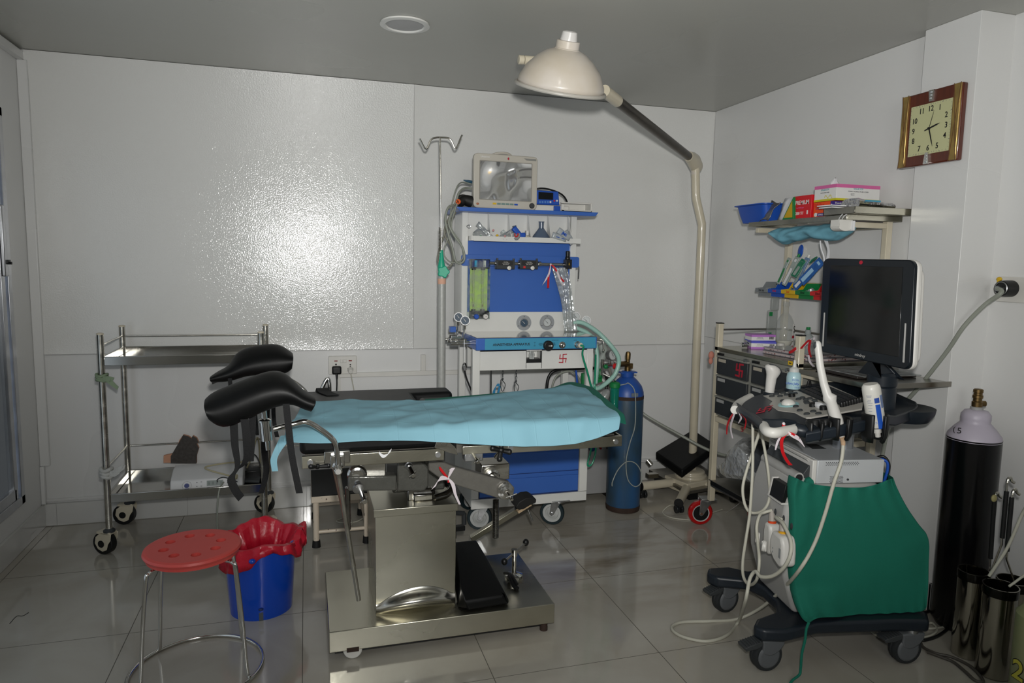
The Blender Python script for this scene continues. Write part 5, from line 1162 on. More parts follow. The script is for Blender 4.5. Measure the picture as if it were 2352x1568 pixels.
p = MB(Mm); p.prism([(0, 0), (.055, 0), (.055, .010), (-.015, .010)], (mw-.065, -.0008, mh-.022), X3, Z3, (0, .001, 0)); p.build('alarm_window', mat('alarm_grey', '8A8A86', .4), mon)
# leads and hoses out of its left side
xl = x0-.004
cable('monitor_lead_blue', [V((xl+.01, my+.08, 1.815)), V((xl-.025, my+.07, 1.82)), V((xl-.055, my+.05, 1.815)), V((xl-.08, my+.02, 1.79)), V((xl-.10, my, 1.74)), V((xl-.12, my-.02, 1.66)), V((xl-.13, my-.04, 1.55)), V((xl-.16, my-.04, 1.45)), V((xl-.12, my-.04, 1.40)), V((xl-.06, my-.04, 1.42)), V((xl-.07, my-.04, 1.50)), V((xl-.12, my-.04, 1.58)), V((xl-.09, my-.03, 1.70))], .0038, tubeg, 'thin grey monitoring lead looping from the monitor past the drip stand')
p = MB(); p.lathe([(.0, 0), (.003, .0), (.006, .02), (.0075, .03), (.0075, .048), (0, .05)], (xl-.035, my+.072, 1.832), (1, .1, -.15)); tag(p.build('lead_connector', mat('slate_blue', '2A5068', .4)), 'slate blue connector plugged into the left side of the monitor', 'connector')
cable('cuff_hose', [V((xl+.01, my+.07, 1.79)), V((xl-.03, my+.06, 1.79)), V((xl-.07, my+.02, 1.76)), V((xl-.095, my, 1.70)), V((xl-.135, my-.03, 1.68)), V((xl-.152, my-.04, 1.62)), V((xl-.140, my-.05, 1.55)), V((xl-.115, my-.05, 1.47)), V((xl-.10, my-.05, 1.41)), V((xl-.075, my-.05, 1.395)), V((xl-.052, my-.05, 1.42)), V((xl-.065, my-.05, 1.48)), V((xl-.11, my-.05, 1.54)), V((xl-.135, my-.045, 1.60)), V((xl-.11, my-.03, 1.665)), V((xl-.08, my, 1.70))], .0058, tubeg, 'thick grey cuff hose coiled in loops beside the drip stand', 'hose')
cable('cuff_hose_second', [V((xl-.09, my, 1.66)), V((xl-.125, my-.02, 1.60)), V((xl-.17, my-.03, 1.50)), V((xl-.188, my-.03, 1.42)), V((xl-.17, my-.03, 1.375)), V((xl-.13, my-.03, 1.375)), V((xl-.108, my-.03, 1.41)), V((xl-.12, my-.03, 1.48)), V((xl-.155, my-.03, 1.56)), V((xl-.10, my-.01, 1.68))], .0052, mat('brown_grey_hose', '77766A', .4), 'brown grey hose looped low behind the drip stand', 'hose')
p = MB(); p.tube([V((xl+.002, my+.03, 1.716)), V((xl-.04, my+.03, 1.725)), V((xl-.065, my+.02, 1.705))], lambda t: .032-.010*t, n=14)
p.tube([V((xl-.0, my+.10, 1.735)), V((xl-.04, my+.10, 1.74)), V((xl-.06, my+.10, 1.70))], .02, n=12); tag(p.build('pressure_cuff', rubber), 'rolled black blood pressure cuff lying left of the patient monitor', 'cuff')
q = A(1052, 463, Y=3.57)
p = MB(); p.lathe([(.013, 0), (.013, .008), (.006, .010), (.005, .03), (0, .032)], q, (.5, .8, .1)); c_ = p.build('spoked_stopper', mat('orange_plastic', 'E06020', .4)); tag(c_, 'small orange four-spoked cap among the hoses left of the monitor', 'cap')
p = MB()
for k in range(2): a_ = k*PI/2+.6; d_ = V((math.cos(a_), 0, math.sin(a_)))*.011; p.cyl(q+V((-.001, -.003, 0))-d_, q+V((-.001, -.003, 0))+d_, .0015, n=5)
p.build('spokes', ink, c_)
# ---- syringe pump
py = 3.66
pu = thing('syringe_pump', (1.35, py, 1.685), 'white and blue syringe pump on the top board right of the monitor', 'pump')
a = A(1232, 437, Y=py); b2 = A(1284, 471, Y=py)
p = MB(); p.prism([(0, 0), (b2.x-a.x+.004, -.002), (b2.x-a.x-.004, a.z-b2.z), (0, a.z-b2.z+.002)], (a.x, py, b2.z), X3, Z3, (0, .07, 0)); p.build('control_head', blueb, pu, b=.006, seg=3)
a2 = A(1237, 441, Y=py); b3 = A(1270, 459, Y=py)
p = MB(); p.box(a2.x, b3.x, py-.003, py+.001, b3.z, a2.z); p.build('display', lcd, pu)
for i, px_ in enumerate((1240, 1246, 1252, 1258, 1264, 1273, 1279)):
    q = A(px_, 464 if i < 5 else 461, Y=py); p = MB(); p.lathe([(.0055, 0), (.0055, .003), (0, .0035)], q, (0, -1, 0), n=14); p.build('button', [mat('light_blue_key', '5A8AC8', .4)]*4 and (redm if i == 5 else whitep if i in (4, 6) else mat('light_blue_key', '5A8AC8', .4)), pu)
a = A(1232, 474, Y=py); b2 = A(1360, 493, Y=py)
p = MB(); p.box(1.17, 1.40, py-.01, py+.09, 1.685, b2.z+.042); p.build('body', whitep, pu, b=.008, seg=3)
p = MB(); q = A(1280, 479, Y=py-.012); p.box(q.x-.022, q.x+.016, py-.022, py-.008, q.z-.014, q.z+.014); p.build('syringe_clamp', blueb, pu, b=.003)
a = A(1290, 463, Y=py-.02); b2 = A(1360, 493, Y=py-.02)
p = MB(); x0_, x1_, z0_, z1_ = a.x, b2.x, 1.686, a.z
p.box(x0_, x1_, py-.02, py+.07, z0_, z0_+.010); p.box(x1_-.009, x1_, py-.02, py+.07, z0_, z1_); p.box(x0_, x1_, py-.02, py-.012, z0_, z0_+.014); p.box(x0_, x1_, py-.015, py+.0, z1_-.008, z1_); p.box(x0_, x0_+.018, py-.02, py+.06, z0_, z1_-.012); p.box(x0_, x1_, py+.062, py+.07, z0_, z1_); p.build('syringe_cradle', whitep, pu, b=.003)
cable('pump_mains_lead', [V((1.20, py+.08, 1.80)), V((1.25, py+.06, 1.815)), V((1.32, py+.08, 1.812)), V((1.39, py+.09, 1.79)), V((1.43, py+.11, 1.75)), V((1.44, py+.12, 1.69))], .005, black, 'black mains lead arching behind the syringe pump')

# ---- things in the compartments
zf = 1.5225
def comp(x): return V((x, 3.633, zf))
rnd = random.Random(4)
def crumple(name, c, r, m, label, cat, seed, parts=None, n=14):
    p = MB(); c = V(c); mm = n//2+1; rings = []
    for i in range(mm+1):
        f = -PI/2+i*PI/mm; cc = max(math.cos(f), .02); ring = []
        for t in range(n):
            d_ = V((cc*math.cos(t*2*PI/n), cc*math.sin(t*2*PI/n), math.sin(f))); k = 1+.35*noise.noise(d_*2.3+V((seed, seed, seed)))
            ring.append(c+V((d_.x*r[0]*k, d_.y*r[1]*k, (d_.z+1)*r[2]*k)))
        rings.append(ring)
    p.loft(rings); o = p.build(name, m, sharp=25); return tag(o, label, cat)
o = crumple('airway_mask_bag', (A(1104, 540, Y=3.633).x, 3.635, zf+.001), (.044, .026, .026), bagc, 'crumpled clear bag with a green tipped mask in the leftmost compartment', 'bag', 1)
p = MB(); p.ball((A(1104, 540, Y=3.61).x, 3.605, zf+.016), (.008, .004, .006)); p.build('green_tip', greenp, o)
for i, (px_, h, lean, m_, lab) in enumerate(((1131, .095, -.006, bagc, 'tall clear sachet leaning on the divider in the second compartment'), (1141, .07, .008, bagc, 'clear sachet with a yellow stopper in the second compartment'), (1155, .055, .0, wrapc, 'short clear printed sachet at the right of the second compartment'))):
    q = A(px_, 540, Y=3.63)
    rows = [[V((q.x-.016+.032*u/6+lean*v*2, 3.625-.012*i+.02*v/6+.004*math.sin(u*2+v), zf+.001+h*v/6*(1-.25*abs(u/3-1)*(v/6)))) for u in range(7)] for v in range(7)]
    p = MB(); p.grid(rows); o = p.build('sachet', m_, solid=.006, sharp=180); tag(o, lab, 'packet', 'sachets in the second compartment')
    if i == 1: p = MB(); p.ball((q.x-.004, 3.606, zf+.024), (.008, .005, .006)); p.build('yellow_stopper', yellow, o)
    if i != 1: p = MB(); p.ball((q.x, 3.612-.012*i, zf+(.05 if i == 0 else .02)), (.006, .004, .006)); p.build('pink_stopper', mat('dusty_pink', 'C89090', .5), o)
q = A(1190, 535, Y=3.615)
inh = thing('blue_inhaler', (q.x, 3.62, zf), 'bright blue plastic inhaler piece in the middle compartment', 'inhaler')
p = MB(); p.obox(A(1186, 531, Y=3.615), (.052, .026, .028), (0, .85, 0)); p.obox(A(1198, 540, Y=3.615), (.040, .028, .026), (0, -.1, 0)); p.build('body', blueb, inh, b=.006, seg=3)
p = MB(); p.obox(A(1210, 535, Y=3.612), (.014, .028, .026)); p.build('white_end', whitep, inh, b=.002)
p = MB(); p.tube([A(1184, 528, Y=3.63), A(1181, 518, Y=3.63)], .011, n=14); p.build('clear_mouthpiece', bluelens, inh)
q = A(1185, 543, Y=3.625); p = MB(); p.lathe([(.013, 0), (.020, .004), (.020, .012), (.011, .014)], V((q.x, 3.612, q.z)), (-.3, -.7, .5), sy=1.4); o = p.build('red_cushioned_ring', greyp); tag(o, 'grey oval breathing piece with a red rim in the middle compartment', 'mask')
p = MB(); p.lathe([(.006, .0135), (.0115, .0135), (.0115, .016), (.006, .016)], V((q.x, 3.612, q.z)), (-.3, -.7, .5), caps=False, sy=1.4); p.build('red_rim', red, o)
crumple('gauze_roll', (A(1212, 548, Y=3.61).x, 3.615, zf), (.030, .016, .013), mat('off_white_gauze', 'C4C0B0', .9), 'off-white gauze roll lying in the middle compartment', 'gauze', 3)
q = A(1243, 540, Y=3.635)
fmk = thing('face_mask', (q.x, 3.635, zf), 'smoky blue clear dome-shaped face mask in the fourth compartment', 'mask')
p = MB(); p.lathe([(.052, 0), (.054, .010), (.046, .028), (.028, .052), (.016, .068), (.014, .072)], (q.x, 3.635, zf+.001), n=32, sy=.62); p.build('dome', bluelens, fmk)
p = MB(); p.lathe([(.013, .068), (.014, .10), (.016, .102), (.016, .106), (.012, .106)], (q.x, 3.635, zf+.001), n=24, caps=False); p.build('neck', bluelens, fmk)
for i, (px_, py_, ang, lab) in enumerate(((1293, 538, -.55, 'wrapped white and blue packet, topmost in the right compartment, marked JMS'), (1285, 544, -.25, 'wrapped white and blue packet lying at the bottom of the right compartment'), (1310, 545, -.95, 'wrapped packet sliding out over the right end of the compartment shelf'))):
    q = A(px_, py_, Y=3.60-.008*i); p = MB()
    Mx = Matrix.Translation((q.x, 3.606-.012*(2-i), q.z)) @ Matrix.Rotation(-ang, 4, 'Y')
    rows = [[Mx @ V((-.042+.084*u/8, .003*math.sin(u*1.7+v), -.016+.032*v/4)) for u in range(9)] for v in range(5)]
    p.grid(rows); o = p.build('wrapped_packet', mat('milky_wrap', 'B0B6BA', .25, 0, .1, 20, alpha=.85), solid=.006, sharp=180); tag(o, lab, 'packet')
    if i == 0: text('JMS', .02, Mx @ V((-.0, -.005, .0)), Mx.to_3x3() @ X3, Mx.to_3x3() @ Z3, blueb, o, bold=.001)
    else: p = MB(Mx); p.box(-.02, .0, -.0068, -.0055, -.006, -.002); p.box(.012, .03, -.0068, -.0055, -.006, -.002); p.build('blue_print', blueb, o)
q = A(1079, 520, Y=uy-.0); p = MB(); p.tube([V((.836+.010*math.cos(t), uy+.0, q.z+.007*math.sin(t))) for t in [i*PI/4 for i in range(8)]], .003, n=6, closed=True); p.build('lug', zinc, am)

# ================================================================ BLUE OXYGEN CYLINDER
oc = V((1.742, 3.56, 0)); R = .097
ox = thing('oxygen_cylinder', oc, 'worn blue gas cylinder with brass valve standing right of the machine', 'gas cylinder')
p = MB(); p.lathe([(0, .004), (R-.012, .004), (R, .03), (R, .655), (R-.002, .672)], oc, n=48); p.build('body', cylblue, ox)
p = MB(); p.lathe([(R-.014, 0), (R-.001, .004), (R+.002, .024), (R+.001, .034)], oc, n=48); p.build('foot_ring', rust, ox)
p = MB(); p.lathe([(R+.0004, .660), (R-.002, .69), (R-.014, .725), (R-.040, .757), (.040, .772), (.028, .778), (0, .78)], oc, n=48); p.build('shoulder', cyltop, ox)
p = MB(); p.lathe([(R+.0006, .652), (R+.0006, .672)], oc, n=48, caps=False); p.build('rust_line', rust, ox)
p = MB(); p.lathe([(.036, .775), (.038, .80), (.030, .808), (.0, .808)], oc); p.obox(oc+V((0, 0, .800)), (.10, .05, .008)); p.build('collar', cyltop, ox)
q = A(1456, 905, Y=oc.y-R+.012); p = MB(); p.rbox((q.x-.02, oc.y-R-.001, q.z-.012), X3, Z3, (0, .004, 0), .04, .02, .003); p.build('worn_label', mat('worn_label', '66707A', .8), ox)
bt_ = mat('aged_brass', (.24, .16, .07), .4, 1, .3, 30)
p = MB(); p.lathe([(.017, .80), (.017, .83), (.012, .835), (.012, .87), (.014, .872), (.015, .905), (.012, .915), (.006, .918)], oc, n=16); p.cyl(oc+V((-.065, -.01, .848)), oc+V((0, 0, .848)), .016, n=8); p.obox(oc+V((.018, 0, .835)), (.02, .02, .03)); p.build('valve', bt_, ox)
rg = thing('oxygen_regulator', oc+V((-.10, -.02, .84)), 'chrome regulator with gauge, flow tube and green humidifier bottle on the blue cylinder', 'regulator')
p = MB(); p.cyl(oc+V((-.065, -.01, .848)), oc+V((-.15, -.02, .845)), .013, n=14); p.lathe([(.017, 0), (.019, .006), (.017, .014)], oc+V((-.08, -.011, .847)), (-1, -.1, 0)); p.cyl(oc+V((-.12, -.02, .845)), oc+V((-.12, -.02, .875)), .008); p.cyl(oc+V((-.165, -.02, .79)), oc+V((-.165, -.02, .88)), .008); p.build('regulator_body', chrome, rg)
gauge(oc+V((-.115, -.035, .905)), .030, (.25, -1, .15), dialw, rg, False, ang=2.0)
p = MB(); p.cyl(oc+V((-.108, -.05, .845)), oc+V((-.095, -.068, .845)), .016); p.build('red_knob', red, rg, b=.002)
p = MB(); p.ball(oc+V((-.155, -.045, .842)), .013); p.build('green_knob', greenp, rg)
q0 = A(1402, 815, Y=3.56); q1 = A(1411, 862, Y=3.56); p = MB(); p.cyl(q1, q0, .012, n=16); p.build('flow_tube', mat('clear_flow_tube', 'AEB2B0', .08, 0, .05, 5, alpha=.5), rg)
q = A(1412, 890, Y=3.48); hb = q
p = MB(); p.lathe([(.027, 0), (.030, .004), (.030, .024), (.022, .032), (.0, .034)], q); p.build('humidifier_cap', greenp, rg)
p = MB(); p.lathe([(0, -.118), (.020, -.116), (.023, -.11), (.026, 0)], q, n=28); p.build('humidifier_bottle', mat('clear_green_bottle', '12806A', .06, 0, .1, 5, alpha=.75, coat=.5), rg)
p = MB(); p.tube([hb+V((0, 0, .034)), hb+V((-.01, .04, .05)), oc+V((-.165, -.02, .80))], .007); p.build('humidifier_stem', chrome, rg)
cable('oxygen_tube', [hb+V((.025, 0, .012)), hb+V((.06, -.01, .02)), A(1444, 880, Y=3.47), A(1457, 895, Y=3.455), A(1460, 930, Y=3.455), A(1458, 980, Y=3.455), A(1446, 1020, Y=3.455), A(1438, 1060, Y=3.455), A(1442, 1100, Y=3.45), A(1458, 1117, Y=3.45), A(1472, 1108, Y=3.45), A(1473, 1085, Y=3.45), A(1460, 1064, Y=3.45), A(1440, 1060, Y=3.45), A(1420, 1078, Y=3.44), A(1407, 1105, Y=3.43), A(1406, 1116, Y=3.43)], .0032, mat('pale_clear_tube2', 'A9B0AC', .2, 0, .05, 8, alpha=.6), 'thin clear oxygen tube looping in front of the blue cylinder', 'tube')
q = A(1385, 885, Y=3.66); p = MB(); p.lathe([(0, -.05), (.022, -.045), (.026, 0), (.022, .02), (.012, .03)], A(1392, 905, Y=3.60), (.5, 0, 1)); tag(p.build('clear_water_trap', mat('clear_flow_tube', 0), sharp=60), 'clear plastic suction cup hanging between the hoses and the cylinder', 'cup')
cable('steel_grey_hose', [A(1370, 845, Y=3.7), A(1385, 835, Y=3.7), A(1400, 850, Y=3.7), A(1404, 870, Y=3.7), A(1396, 890, Y=3.68), A(1375, 868, Y=3.66), A(1368, 862, Y=3.66)], .006, mat('warm_grey_hose', '8A887E', .4), 'looped warm grey hose between the machine post and the blue cylinder', 'hose')
# grey cabinet behind
gb = thing('grey_stabiliser_box', (1.60, 3.90, 0), 'plain light grey metal box with knobs behind the blue cylinder', 'electrical box')
p = MB(); p.box(1.455, 1.80, 3.745, 4.00, .035, .385); p.build('casing', mat('light_grey_metal', '9A9A9A', .45, .1), gb, b=.004)
for dx_ in (.05, .30):
    p = MB(); p.box(1.455+dx_-.02, 1.455+dx_+.02, 3.76, 3.99, 0, .036); p.build('foot', black, gb)
for px_, m_, r in ((1359, navylab, .020), (1378, mat('dark_red', 0), .007), (1395, black, .007)):
    q = A(px_, 1028, Y=3.74); p = MB(); p.lathe([(r, 0), (r, .012), (r*.8, .016), (0, .016)], q, (0, -1, 0)); p.build('knob', m_, gb)
q = A(1412, 1057, Y=3.743); p = MB(); p.box(q.x-.014, q.x+.014, 3.742, 3.746, q.z-.022, q.z+.02); lb = p.build('label', whitep, gb)
p = MB()
for dx_, dz in ((-.005, .006), (.005, .006), (0, -.002)): p.ball((q.x+dx_, 3.741, q.z+dz), (.0048, .001, .0048), 10)
p.build('red_dots', redm, lb)
p = MB(); p.box(1.48, 1.60, 3.775, 3.78, .387, .392); p.tube([V((1.46, 3.77, .392)), V((1.52, 3.76, .400)), V((1.60, 3.76, .398)), V((1.66, 3.77, .394))], .006); tag(p.build('red_lead', red), 'red lead lying on top of the grey metal box', 'cable')

# ================================================================ EXAMINATION LAMP
lp = V((2.283, 3.73, 0))
el = thing('examination_lamp', lp, 'cream floor-standing examination lamp with big domed shade reaching up to the ceiling', 'examination lamp')
p = MB(); p.obox(lp+V((-.012, -.01, .068)), (.235, .20, .070), (0, 0, .25)); p.lathe([(.0, .10), (.098, .10), (.098, .118), (.086, .124), (.086, .142), (.070, .150), (.030, .150), (.024, .160), (0, .16)], lp, n=40); p.build('base', cream, el, b=.006, seg=3)
for e in (V((1.93, 3.70, .075)), V((2.02, 3.41, .062)), V((2.46, 3.50, .060))):
    s_ = lp+V((0, 0, .075)); d = (e-s_).normalized()
    p = MB(); p.cyl(s_+d*.07, e, .026, n=22); lg = p.build('foot_bar', cream, el)
    p = MB(); p.cyl(e, e+d*.004, .0265, n=22); p.build('end_cap', black, lg)
    w_ = e-d*.012; p = MB()
    for k in (-.014, .014): p.cyl((w_.x+k-.008, w_.y, .024), (w_.x+k+.008, w_.y, .024), .024, n=20)
    p.cyl((w_.x, w_.y, .03), (w_.x, w_.y, .05), .010); p.build('twin_castor', mat('dull_black_chrome', '2A2C2E', .25, .3, .3, 20), lg, b=.002)
x1_, y1_ = lp.x, lp.y
p = MB(); p.tube([V((x1_+.009, y1_, .15)), V((x1_, y1_, .9)), V((x1_-.004, y1_, 1.60)), V((x1_-.005, y1_, 1.655)), V((x1_-.052, y1_, 1.805)), V((x1_-.056, y1_, 1.84)), V((x1_-.066, y1_, 1.975))], .0245, n=20, smooth=False)
p.build('pole', cream, el, sharp=50)
p = MB(); p.cyl((x1_-.066, y1_, 1.94), (x1_-.066, y1_, 1.985), .0235); p.cyl((x1_-.066, y1_, 1.97), (x1_-.066, y1_, 1.975), .0242); p.build('pole_head', lampw, el)
hb0 = V((x1_-.075, y1_, 2.02)); arm_end = A(1392, 212, Y=2.80)
d = (arm_end-hb0).normalized()
side = d.cross(Z3).normalized(); upv = side.cross(d)
p = MB(); p.loft([[hb0+d*a+side*(w2*math.cos(t))+upv*(h2*math.sin(t)+o2) for t in [i*PI/8 for i in range(16)]] for a, w2, h2, o2 in ((-.095, .012, .014, -.022), (-.080, .030, .040, -.016), (-.02, .036, .056, -.012), (.05, .032, .044, -.002), (.125, .027, .029, 0))])
p.build('elbow_housing', cream, el)
sl = arm_end-d*.13
p = MB(); p.cyl(hb0+d*.115, sl, .0235, n=22); p.build('dark_arm', mat('worn_dark_metal', '4A443C', .3, .6, .35, 14, stretch=(1, 1, 1)), el)
p = MB(); p.cyl(sl, arm_end+d*.02, .0255, n=22); p.build('arm_sleeve', cream, el)
# dome
dc = A(1287, 203, Y=2.70)
ax = (Z3*math.cos(math.radians(20))+V((-.35, -.94, 0))*math.sin(math.radians(20))).normalized(); ax = (ax+V((.94, -.35, 0))*math.tan(math.radians(9))).normalized()
R = .178
p = MB(); p.lathe([(R-.004, .004), (R-.008, .026), (R-.032, .072), (R-.068, .110), (.076, .134), (.054, .143), (.044, .145), (0, .146)], dc, ax, n=64, caps=False); dm = p.build('lamp_shade', lampw, el, solid=.003, sharp=60)
p = MB(); p.tube([dc+(ax.orthogonal().normalized()*math.cos(t)+ax.cross(ax.orthogonal().normalized())*math.sin(t))*R for t in [i*PI/32 for i in range(64)]], .0075, n=10, smooth=False, closed=True); p.build('shade_rim', mat('grey_white_rim', 'B4B0A8', .35), dm)
p = MB(); p.lathe([(R*.25, .11), (R*.6, .05), (R-.014, .006)], dc, ax, n=40, caps=False); p.build('reflector', chrome, dm)
p = MB(); p.lathe([(.050, .140), (.050, .147), (.046, .149), (.046, .175), (.041, .177), (0, .177)], dc, ax, n=36); p.build('socket_collar', lampw, dm, b=.001)
p = MB(); p.lathe([(.034, .175), (.033, .184), (.029, .208), (.024, .210), (.018, .206), (0, .206)], dc, ax, n=36); p.build('socket_cap', mat('gloss_white_enamel', 'D4D2CF', .2, 0, .04, 5, coat=.5), dm)
h0 = A(1235, 140, Y=2.85); h1 = A(1191, 137, Y=2.85)
p = MB(); p.cyl(h0+(h0-h1)*1.2, h1+(h0-h1)*.3, .018, n=20); p.cyl(h1+(h0-h1)*.28, h1, .0185, n=20); p.build('grip_handle', cream, el, b=.003)
arm_q = dc+ax*.05
p = MB(); p.tube([arm_end, arm_end+V((-.06, .02, .03)), dc+ax*.05+V((.02, .20, 0)), h0+(h0-h1)*.8], .012, n=12); p.build('yoke', cream, el)
cable('lamp_mains_lead', [A(1560, 1165, Y=3.50), A(1540, 1160, Z=.03), A(1522, 1176, Z=.004), A(1540, 1188, Z=.004), A(1575, 1193, Z=.004), A(1600, 1194, Z=.004), (2.12, 3.33, .004), (2.3, 3.4, .004)], .0035, tubew, 'grey lead curling on the floor around the foot of the lamp')

# ================================================================ CUSHIONED PLATE IN THE CORNER
cs = thing('stool_top_section', (2.2, 3.85, .1), 'thick square black cushion on a steel plate lying on the floor in the back corner', 'cushion')
q = [A(1487, 1062, Y=3.86), A(1560, 1108, Y=3.50), A(1660, 1062, Y=3.62), A(1600, 1035, Y=4.0)]
pl4 = [V((2.10, 3.93, .10)), V((2.16, 3.56, .07)), V((2.50, 3.62, .07)), V((2.49, 3.96, .10))]
for v in pl4: v.x = min(v.x, XR-.03)
p = MB(); p.hexa([v-Z3*.02 for v in pl4]+pl4); p.build('steel_plate', steeld, cs, b=.002)
p = MB(); p.box(2.14, 2.20, 3.84, 3.93, 0, .09); p.box(2.42, 2.48, 3.84, 3.93, 0, .09); p.box(2.20, 2.26, 3.60, 3.66, 0, .06); p.box(2.42, 2.48, 3.66, 3.72, 0, .06); p.build('plate_feet', black, cs)
tl4 = [A(1505, 1037, Y=3.90), A(1566, 1080, Y=3.62), A(1645, 1020, Y=3.68), A(1592, 985, Y=3.97)]
for v in tl4: v.x = min(v.x, XR-.03)
lo4 = [V((v.x+.004, v.y, max(v.z-.052, .098))) for v in tl4]
p = MB(); p.hexa(lo4+tl4); p.build('cushion', vinyl, cs, b=.010, seg=3)
p = MB(); p.cyl(A(1487, 1057, Y=3.80), A(1496, 1068, Y=3.78), .016); p.build('steel_catch', steel, cs)
p = MB(); p.box(2.03, 2.10, 3.80, 3.84, .085, .11); p.build('catch_bracket', steel, cs)

# ================================================================ DRAWER CART
CX0, CX1, CY0, CY1 = 2.066, 2.492, 2.545, 3.20
ct = thing('drawer_cart', (2.28, 2.88, 0), 'cream framed drawer cart with steel top, dark grey drawers and red wheels', 'cart')
for x, y, z1_ in ((CX0, CY1-.03, 1.108), (CX0, CY0, 1.108), (CX1-.03, CY1-.03, 1.62), (CX1-.03, CY0-.03, 1.62)):
    p = MB(); p.box(x, x+.030, y, y+.030, .150, z1_); po = p.build('post', cream, ct, b=.003)
    if z1_ < 1.2: p = MB(); p.box(x-.001, x+.031, y-.001, y+.031, z1_-.001, z1_+.004); p.build('cap', black, po)
p = MB(); p.box(CX0, CX1, CY0+.0, CY1, .966, .986); p.build('top_tray', steelh, ct, b=.002)
for z in (.59, .235):
    p = MB(); p.box(CX0+.002, CX0+.026, CY0+.03, CY1-.03, z, z+.028); p.box(CX1-.026, CX1-.004, CY0, CY1-.03, z, z+.028); p.box(CX0+.03, CX1-.03, CY0+.002, CY0+.026, z, z+.028); p.box(CX0+.03, CX1-.03, CY1-.026, CY1-.002, z, z+.028); p.build('frame_rail', cream, ct, b=.002)
p = MB(); p.box(CX0-.002, CX1, CY0+.01, CY1-.01, .262, .268); p.box(CX0-.003, CX0+.002, CY0+.03, CY1-.03, .235, .268); p.build('bottom_shelf', steeld, ct, b=.001)
p = MB(); p.box(CX0-.004, CX0-.002, CY0+.03, CY1-.03, .245, .266); p.build('shelf_edge', black, ct)
for a, b2 in (((CX0+.015, CY1-.015, 1.075), (CX1-.015, CY1-.015, 1.075)), ((CX1-.015, CY1-.015, 1.075), (CX1-.015, CY0, 1.075))):
    p = MB(); p.cyl(a, b2, .005); p.build('guard_rail', steeld, ct)
q = (CX1-.015, CY1-.015)
# drawer units: two columns of three
dg = mat('charcoal_drawer', '2E3134', .5, 0, .08, 30); fr = mat('light_grey_drawer_frame', '86867F', .45)
cols_ = ((3.168, 2.896), (2.872, 2.585))
p = MB(); p.box(CX0+.006, CX1-.04, CY0+.035, CY1-.032, .625, .964); cab = p.build('drawer_housing', fr, ct, b=.002)
for ci, (ya, yb) in enumerate(cols_):
    for ri, (za, zb) in enumerate(((.847, .934), (.737, .833), (.636, .722))):
        p = MB(); p.box(CX0-.006, CX0+.012, yb+.004, ya-.004, za, zb); dr = p.build('drawer', dg, ct, b=.003)
        p = MB(); p.box(CX0-.008, CX0+.006, yb+.002, ya-.002, zb, zb+.010); p.build('drawer_lip', fr, dr, b=.001)
        p = MB(); p.box(CX0-.0072, CX0-.006, ya-.085, ya-.020, zb-.022, zb-.006); p.build('label_strip', mat('aged_label', 'B0A898', .6) if ri == 0 else mat('pale_label', 'A4A4A2', .6), dr)
    p = MB(); p.box(CX0-.0055, CX0+.006, ya-.05, ya-.004, .942, .956); p.build('clip', black, ct); 
    p = MB(); p.cyl((CX0-.008, yb+.03, .948), (CX0+.006, yb+.03, .948), .008, n=14); p.cyl((CX0-.008, yb+.012, .948), (CX0+.006, yb+.012, .948), .006, n=14) if ci == 0 else None; p.build('lock', zinc, ct)
dr0 = [o for o in bpy.data.objects if o.name.startswith('drawer') and o.parent == ct][1]
mark((CX0-.0065, 2.962, .893), -Y3, Z3, .030, redm, dr0, .009, .0005, nm='red_marker_sign')
p = MB(); q = A(1815, 834, X=CX0-.002); p.box(CX0-.0025, CX0-.0005, q.y-.014, q.y+.014, q.z-.008, q.z+.010); yt = p.build('yellow_tag', yellow, ct)
p = MB(); p.box(CX0-.003, CX0-.002, q.y-.008, q.y+.008, q.z-.002, q.z+.003); p.build('tag_print', ink, yt)
q = A(1705, 982, X=CX0-.001); mark((CX0-.001, q.y, .604), -Y3, Z3, .011, redm, ct, .003, nm='small_red_mark')
q = A(1810, 1015, X=CX0-.001); mark((CX0-.001, q.y, .604), -Y3, Z3, .011, redm, ct, .003, nm='small_red_mark')
# castors with red tyres
for x, y, rot in ((2.05, 3.235, 2.9), (2.345, 3.115, 2.2), (2.05, 2.60, 2.6), (2.42, 2.58, .3)):
    R = .067; d = V((math.cos(rot), math.sin(rot), 0)); s = V((-d.y, d.x, 0)); c = V((x, y, R)); mt = c-d*.038
    p = MB()
    for sg in (-1, 1): p.prism([(-.060, .075), (.008, .075), (.012, -.006), (0, -.014), (-.012, -.006)], c+s*(sg*.022)-s*.0015, d, Z3, s*.003)
    p.obox((mt.x, mt.y, .146), (.085, .07, .008), (0, 0, rot)); p.cyl((mt.x, mt.y, .136), (mt.x, mt.y, .144), .036); ca = p.build('castor', zinc, ct, b=.001)
    p = MB(); p.lathe([(R*.70, -.015), (R*.9, -.016), (R, -.008), (R, .008), (R*.9, .016), (R*.70, .015)], c, s, n=44, caps=False); p.build('tyre', mat('red_polyurethane', 'B0080C', .12, 0, .05, 5, coat=.6), ca)
    p = MB(); p.lathe([(R*.62, -.014), (R*.70, -.0155), (R*.70, .0155), (R*.62, .014)], c, s, n=40, caps=False); p.build('white_ring', mat('off_white_rim', 'B8BAB8', .5), ca)
    p = MB(); p.cyl(c-s*.012, c+s*.012, R*.63, n=36); p.build('hub', black, ca)
    p = MB(); p.cyl(c-s*.027, c+s*.027, .007, n=6); p.build('axle', mat('rusty_bolt', '7A5A48', .5, .5), ca)
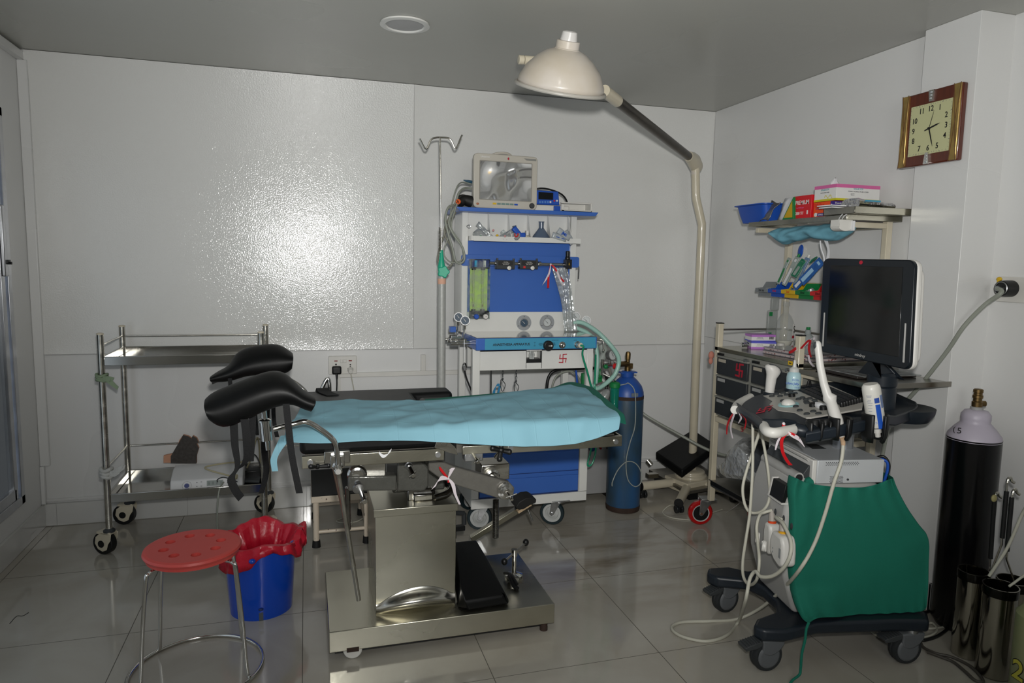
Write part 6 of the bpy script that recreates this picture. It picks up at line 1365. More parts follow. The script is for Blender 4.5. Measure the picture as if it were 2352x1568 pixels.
# side shelf folded out towards the camera
p = MB(); p.box(2.062, 2.455, 2.128, 2.545, .957, .962); p.box(2.062, 2.455, 2.125, 2.131, .945, .966); p.box(2.060, 2.065, 2.125, 2.545, .945, .966); p.build('side_shelf', mat('tarnished_steel', (.36, .34, .30), .22, 1, .25, 5), ct, b=.001)
p = MB(); p.box(2.085, 2.115, 2.30, 2.56, .925, .950); p.build('shelf_bracket', cream, ct, b=.002)
# top shelf, slightly tipped
SZ = 1.632
p = MB(); p.box(2.205, 2.495, 2.47, 3.155, SZ-.004, SZ); p.box(2.200, 2.206, 2.47, 3.155, SZ-.022, SZ); p.box(2.205, 2.495, 3.150, 3.156, SZ-.022, SZ); p.box(2.205, 2.495, 2.469, 2.475, SZ-.022, SZ); p.build('top_shelf', steelh, ct, b=.001)
p = MB(); p.box(2.25, 2.4615, 2.517, 2.541, 1.582, 1.606); p.build('shelf_arm', cream, ct, b=.002)
p = MB(); p.box(2.25, 2.4615, 3.142, 3.164, 1.582, 1.606); p.build('shelf_arm', cream, ct, b=.002)
p = MB(); p.box(CX1-.027, CX1-.007, 2.546, 3.139, 1.583, 1.605); p.build('shelf_bar', cream, ct, b=.002)
p = MB(); p.box(2.19, 2.495, 2.415, 2.60, SZ+.001, SZ+.004)
for a in ((2.19, 2.495, 2.415, 2.419), (2.19, 2.495, 2.596, 2.60), (2.19, 2.194, 2.415, 2.60), (2.491, 2.495, 2.415, 2.60)): p.box(*a, SZ+.001, SZ+.030)
tag(p.build('steel_tray', steelh, b=.001), 'shallow stainless steel tray at the near end of the top shelf', 'tray')
# blue basin, packets and boxes on the top shelf
bb0 = thing('blue_basin', (2.27, 3.12, SZ), 'blue plastic basin overhanging the far end of the top shelf', 'basin')
def rr(x0, x1, y0, y1, r, z, k=6):
    out_ = []
    for cx_, cy_, a0 in ((x1-r, y0+r, -PI/2), (x1-r, y1-r, 0), (x0+r, y1-r, PI/2), (x0+r, y0+r, PI)):
        for i in range(k+1): t = a0+i*PI/2/k; out_.append(V((cx_+r*math.cos(t), cy_+r*math.sin(t), z)))
    return out_
p = MB(); x0, x1, y0, y1 = 2.20, 2.40, 3.035, 3.30
p.loft([rr(x0+.030, x1-.030, y0+.02, y1-.04, .02, SZ+.004), rr(x0+.026, x1-.026, y0+.018, y1-.036, .03, SZ+.001), rr(x0+.016, x1-.016, y0+.012, y1-.022, .03, SZ+.04), rr(x0+.006, x1-.006, y0+.006, y1-.012, .03, SZ+.085), rr(x0-.004, x1+.004, y0-.004, y1+.008, .035, SZ+.088), rr(x0-.004, x1+.004, y0-.004, y1+.008, .035, SZ+.093), rr(x0+.009, x1-.009, y0+.009, y1-.015, .03, SZ+.089), rr(x0+.020, x1-.020, y0+.016, y1-.026, .03, SZ+.042), rr(x0+.032, x1-.032, y0+.022, y1-.042, .02, SZ+.006)], caps=True); p.build('basin_shell', blueb, bb0, sharp=40)
p = MB(); q0 = A(1758, 508, X=2.215); q1 = A(1796, 460, X=2.25); rows = [[q0.lerp(q1, v)+V((.004*math.sin(v*9), -.02+.07*u+.03*v, -.0+.012*math.sin(u*3+v*4))) for u in (0, .25, .5, .75, 1)] for v in [i/7 for i in range(8)]]
for r_ in rows:
    for v in r_: v.z = max(v.z, SZ+.003)
p.grid(rows); tag(p.build('foil_pouch', mat('grey_foil', '77767A', .3, .6, .2, 15), solid=.003, sharp=180), 'grey foil pouch leaning against the blue basin', 'pouch')
def leanbox(name, y0, y1, x, h, th, lean, m, label, cat, dy=0):
    Mx = Matrix.Translation((x, y0, SZ+.001)) @ Matrix.Rotation(lean, 4, 'X')
    p = MB(Mx); p.box(0, th, y1-y0, 0, 0, h) if y1 < y0 else p.box(0, th, 0, y1-y0, 0, h); o = p.build(name, m, b=.002); return tag(o, label, cat), Mx
q = A(1800, 505, X=2.23)
rows = [[V((2.225+.004*math.sin(u*2.5+v), 3.01-.10*u/4-.055*v/5, SZ+.002+.108*v/5+.004*math.sin(u*3))) for u in range(5)] for v in range(6)]
p = MB(); p.grid(rows); o = tag(p.build('white_sleeve_packet', paper, solid=.02, sharp=180), 'crumpled white paper packet leaning behind the green and yellow sleeve', 'packet')
o.location.x += .045
x_ = 2.222
pts = [A(1796, 504, X=x_), A(1822, 505, X=x_), A(1822, 452, X=x_)]
pts[0].z = pts[1].z = SZ+.001
p = MB(); p.prism([(-v.y, v.z) for v in pts], (x_, 0, 0), -Y3, Z3, (.03, 0, 0)); gp_ = p.build('green_yellow_sleeve', greenp, b=.001); tag(gp_, 'green edged yellow sleeve propped at a slant beside the red box', 'packet')
c_ = sum(pts, V((0, 0, 0)))/3; pin = [c_.lerp(v, .74) for v in pts]
p = MB(); p.prism([(-v.y, v.z) for v in pin], (x_-.0006, 0, 0), -Y3, Z3, (.0006, 0, 0)); p.build('yellow_panel', mat('mustard', 'C8A018', .5), gp_)
pr = thing('red_carton', (2.28, 2.85, SZ), 'red carton marked PREMIUM 200 on the top shelf', 'box')
p = MB(); p.box(2.235, 2.335, 2.735, 2.862, SZ+.001, SZ+.108); p.build('carton', redcard, pr, b=.0015)
text('PREMIUM', .028, (2.2345, 2.798, SZ+.075), -Y3, Z3, whitecard, pr, sx=.82, bold=.0002)
text('fine TISSUE paper', .007, (2.2345, 2.81, SZ+.052), -Y3, Z3, pink, pr)
text('200', .019, (2.2345, 2.826, SZ+.026), -Y3, Z3, whitecard, pr, bold=.0004); text('PULLS\n2 PLY', .008, (2.2345, 2.796, SZ+.027), -Y3, Z3, whitecard, pr)
p = MB(); p.box(2.234, 2.235, 2.755, 2.763, SZ+.02, SZ+.038); p.build('mark', whitecard, pr)
# orange glove boxes
gb1 = thing('orange_glove_box', (2.35, 2.65, SZ), 'orange glove box with purple bands under the white and pink carton', 'box')
yA, yB = 2.728, 2.605; xA, xB = 2.243, 2.45
p = MB(); p.box(xA, xB, yB, yA, SZ+.001, SZ+.070); p.build('carton', orange, gb1, b=.001)
text('Lifeline', .022, (xA-.0006, 2.69, SZ+.055), -Y3, Z3, red, gb1, bold=.0004); text('LATEX EXAMINATION GLOVES', .0065, (xA-.0006, 2.668, SZ+.040), -Y3, Z3, purple, gb1)
p = MB(); p.rbox((xA-.0006, 2.702, SZ+.006), -Y3, Z3, (.001, 0, 0), .045, .014, .006); p.build('size_band', purple, gb1); text('SMALL', .011, (xA-.0014, 2.678, SZ+.013), -Y3, Z3, whitecard, gb1)
p = MB(); p.ball((xA, 2.712, SZ+.014), (.001, .012, .009)); p.build('hand_picture', whitecard, gb1)
p = MB(); p.box(xA-.0006, xA, yB, yB+.016, SZ+.002, SZ+.069); p.box(xA, xA+.075, yB-.0006, yB, SZ+.002, SZ+.069); p.build('purple_band', purple, gb1)
text('Powdered', .010, (xA-.001, yB+.008, SZ+.036), Z3, Y3, whitecard, gb1); text('Powdered', .0125, (xA+.036, yB-.001, SZ+.060), X3, Z3, whitecard, gb1)
p = MB(); p.box(xA+.010, xA+.064, yB-.0009, yB, SZ+.004, SZ+.050); p.build('white_panel', whitecard, gb1); text('Non Sterile\n\nSingle Use\n\nSize Small', .006, (xA+.036, yB-.0014, SZ+.027), X3, Z3, ink, gb1)
wc = thing('white_pink_carton', (2.35, 2.65, SZ+.071), 'white carton with pink top edge and yellow green foot, topmost on the shelf', 'box')
z0_ = SZ+.0715; z1_ = SZ+.141; yA2, yB2, xA2, xB2 = 2.728, 2.590, 2.243, 2.478
p = MB(); p.box(xA2, xB2, yB2, yA2, z0_, z1_); p.build('carton', whitecard, wc, b=.001)
p = MB(); p.box(xA2-.0008, xB2+.0008, yB2-.0008, yA2+.0008, z1_-.014, z1_+.0008); p.build('pink_band', pink, wc)
p = MB(); p.box(xA2-.0008, xB2+.0008, yB2-.0008, yA2+.0008, z0_, z0_+.009); p.build('yellow_band', limecard, wc)
text('VAGICOV', .012, (xA2-.001, 2.66, z0_+.050), -Y3, Z3, mat('pale_teal_print', '8AB0B8', .5), wc, bold=.0003); text('PROTECTIVE COVER', .006, (xA2-.001, 2.66, z0_+.037), -Y3, Z3, greyink, wc)
text('VAGICOV', .012, (2.36, yB2-.001, z0_+.052), X3, Z3, mat('pale_teal_print', 0), wc, bold=.0003); text('STERILE VAGINAL PROBE COVER', .0075, (2.36, yB2-.001, z0_+.040), X3, Z3, greyink, wc); text('Latex free\nSingle use', .005, (2.33, yB2-.001, z0_+.028), X3, Z3, greyink, wc)
p = MB()
for i in range(9): q = V((xA2-.0006, 2.66-.045*i/8, z0_+.018+.006*math.sin(i*1.3))); p.ball(q, (.0006, .004, .003), 8)
p.build('swirl', mat('straw_print', 'D0C878', .5), wc)
p = MB(); 
rows = [[V((2.36+.05*math.cos(t)*s_, 2.735+.03*math.sin(t)*s_, SZ+.141+h_+.006*math.sin(3*t))) for t in [i*PI/6 for i in range(13)]] for s_, h_ in ((.9, -.05), (.8, -.01), (.5, .018), (.15, .036), (.02, .044))]
for r_ in rows:
    for v in r_: v.y = max(v.y, 2.732)
p.grid(rows); tag(p.build('white_tissue', paper, solid=.001, sharp=30), 'white tissue peak sticking up behind the white and pink carton', 'tissue')
# silver pack and folded napkins on the tray
p = MB(); rows = []
for j in range(7):
    u = j/6; c = V((2.245+.17*u, 2.505-.02*u, SZ+.046-.008*u)); rows.append([c+V((0, .055*math.cos(t), .028*(1-.35*u)*math.sin(t)*(1+.12*math.sin(j*2.3+t*3)))) for t in [i*PI/7 for i in range(14)]])
p.loft(rows); sv = tag(p.build('silver_pack', foil, sharp=30), 'crinkled silver foil pack lying on the steel tray on the top shelf', 'packet')
p = MB(); p.box(2.27, 2.35, 2.447, 2.449, SZ+.055, SZ+.062); p.build('blue_print', labelblue, sv)
for i, dz in enumerate((0, .008)):
    p = MB(); p.hexa([(2.165-.01*i, 2.60, SZ+.0310+dz-0.0), (2.165, 2.52, SZ+.0310+dz), (2.24, 2.52, SZ+.0310+dz), (2.24, 2.62, SZ+.0310+dz)]+[(2.165-.01*i, 2.60, SZ+.035+dz), (2.165, 2.52, SZ+.035+dz), (2.24, 2.52, SZ+.035+dz), (2.24, 2.62, SZ+.035+dz)])
    tag(p.build('folded_napkin', paper), ('lower' if not i else 'upper')+' of two folded white napkins jutting over the shelf edge by the silver pack', 'napkin')
p = MB(); q = A(1935, 492, X=2.19); p.tube([q+V((.02, -.01, .012)), q, A(1927, 503, X=2.19), A(1932, 506, X=2.19), A(1939, 496, X=2.19), q+V((.022, -.02, .01))], .0016, n=6); tag(p.build('elastic_loop', paper), 'small white elastic loop dangling from the top shelf edge', 'string')
q0 = A(1940, 520, Y=2.44); q1 = A(1979, 522, Y=2.44)
rh = thing('roll_holder', (q0.x, 2.5, SZ-.06), 'white rounded paper holder hooked under the near end of the top shelf', 'holder')
p = MB(); zt_ = SZ-.022; pts = [(0, zt_), (0, zt_-.030)]+[(.018-.018*math.cos(t), zt_-.030-.018*math.sin(t)) for t in [i*PI/10 for i in range(11)]]+[(.036, zt_)]
p.prism([(a+.0, b2) for a, b2 in pts], (q0.x, 2.50-.03, 0), X3*1.9, Z3, (0, .055, 0)) ; p.build('holder_shell', whitep, rh, b=.002)
p = MB(); p.box(q0.x+.060, q0.x+.068, 2.455, 2.54, zt_-.046, zt_-.004); p.build('end_plate', paper, rh, b=.002)
# rolled light blue gown hanging under the shelf
rows = []; K = [(1760, 527, 1762, 540), (1775, 523, 1778, 558), (1790, 522, 1790, 562), (1805, 521, 1803, 556), (1822, 519, 1822, 553), (1840, 517, 1842, 543), (1858, 515, 1860, 550), (1880, 513, 1878, 555), (1900, 512, 1905, 553), (1918, 512, 1920, 543), (1932, 514, 1932, 530)]
KK = []
for k in range(len(K)-1):
    for q in range(3): KK.append(tuple(K[k][i]+(K[k+1][i]-K[k][i])*q/3 for i in range(4)))
KK.append(K[-1])
for k, (a, b2, c, d_) in enumerate(KK):
    T_ = A(a, b2, X=2.215); B_ = A(c, d_, X=2.215); T_.z = min(T_.z, SZ-.026); m_ = (T_+B_)/2; hh = (T_-B_)/2; rg_ = []
    for t in [i*PI/12 for i in range(24)]:
        v = m_+hh*math.sin(t)+V((.045*math.cos(t)+.045, 0, 0)); n_ = noise.noise(V((v.y*22+v.z*8, math.cos(t)*1.5, math.sin(t)*2.5)))*.013+abs(noise.noise(V((v.y*14, t*1.3, v.z*20))))*-.010
        rg_.append(v+V((math.cos(t)*n_, 0, math.sin(t)*n_*.7)))
    rows.append(rg_)
p = MB(); p.loft(rows); tag(p.build('rolled_gown', gownblue, sub=1, sharp=180), 'rolled light blue gown hanging beneath the top shelf', 'gown')
for pp_, lab in (([A(1884, 553, X=2.26), A(1886, 570, X=2.26), A(1892, 588, X=2.26), A(1893, 600, X=2.26)], 'pale tie cord dangling under the blue gown beside the wider tape'),):
    cable('gown_tie', pp_, .0035, paper, lab, 'cord')
p = MB(); p.band([A(1897, 552, X=2.27), A(1903, 575, X=2.27), A(1900, 600, X=2.27)], [V((0, -.022, 0)), V((0, -.012, 0)), V((0, -.022, 0))], .002); tag(p.build('gown_tape', paper), 'wide pale tape hanging under the blue gown, next to the thin cord', 'tape')
# ---- open-fronted bins on a rail
p = MB(); p.box(2.478, 2.490, 2.62, 3.26, 1.30, 1.33); tag(p.build('bin_rail', cream, b=.001), 'cream rail holding the row of small coloured bins', 'rail')
def binbox(y, m, col, txt):
    t_ = thing('storage_bin', (2.40, y, 1.25), 'small '+col, 'storage bin', 'open-fronted bins on the rail')
    w2 = .052; th = .003; Mx = Matrix.Translation((2.34, y, 1.252))
    p = MB(Mx); p.hexa([(.02, -w2+.008, 0), (.128, -w2+.008, 0), (.128, w2-.008, 0), (.02, w2-.008, 0), (.015, -w2+.004, .003), (.13, -w2+.004, .003), (.13, w2-.004, .003), (.015, w2-.004, .003)])
    for s_ in (-1, 1): p.prism([(.012, .0), (.13, .0), (.13, .075), (.055, .075), (.035, .045), (-.012, .040), (-.008, .024), (.012, .022)], (0, s_*w2-th/2, 0), X3, Z3, (0, th, 0))
    p.box(.127, .13, -w2, w2, 0, .075); p.box(-.012, -.008, -w2, w2, .022, .040); p.hexa([(-.010, -w2, .020), (.012, -w2, .020), (.012, w2, .020), (-.010, w2, .020), (-.010, -w2, .023), (.012, -w2, .023), (.012, w2, .023), (-.010, w2, .023)]); p.box(.010, .013, -w2, w2, 0, .022)
    p.build('bin_shell', m, t_, b=.001); text(txt, .016, Mx @ V((-.0125, 0, .031)), -Y3, Z3, ink if 'yellow' not in col else red, t_, 'handwriting'); return t_
for y, m_, col, tx in ((3.195, greybin, 'grey open bin at the far left end of the bin row', '2ml s/p'), (3.088, blueb, 'blue open bin between the grey and the yellow one', '10ml'), (2.981, yellow, 'yellow open bin marked 5ml in red', '5ml'), (2.874, greenp, 'green open bin beside the ultrasound screen', '20ml'), (2.767, red, 'red open bin mostly hidden by the ultrasound screen', '50ml')): binbox(y, m_, col, tx)
def wrapped(px0, px1, X_, wd, m_, mc, lab, grp=None, cap=None):
    a = A(*px0, X=X_); b2 = A(*px1, X=X_+.04); d_ = (b2-a).normalized(); wv = d_.cross(X3).normalized()*wd
    p = MB(); p.band([a, a.lerp(b2, .33)+V((.002, 0, 0)), a.lerp(b2, .66)-V((.002, 0, 0)), b2], [wv]*4, .007, sub=3); o = p.build('wrapped_syringe', m_, b=.002); tag(o, lab, 'syringe', grp)
    p = MB(); p.band([a+d_*.01+V((-.0045, 0, 0)), b2-d_*.012+V((-.0045, 0, 0))], wv*.45, .001); p.build('printed_strip', mc, o)
    if cap: p = MB(); p.cyl(b2, b2+d_*.016, .007); p.build('plunger_end', cap, o)
cw = mat('clear_syringe_wrap', 'A8B4AE', .2, 0, .15, 30, alpha=.8); cwb = mat('blue_print_wrap', '2A60A8', .3, 0, .3, 30)
wrapped((1787, 652), (1814, 592), 2.355, .024, cw, greenp, 'wrapped syringe with green print, leftmost in the blue bin')
wrapped((1800, 655), (1833, 590), 2.350, .032, cw, paper, 'white and green wrapped syringe, tallest in the blue bin', None, greenp)
wrapped((1822, 635), (1848, 596), 2.362, .040, mat('green_wrap', '2A8060', .3, 0, .3, 40), cw, 'wrapped syringe with solid green print standing between the blue and yellow bins')
wrapped((1826, 655), (1856, 592), 2.366, .032, mat('slate_wrap', '6C88A8', .3, 0, .3, 40), cw, 'grey blue wrapped syringe rising from the yellow bin', None, whitep)
wrapped((1825, 662), (1872, 610), 2.352, .036, cwb, paper, 'blue and white wrapped syringe slanting across the yellow bin')
wrapped((1840, 648), (1888, 598), 2.345, .050, cwb, mat('pale_blue_print', '9AC0DC', .4), 'large blue wrapped syringe leaning towards the ultrasound screen')
wrapped((1862, 600), (1874, 594), 2.37, .030, mat('green_wrap', 0), cw, 'short green tipped wrapped syringe behind the large blue one')
p = MB(); q = A(1839, 576, X=2.42); p.ball(q, (.006, .020, .032), rot=(.2, 0, 0)); tag(p.build('blue_clip', blueb, origin=q), 'rounded blue plastic tab poking up behind the syringes', 'clip')
crumple('clear_sachet', (2.38, 3.195, 1.258), (.02, .03, .018), bagc, 'clear sachet lying in the grey bin', 'packet', 7)
crumple('clear_sachet', (2.38, 2.874, 1.258), (.02, .03, .022), bagc, 'dark clear sachet lying in the green bin', 'packet', 8)
crumple('grey_sachet', (2.375, 2.985, 1.258), (.018, .03, .022), mat('slate_wrap', 0), 'slate coloured sachet bunched in the yellow bin', 'packet', 9)
# ---- on the cart top
TZ = .9865
def smallbox(name, c, sz, rz, m, label, bands, txt=None):
    Mx = Matrix.Translation(c) @ Matrix.Rotation(rz, 4, 'Z'); w2, d2, h2 = sz
    t_ = thing(name, c, label, 'box'); p = MB(Mx); p.box(-w2/2, w2/2, -d2/2, d2/2, 0, h2); p.build('carton', m, t_, b=.0008)
    for m2, za, zb in bands: p = MB(Mx); p.box(-w2/2-.0004, w2/2+.0004, -d2/2-.0004, d2/2+.0004, za, zb); p.build('colour_band', m2, t_)
    R3 = Mx.to_3x3(); p = MB(Mx)
    for i in range(9): p.box(w2*.24+i*.0028, w2*.24+i*.0028+.0014 if i % 3 else w2*.24+i*.0028+.0021, -d2/2-.0008, -d2/2, h2*.32, h2*.32+.014)
    p.build('barcode', ink, t_)
    text('EXAMINATION', .0045, Mx @ V((-w2*.15, -d2/2-.0006, h2*.55)), R3 @ X3, Z3, ink, t_); text('GLOVES NON STERILE', .004, Mx @ V((-w2*.15, -d2/2-.0006, h2*.38)), R3 @ X3, Z3, greyink, t_)
    return t_
b1 = V((2.262, 3.075, TZ)); 
smallbox('mauve_box', b1, (.125, .075, .038), -.35, whitecard, 'lower white and mauve carton with open end on the cart top', ((periw, .029, .0385), (mauve, 0, .010)))
p = MB(); p.tube([b1+V((-.066, .02, .018)), b1+V((-.10, .03, .016))], .012, n=10); tag(p.build('blister_strip', foil), 'silver blister strip sliding out of the lower mauve carton', 'blister pack')
smallbox('mauve_box', b1+V((-.008, .004, .0392)), (.128, .078, .034), -.18, whitecard, 'upper white and mauve carton stacked on the other on the cart top', ((mauve, .023, .0345), (periw, 0, .005)))
q = V((2.368, 3.060, TZ)); p = MB(); p.lathe([(0, 0), (.019, 0), (.019, .024), (.017, .027), (0, .027)], q, n=28); tag(p.build('bottle_lid', whitep, origin=q), 'round white screw cap lying between the cartons and the clear bottle', 'cap')
bc_ = V((2.430, 3.115, TZ))
cb_ = thing('clear_bottle', bc_, 'large clear upside-down fluid bottle with a little liquid on the cart top', 'bottle')
gl = mat('clear_bottle_plastic', 'C0C6C4', .08, 0, .05, 6, alpha=.26, coat=.5)
p = MB(); p.lathe([(.0, .002), (.026, .002), (.038, .018), (.046, .05), (.047, .10), (.042, .135), (.028, .165), (.015, .18), (.014, .215), (.018, .218), (.018, .24), (0, .242)], bc_, n=36); p.build('bottle_body', gl, cb_)
p = MB(); p.lathe([(0, .004), (.024, .004), (.036, .018), (.042, .034), (0, .035)], bc_, n=36); p.build('liquid', mat('bright_liquid', 'E6E2D4', .1, 0, .02, 5), cb_)
p = MB(); rows = []
for j in range(2): rows.append([bc_+V((.0475*math.cos(t), .0475*math.sin(t), .035+j*.09)) for t in [math.radians(-78+i*8) for i in range(8)]])
p.grid(rows); lb_ = p.build('label', whitecard, cb_, sharp=180)
p = MB(); rows = []
for j in range(2): rows.append([bc_+V((.0480*math.cos(t), .0480*math.sin(t), .050+j*.014)) for t in [math.radians(-78+i*8) for i in range(8)]])
p.grid(rows); p.build('red_band', redm, lb_, sharp=180)
text('S', .05, bc_+V((.0265, -.0412, .095)), V((.85, .53, 0)), Z3, ink, lb_)
q = V((2.392, 3.166, TZ)); p = MB(); p.box(q.x-.03, q.x+.03, q.y, q.y+.018, q.z, q.z+.19); p.box(q.x-.012, q.x+.035, q.y, q.y+.018, q.z+.19, q.z+.26); o = tag(p.build('clear_packet', mat('pale_packet', '9CA29E', .25, 0, .1, 15, alpha=.4), b=.006), 'tall clear packet with faint green print behind the clear bottle', 'packet')
for dz in (.05, .16): p = MB(); p.box(q.x-.026, q.x-.006, q.y-.001, q.y, q.z+dz, q.z+dz+.022); p.build('green_print', greenp, o)
q = V((2.425, 2.93, TZ)); sb_ = thing('small_bottle', q, 'small clear dropper bottle with bright green cap on the cart top', 'bottle')
p = MB(); p.lathe([(0, 0), (.030, 0), (.032, .006), (.032, .055), (.026, .075), (.014, .088), (.014, .108), (0, .109)], q, n=28); p.build('bottle_body', mat('milky_clear_plastic', 'A9B0B0', .25, 0, .05, 6, alpha=.65), sb_)
p = MB(); p.lathe([(.009, .109), (.010, .111), (.010, .122), (0, .123)], q, n=16); p.build('cap', greenp, sb_)
q = V((2.29, 3.185, TZ)); p = MB(); p.ball(q+Z3*.016, (.022, .012, .016)); tag(p.build('red_bung', red, origin=q), 'small round red bung at the back left of the cart top', 'bung')
p = MB(); q = A(1636, 815, X=2.10); p.ball(V((2.062, 3.222, .935)), (.016, .012, .022)); p.ball(V((2.055, 3.214, .905)), (.012, .010, .018)); tag(p.build('peach_wipe', mat('peach_cloth', 'B87868', .8)), 'scrap of peach cloth tied outside the far left post of the cart', 'cloth')
# plastic-covered folders
for i, (dx_, dy_, r_) in enumerate(((0, 0, .06), (.006, .004, .03))):
    z_ = TZ+.0005+i*.0165; Mx = Matrix.Translation((2.30+dx_, 2.74+dy_, z_)) @ Matrix.Rotation(r_, 4, 'Z'); wv, dv = .30, .32
    t_ = thing('plastic_folder', (2.30, 2.74, z_), ('lower' if i == 0 else 'upper')+' of two plastic covered folders with red flecked edges on the cart top', 'folder')
    p = MB(Mx); p.box(-wv/2, wv/2, -dv/2, dv/2, 0, .015); p.build('pages', mat('flecked_edge', 'B4A8A8', .5, 0, 0, 70, col2='70302C', cut=(.38, .42)), t_)
    p = MB(Mx); p.box(-wv/2-.004, wv/2+.004, -dv/2-.004, dv/2+.004, -.0002, .003); p.box(-wv/2-.004, wv/2+.004, -dv/2-.004, dv/2+.004, .013, .0162); p.build('cover', mat('grey_plastic_cover', '77747A', .12, 0, .3, 12, .2, 30, coat=.6), t_, b=.001)
q = V((2.26, 2.34, .95)); p = MB(); p.box(2.12, 2.42, 2.26, 2.50, .963, .973); tag(p.build('dark_register', mat('dark_cover', '2A2422', .4), b=.002), 'thin dark register lying on the side shelf of the cart', 'book')
p = MB(); p.box(2.13, 2.42, 2.235, 2.50, .9735, .9765); tag(p.build('clear_sleeve', clear('sleeve_film', (.85, .87, .87), .35, .1, .4, 14), b=.001), 'clear plastic sleeve spread over the side shelf of the cart', 'sleeve')
# ribbon on the near front post of the cart
k0 = V((2.062, 2.560, 1.045))
PR = lambda *l: [k0]+[A(a, b2, X=2.052) for a, b2 in l]
ribbon('ribbon_bow', [
 (ribr, PR((1828, 800), (1820, 806), (1812, 810)), [V((0, .004, .006)), V((0, .004, .012)), V((0, .006, .012)), V((0, .006, .008))], 'red_tail'),
 (ribr, [k0+V((0, -.03, .01))]+[A(a, b2, X=2.052) for a, b2 in ((1860, 780), (1858, 800), (1862, 820))], [V((0, -.014, 0))]*4, 'red_tail'),
 (ribw, [A(a, b2, X=2.050) for a, b2 in ((1857, 815), (1860, 830), (1870, 842))], [V((0, -.010, 0)), V((0, -.012, .003)), V((0, -.012, .004))], 'white_tail'),
 (ribw, [k0+V((0, -.04, .012)), A(1866, 776, X=2.052), A(1870, 780, X=2.052)], [V((0, -.01, .004))]*3, 'white_loop')], 'red and white ribbon tied to the near front post of the drawer cart')
# ---- bagged supplies on the bottom shelf
def lump(name, outline, X0, dep, m, label, cat, seed, amp=.02, base=None, n=18):
    """pillow shaped pack: silhouette points (photo) on plane X0, rounded to depth dep"""
    P = [A(a, b2, X=X0) for a, b2 in outline]; c = sum(P, V((0, 0, 0)))/len(P); rings = []
    for k in range(9):
        f = -PI/2+(k+.5)*PI/9; s_ = math.cos(f)**.45; r_ = []
        for v in P:
            q = c+(v-c)*s_+X3*(dep/2+dep/2*math.sin(f)); q += V((1, 1, 1))*0+V((noise.noise(q*9+V((seed, 0, 0))), noise.noise(q*9+V((0, seed, 0))), noise.noise(q*9+V((0, 0, seed)))))*amp
            if base: q.z = max(q.z, base)
            q.x = min(q.x, 2.48); r_.append(q)
        rings.append(r_)
    p = MB(); p.loft(rings); return tag(p.build(name, m, sharp=22), label, cat)
lump('grey_wrapped_pad', [(1660, 1035), (1680, 1012), (1700, 1015), (1725, 1030), (1755, 1045), (1775, 1060), (1775, 1090), (1740, 1105), (1700, 1100), (1665, 1085)], 2.12, .22, mat('slate_grey_wrap', '4C5056', .35, 0, .15, 12, .2, 25), 'dark grey pad inside the clear bag on the bottom shelf', 'pad', 2, .01, .275)
lump('clear_bag', [(1628, 1068), (1650, 1055), (1655, 1030), (1672, 1010), (1692, 1012), (1712, 1040), (1718, 1075), (1735, 1105), (1740, 1125), (1700, 1118), (1660, 1105), (1635, 1090)], 2.085, .28, clear('cloudy_bag_film', (.75, .77, .78), .62, .22, 1, 22), 'cloudy clear plastic bag bulging over the left end of the bottom shelf', 'plastic bag', 4, .018, .272)
lump('blue_pack', [(1765, 1055), (1785, 1052), (1800, 1060), (1802, 1075), (1785, 1080), (1768, 1078)], 2.20, .12, mat('deep_blue_wrap', '20548C', .4, 0, .3, 15), 'deep blue wrapped pack on the bottom shelf behind the ultrasound body', 'packet', 6, .006, .275)
lump('green_print_bag', [(1712, 1100), (1740, 1090), (1775, 1080), (1785, 1120), (1780, 1160), (1770, 1172), (1745, 1172), (1725, 1140)], 2.10, .14, clear('bag_film_two', (.8, .84, .82), .42, .15, .7, 20), 'clear bag of green printed packs at the near end of the bottom shelf', 'plastic bag', 8, .012, .272)
lump('green_pack', [(1735, 1120), (1765, 1108), (1778, 1125), (1776, 1158), (1755, 1160), (1738, 1145)], 2.125, .09, mat('green_wrap', 0), 'green and white printed pack inside the near clear bag', 'packet', 9, .006, .274)
cable('bag_string', [A(1702, 1152, X=2.2), A(1690, 1162, X=2.2), A(1667, 1178, Z=.004)], .0012, paper, 'thin white string trailing from the bottom shelf to the floor', 'string')

# ================================================================ ULTRASOUND MACHINE
UO = V((1.84, 2.11, 0)); UA = math.atan2(-.17, .985)
MU = Matrix.Translation(UO) @ Matrix.Rotation(UA, 4, 'Z')
MI = MU.inverted(); R3U = MU.to_3x3(); ux = R3U @ X3; uy_ = R3U @ Y3
def ray(px, py): return fw + rt*((px-1176)/FPX) - up*((py-784)/FPX)
def L(px, py, y=None, x=None, z=None):
    """local point of the ultrasound machine seen at px, py on the local plane"""
    n, P0 = (uy_, MU @ V((0, y, 0))) if y is not None else (ux, MU @ V((x, 0, 0))) if x is not None else (Z3, V((0, 0, z)))
    d = ray(px, py); return MI @ (CAM+d*((P0-CAM).dot(n)/d.dot(n)))
CPN = (R3U @ V((-.17, 0, 1))).normalized(); CPO = MU @ V((0, 0, .908))
def K(px, py, h=0):
    d = ray(px, py); O_ = CPO+CPN*h; return MI @ (CAM+d*((O_-CAM).dot(CPN)/d.dot(CPN)))
us = thing('ultrasound_machine', UO, 'ultrasound scanner on a dark wheeled base with black console and large screen', 'ultrasound machine', rz=UA)
UB = lambda: MB(MU)
silver = mat('silver_grey_plastic', 'AAA9A6', .4, 0, .04, 6)
offw = mat('scanner_off_white', 'CFCDC8', .38, 0, .03, 6)
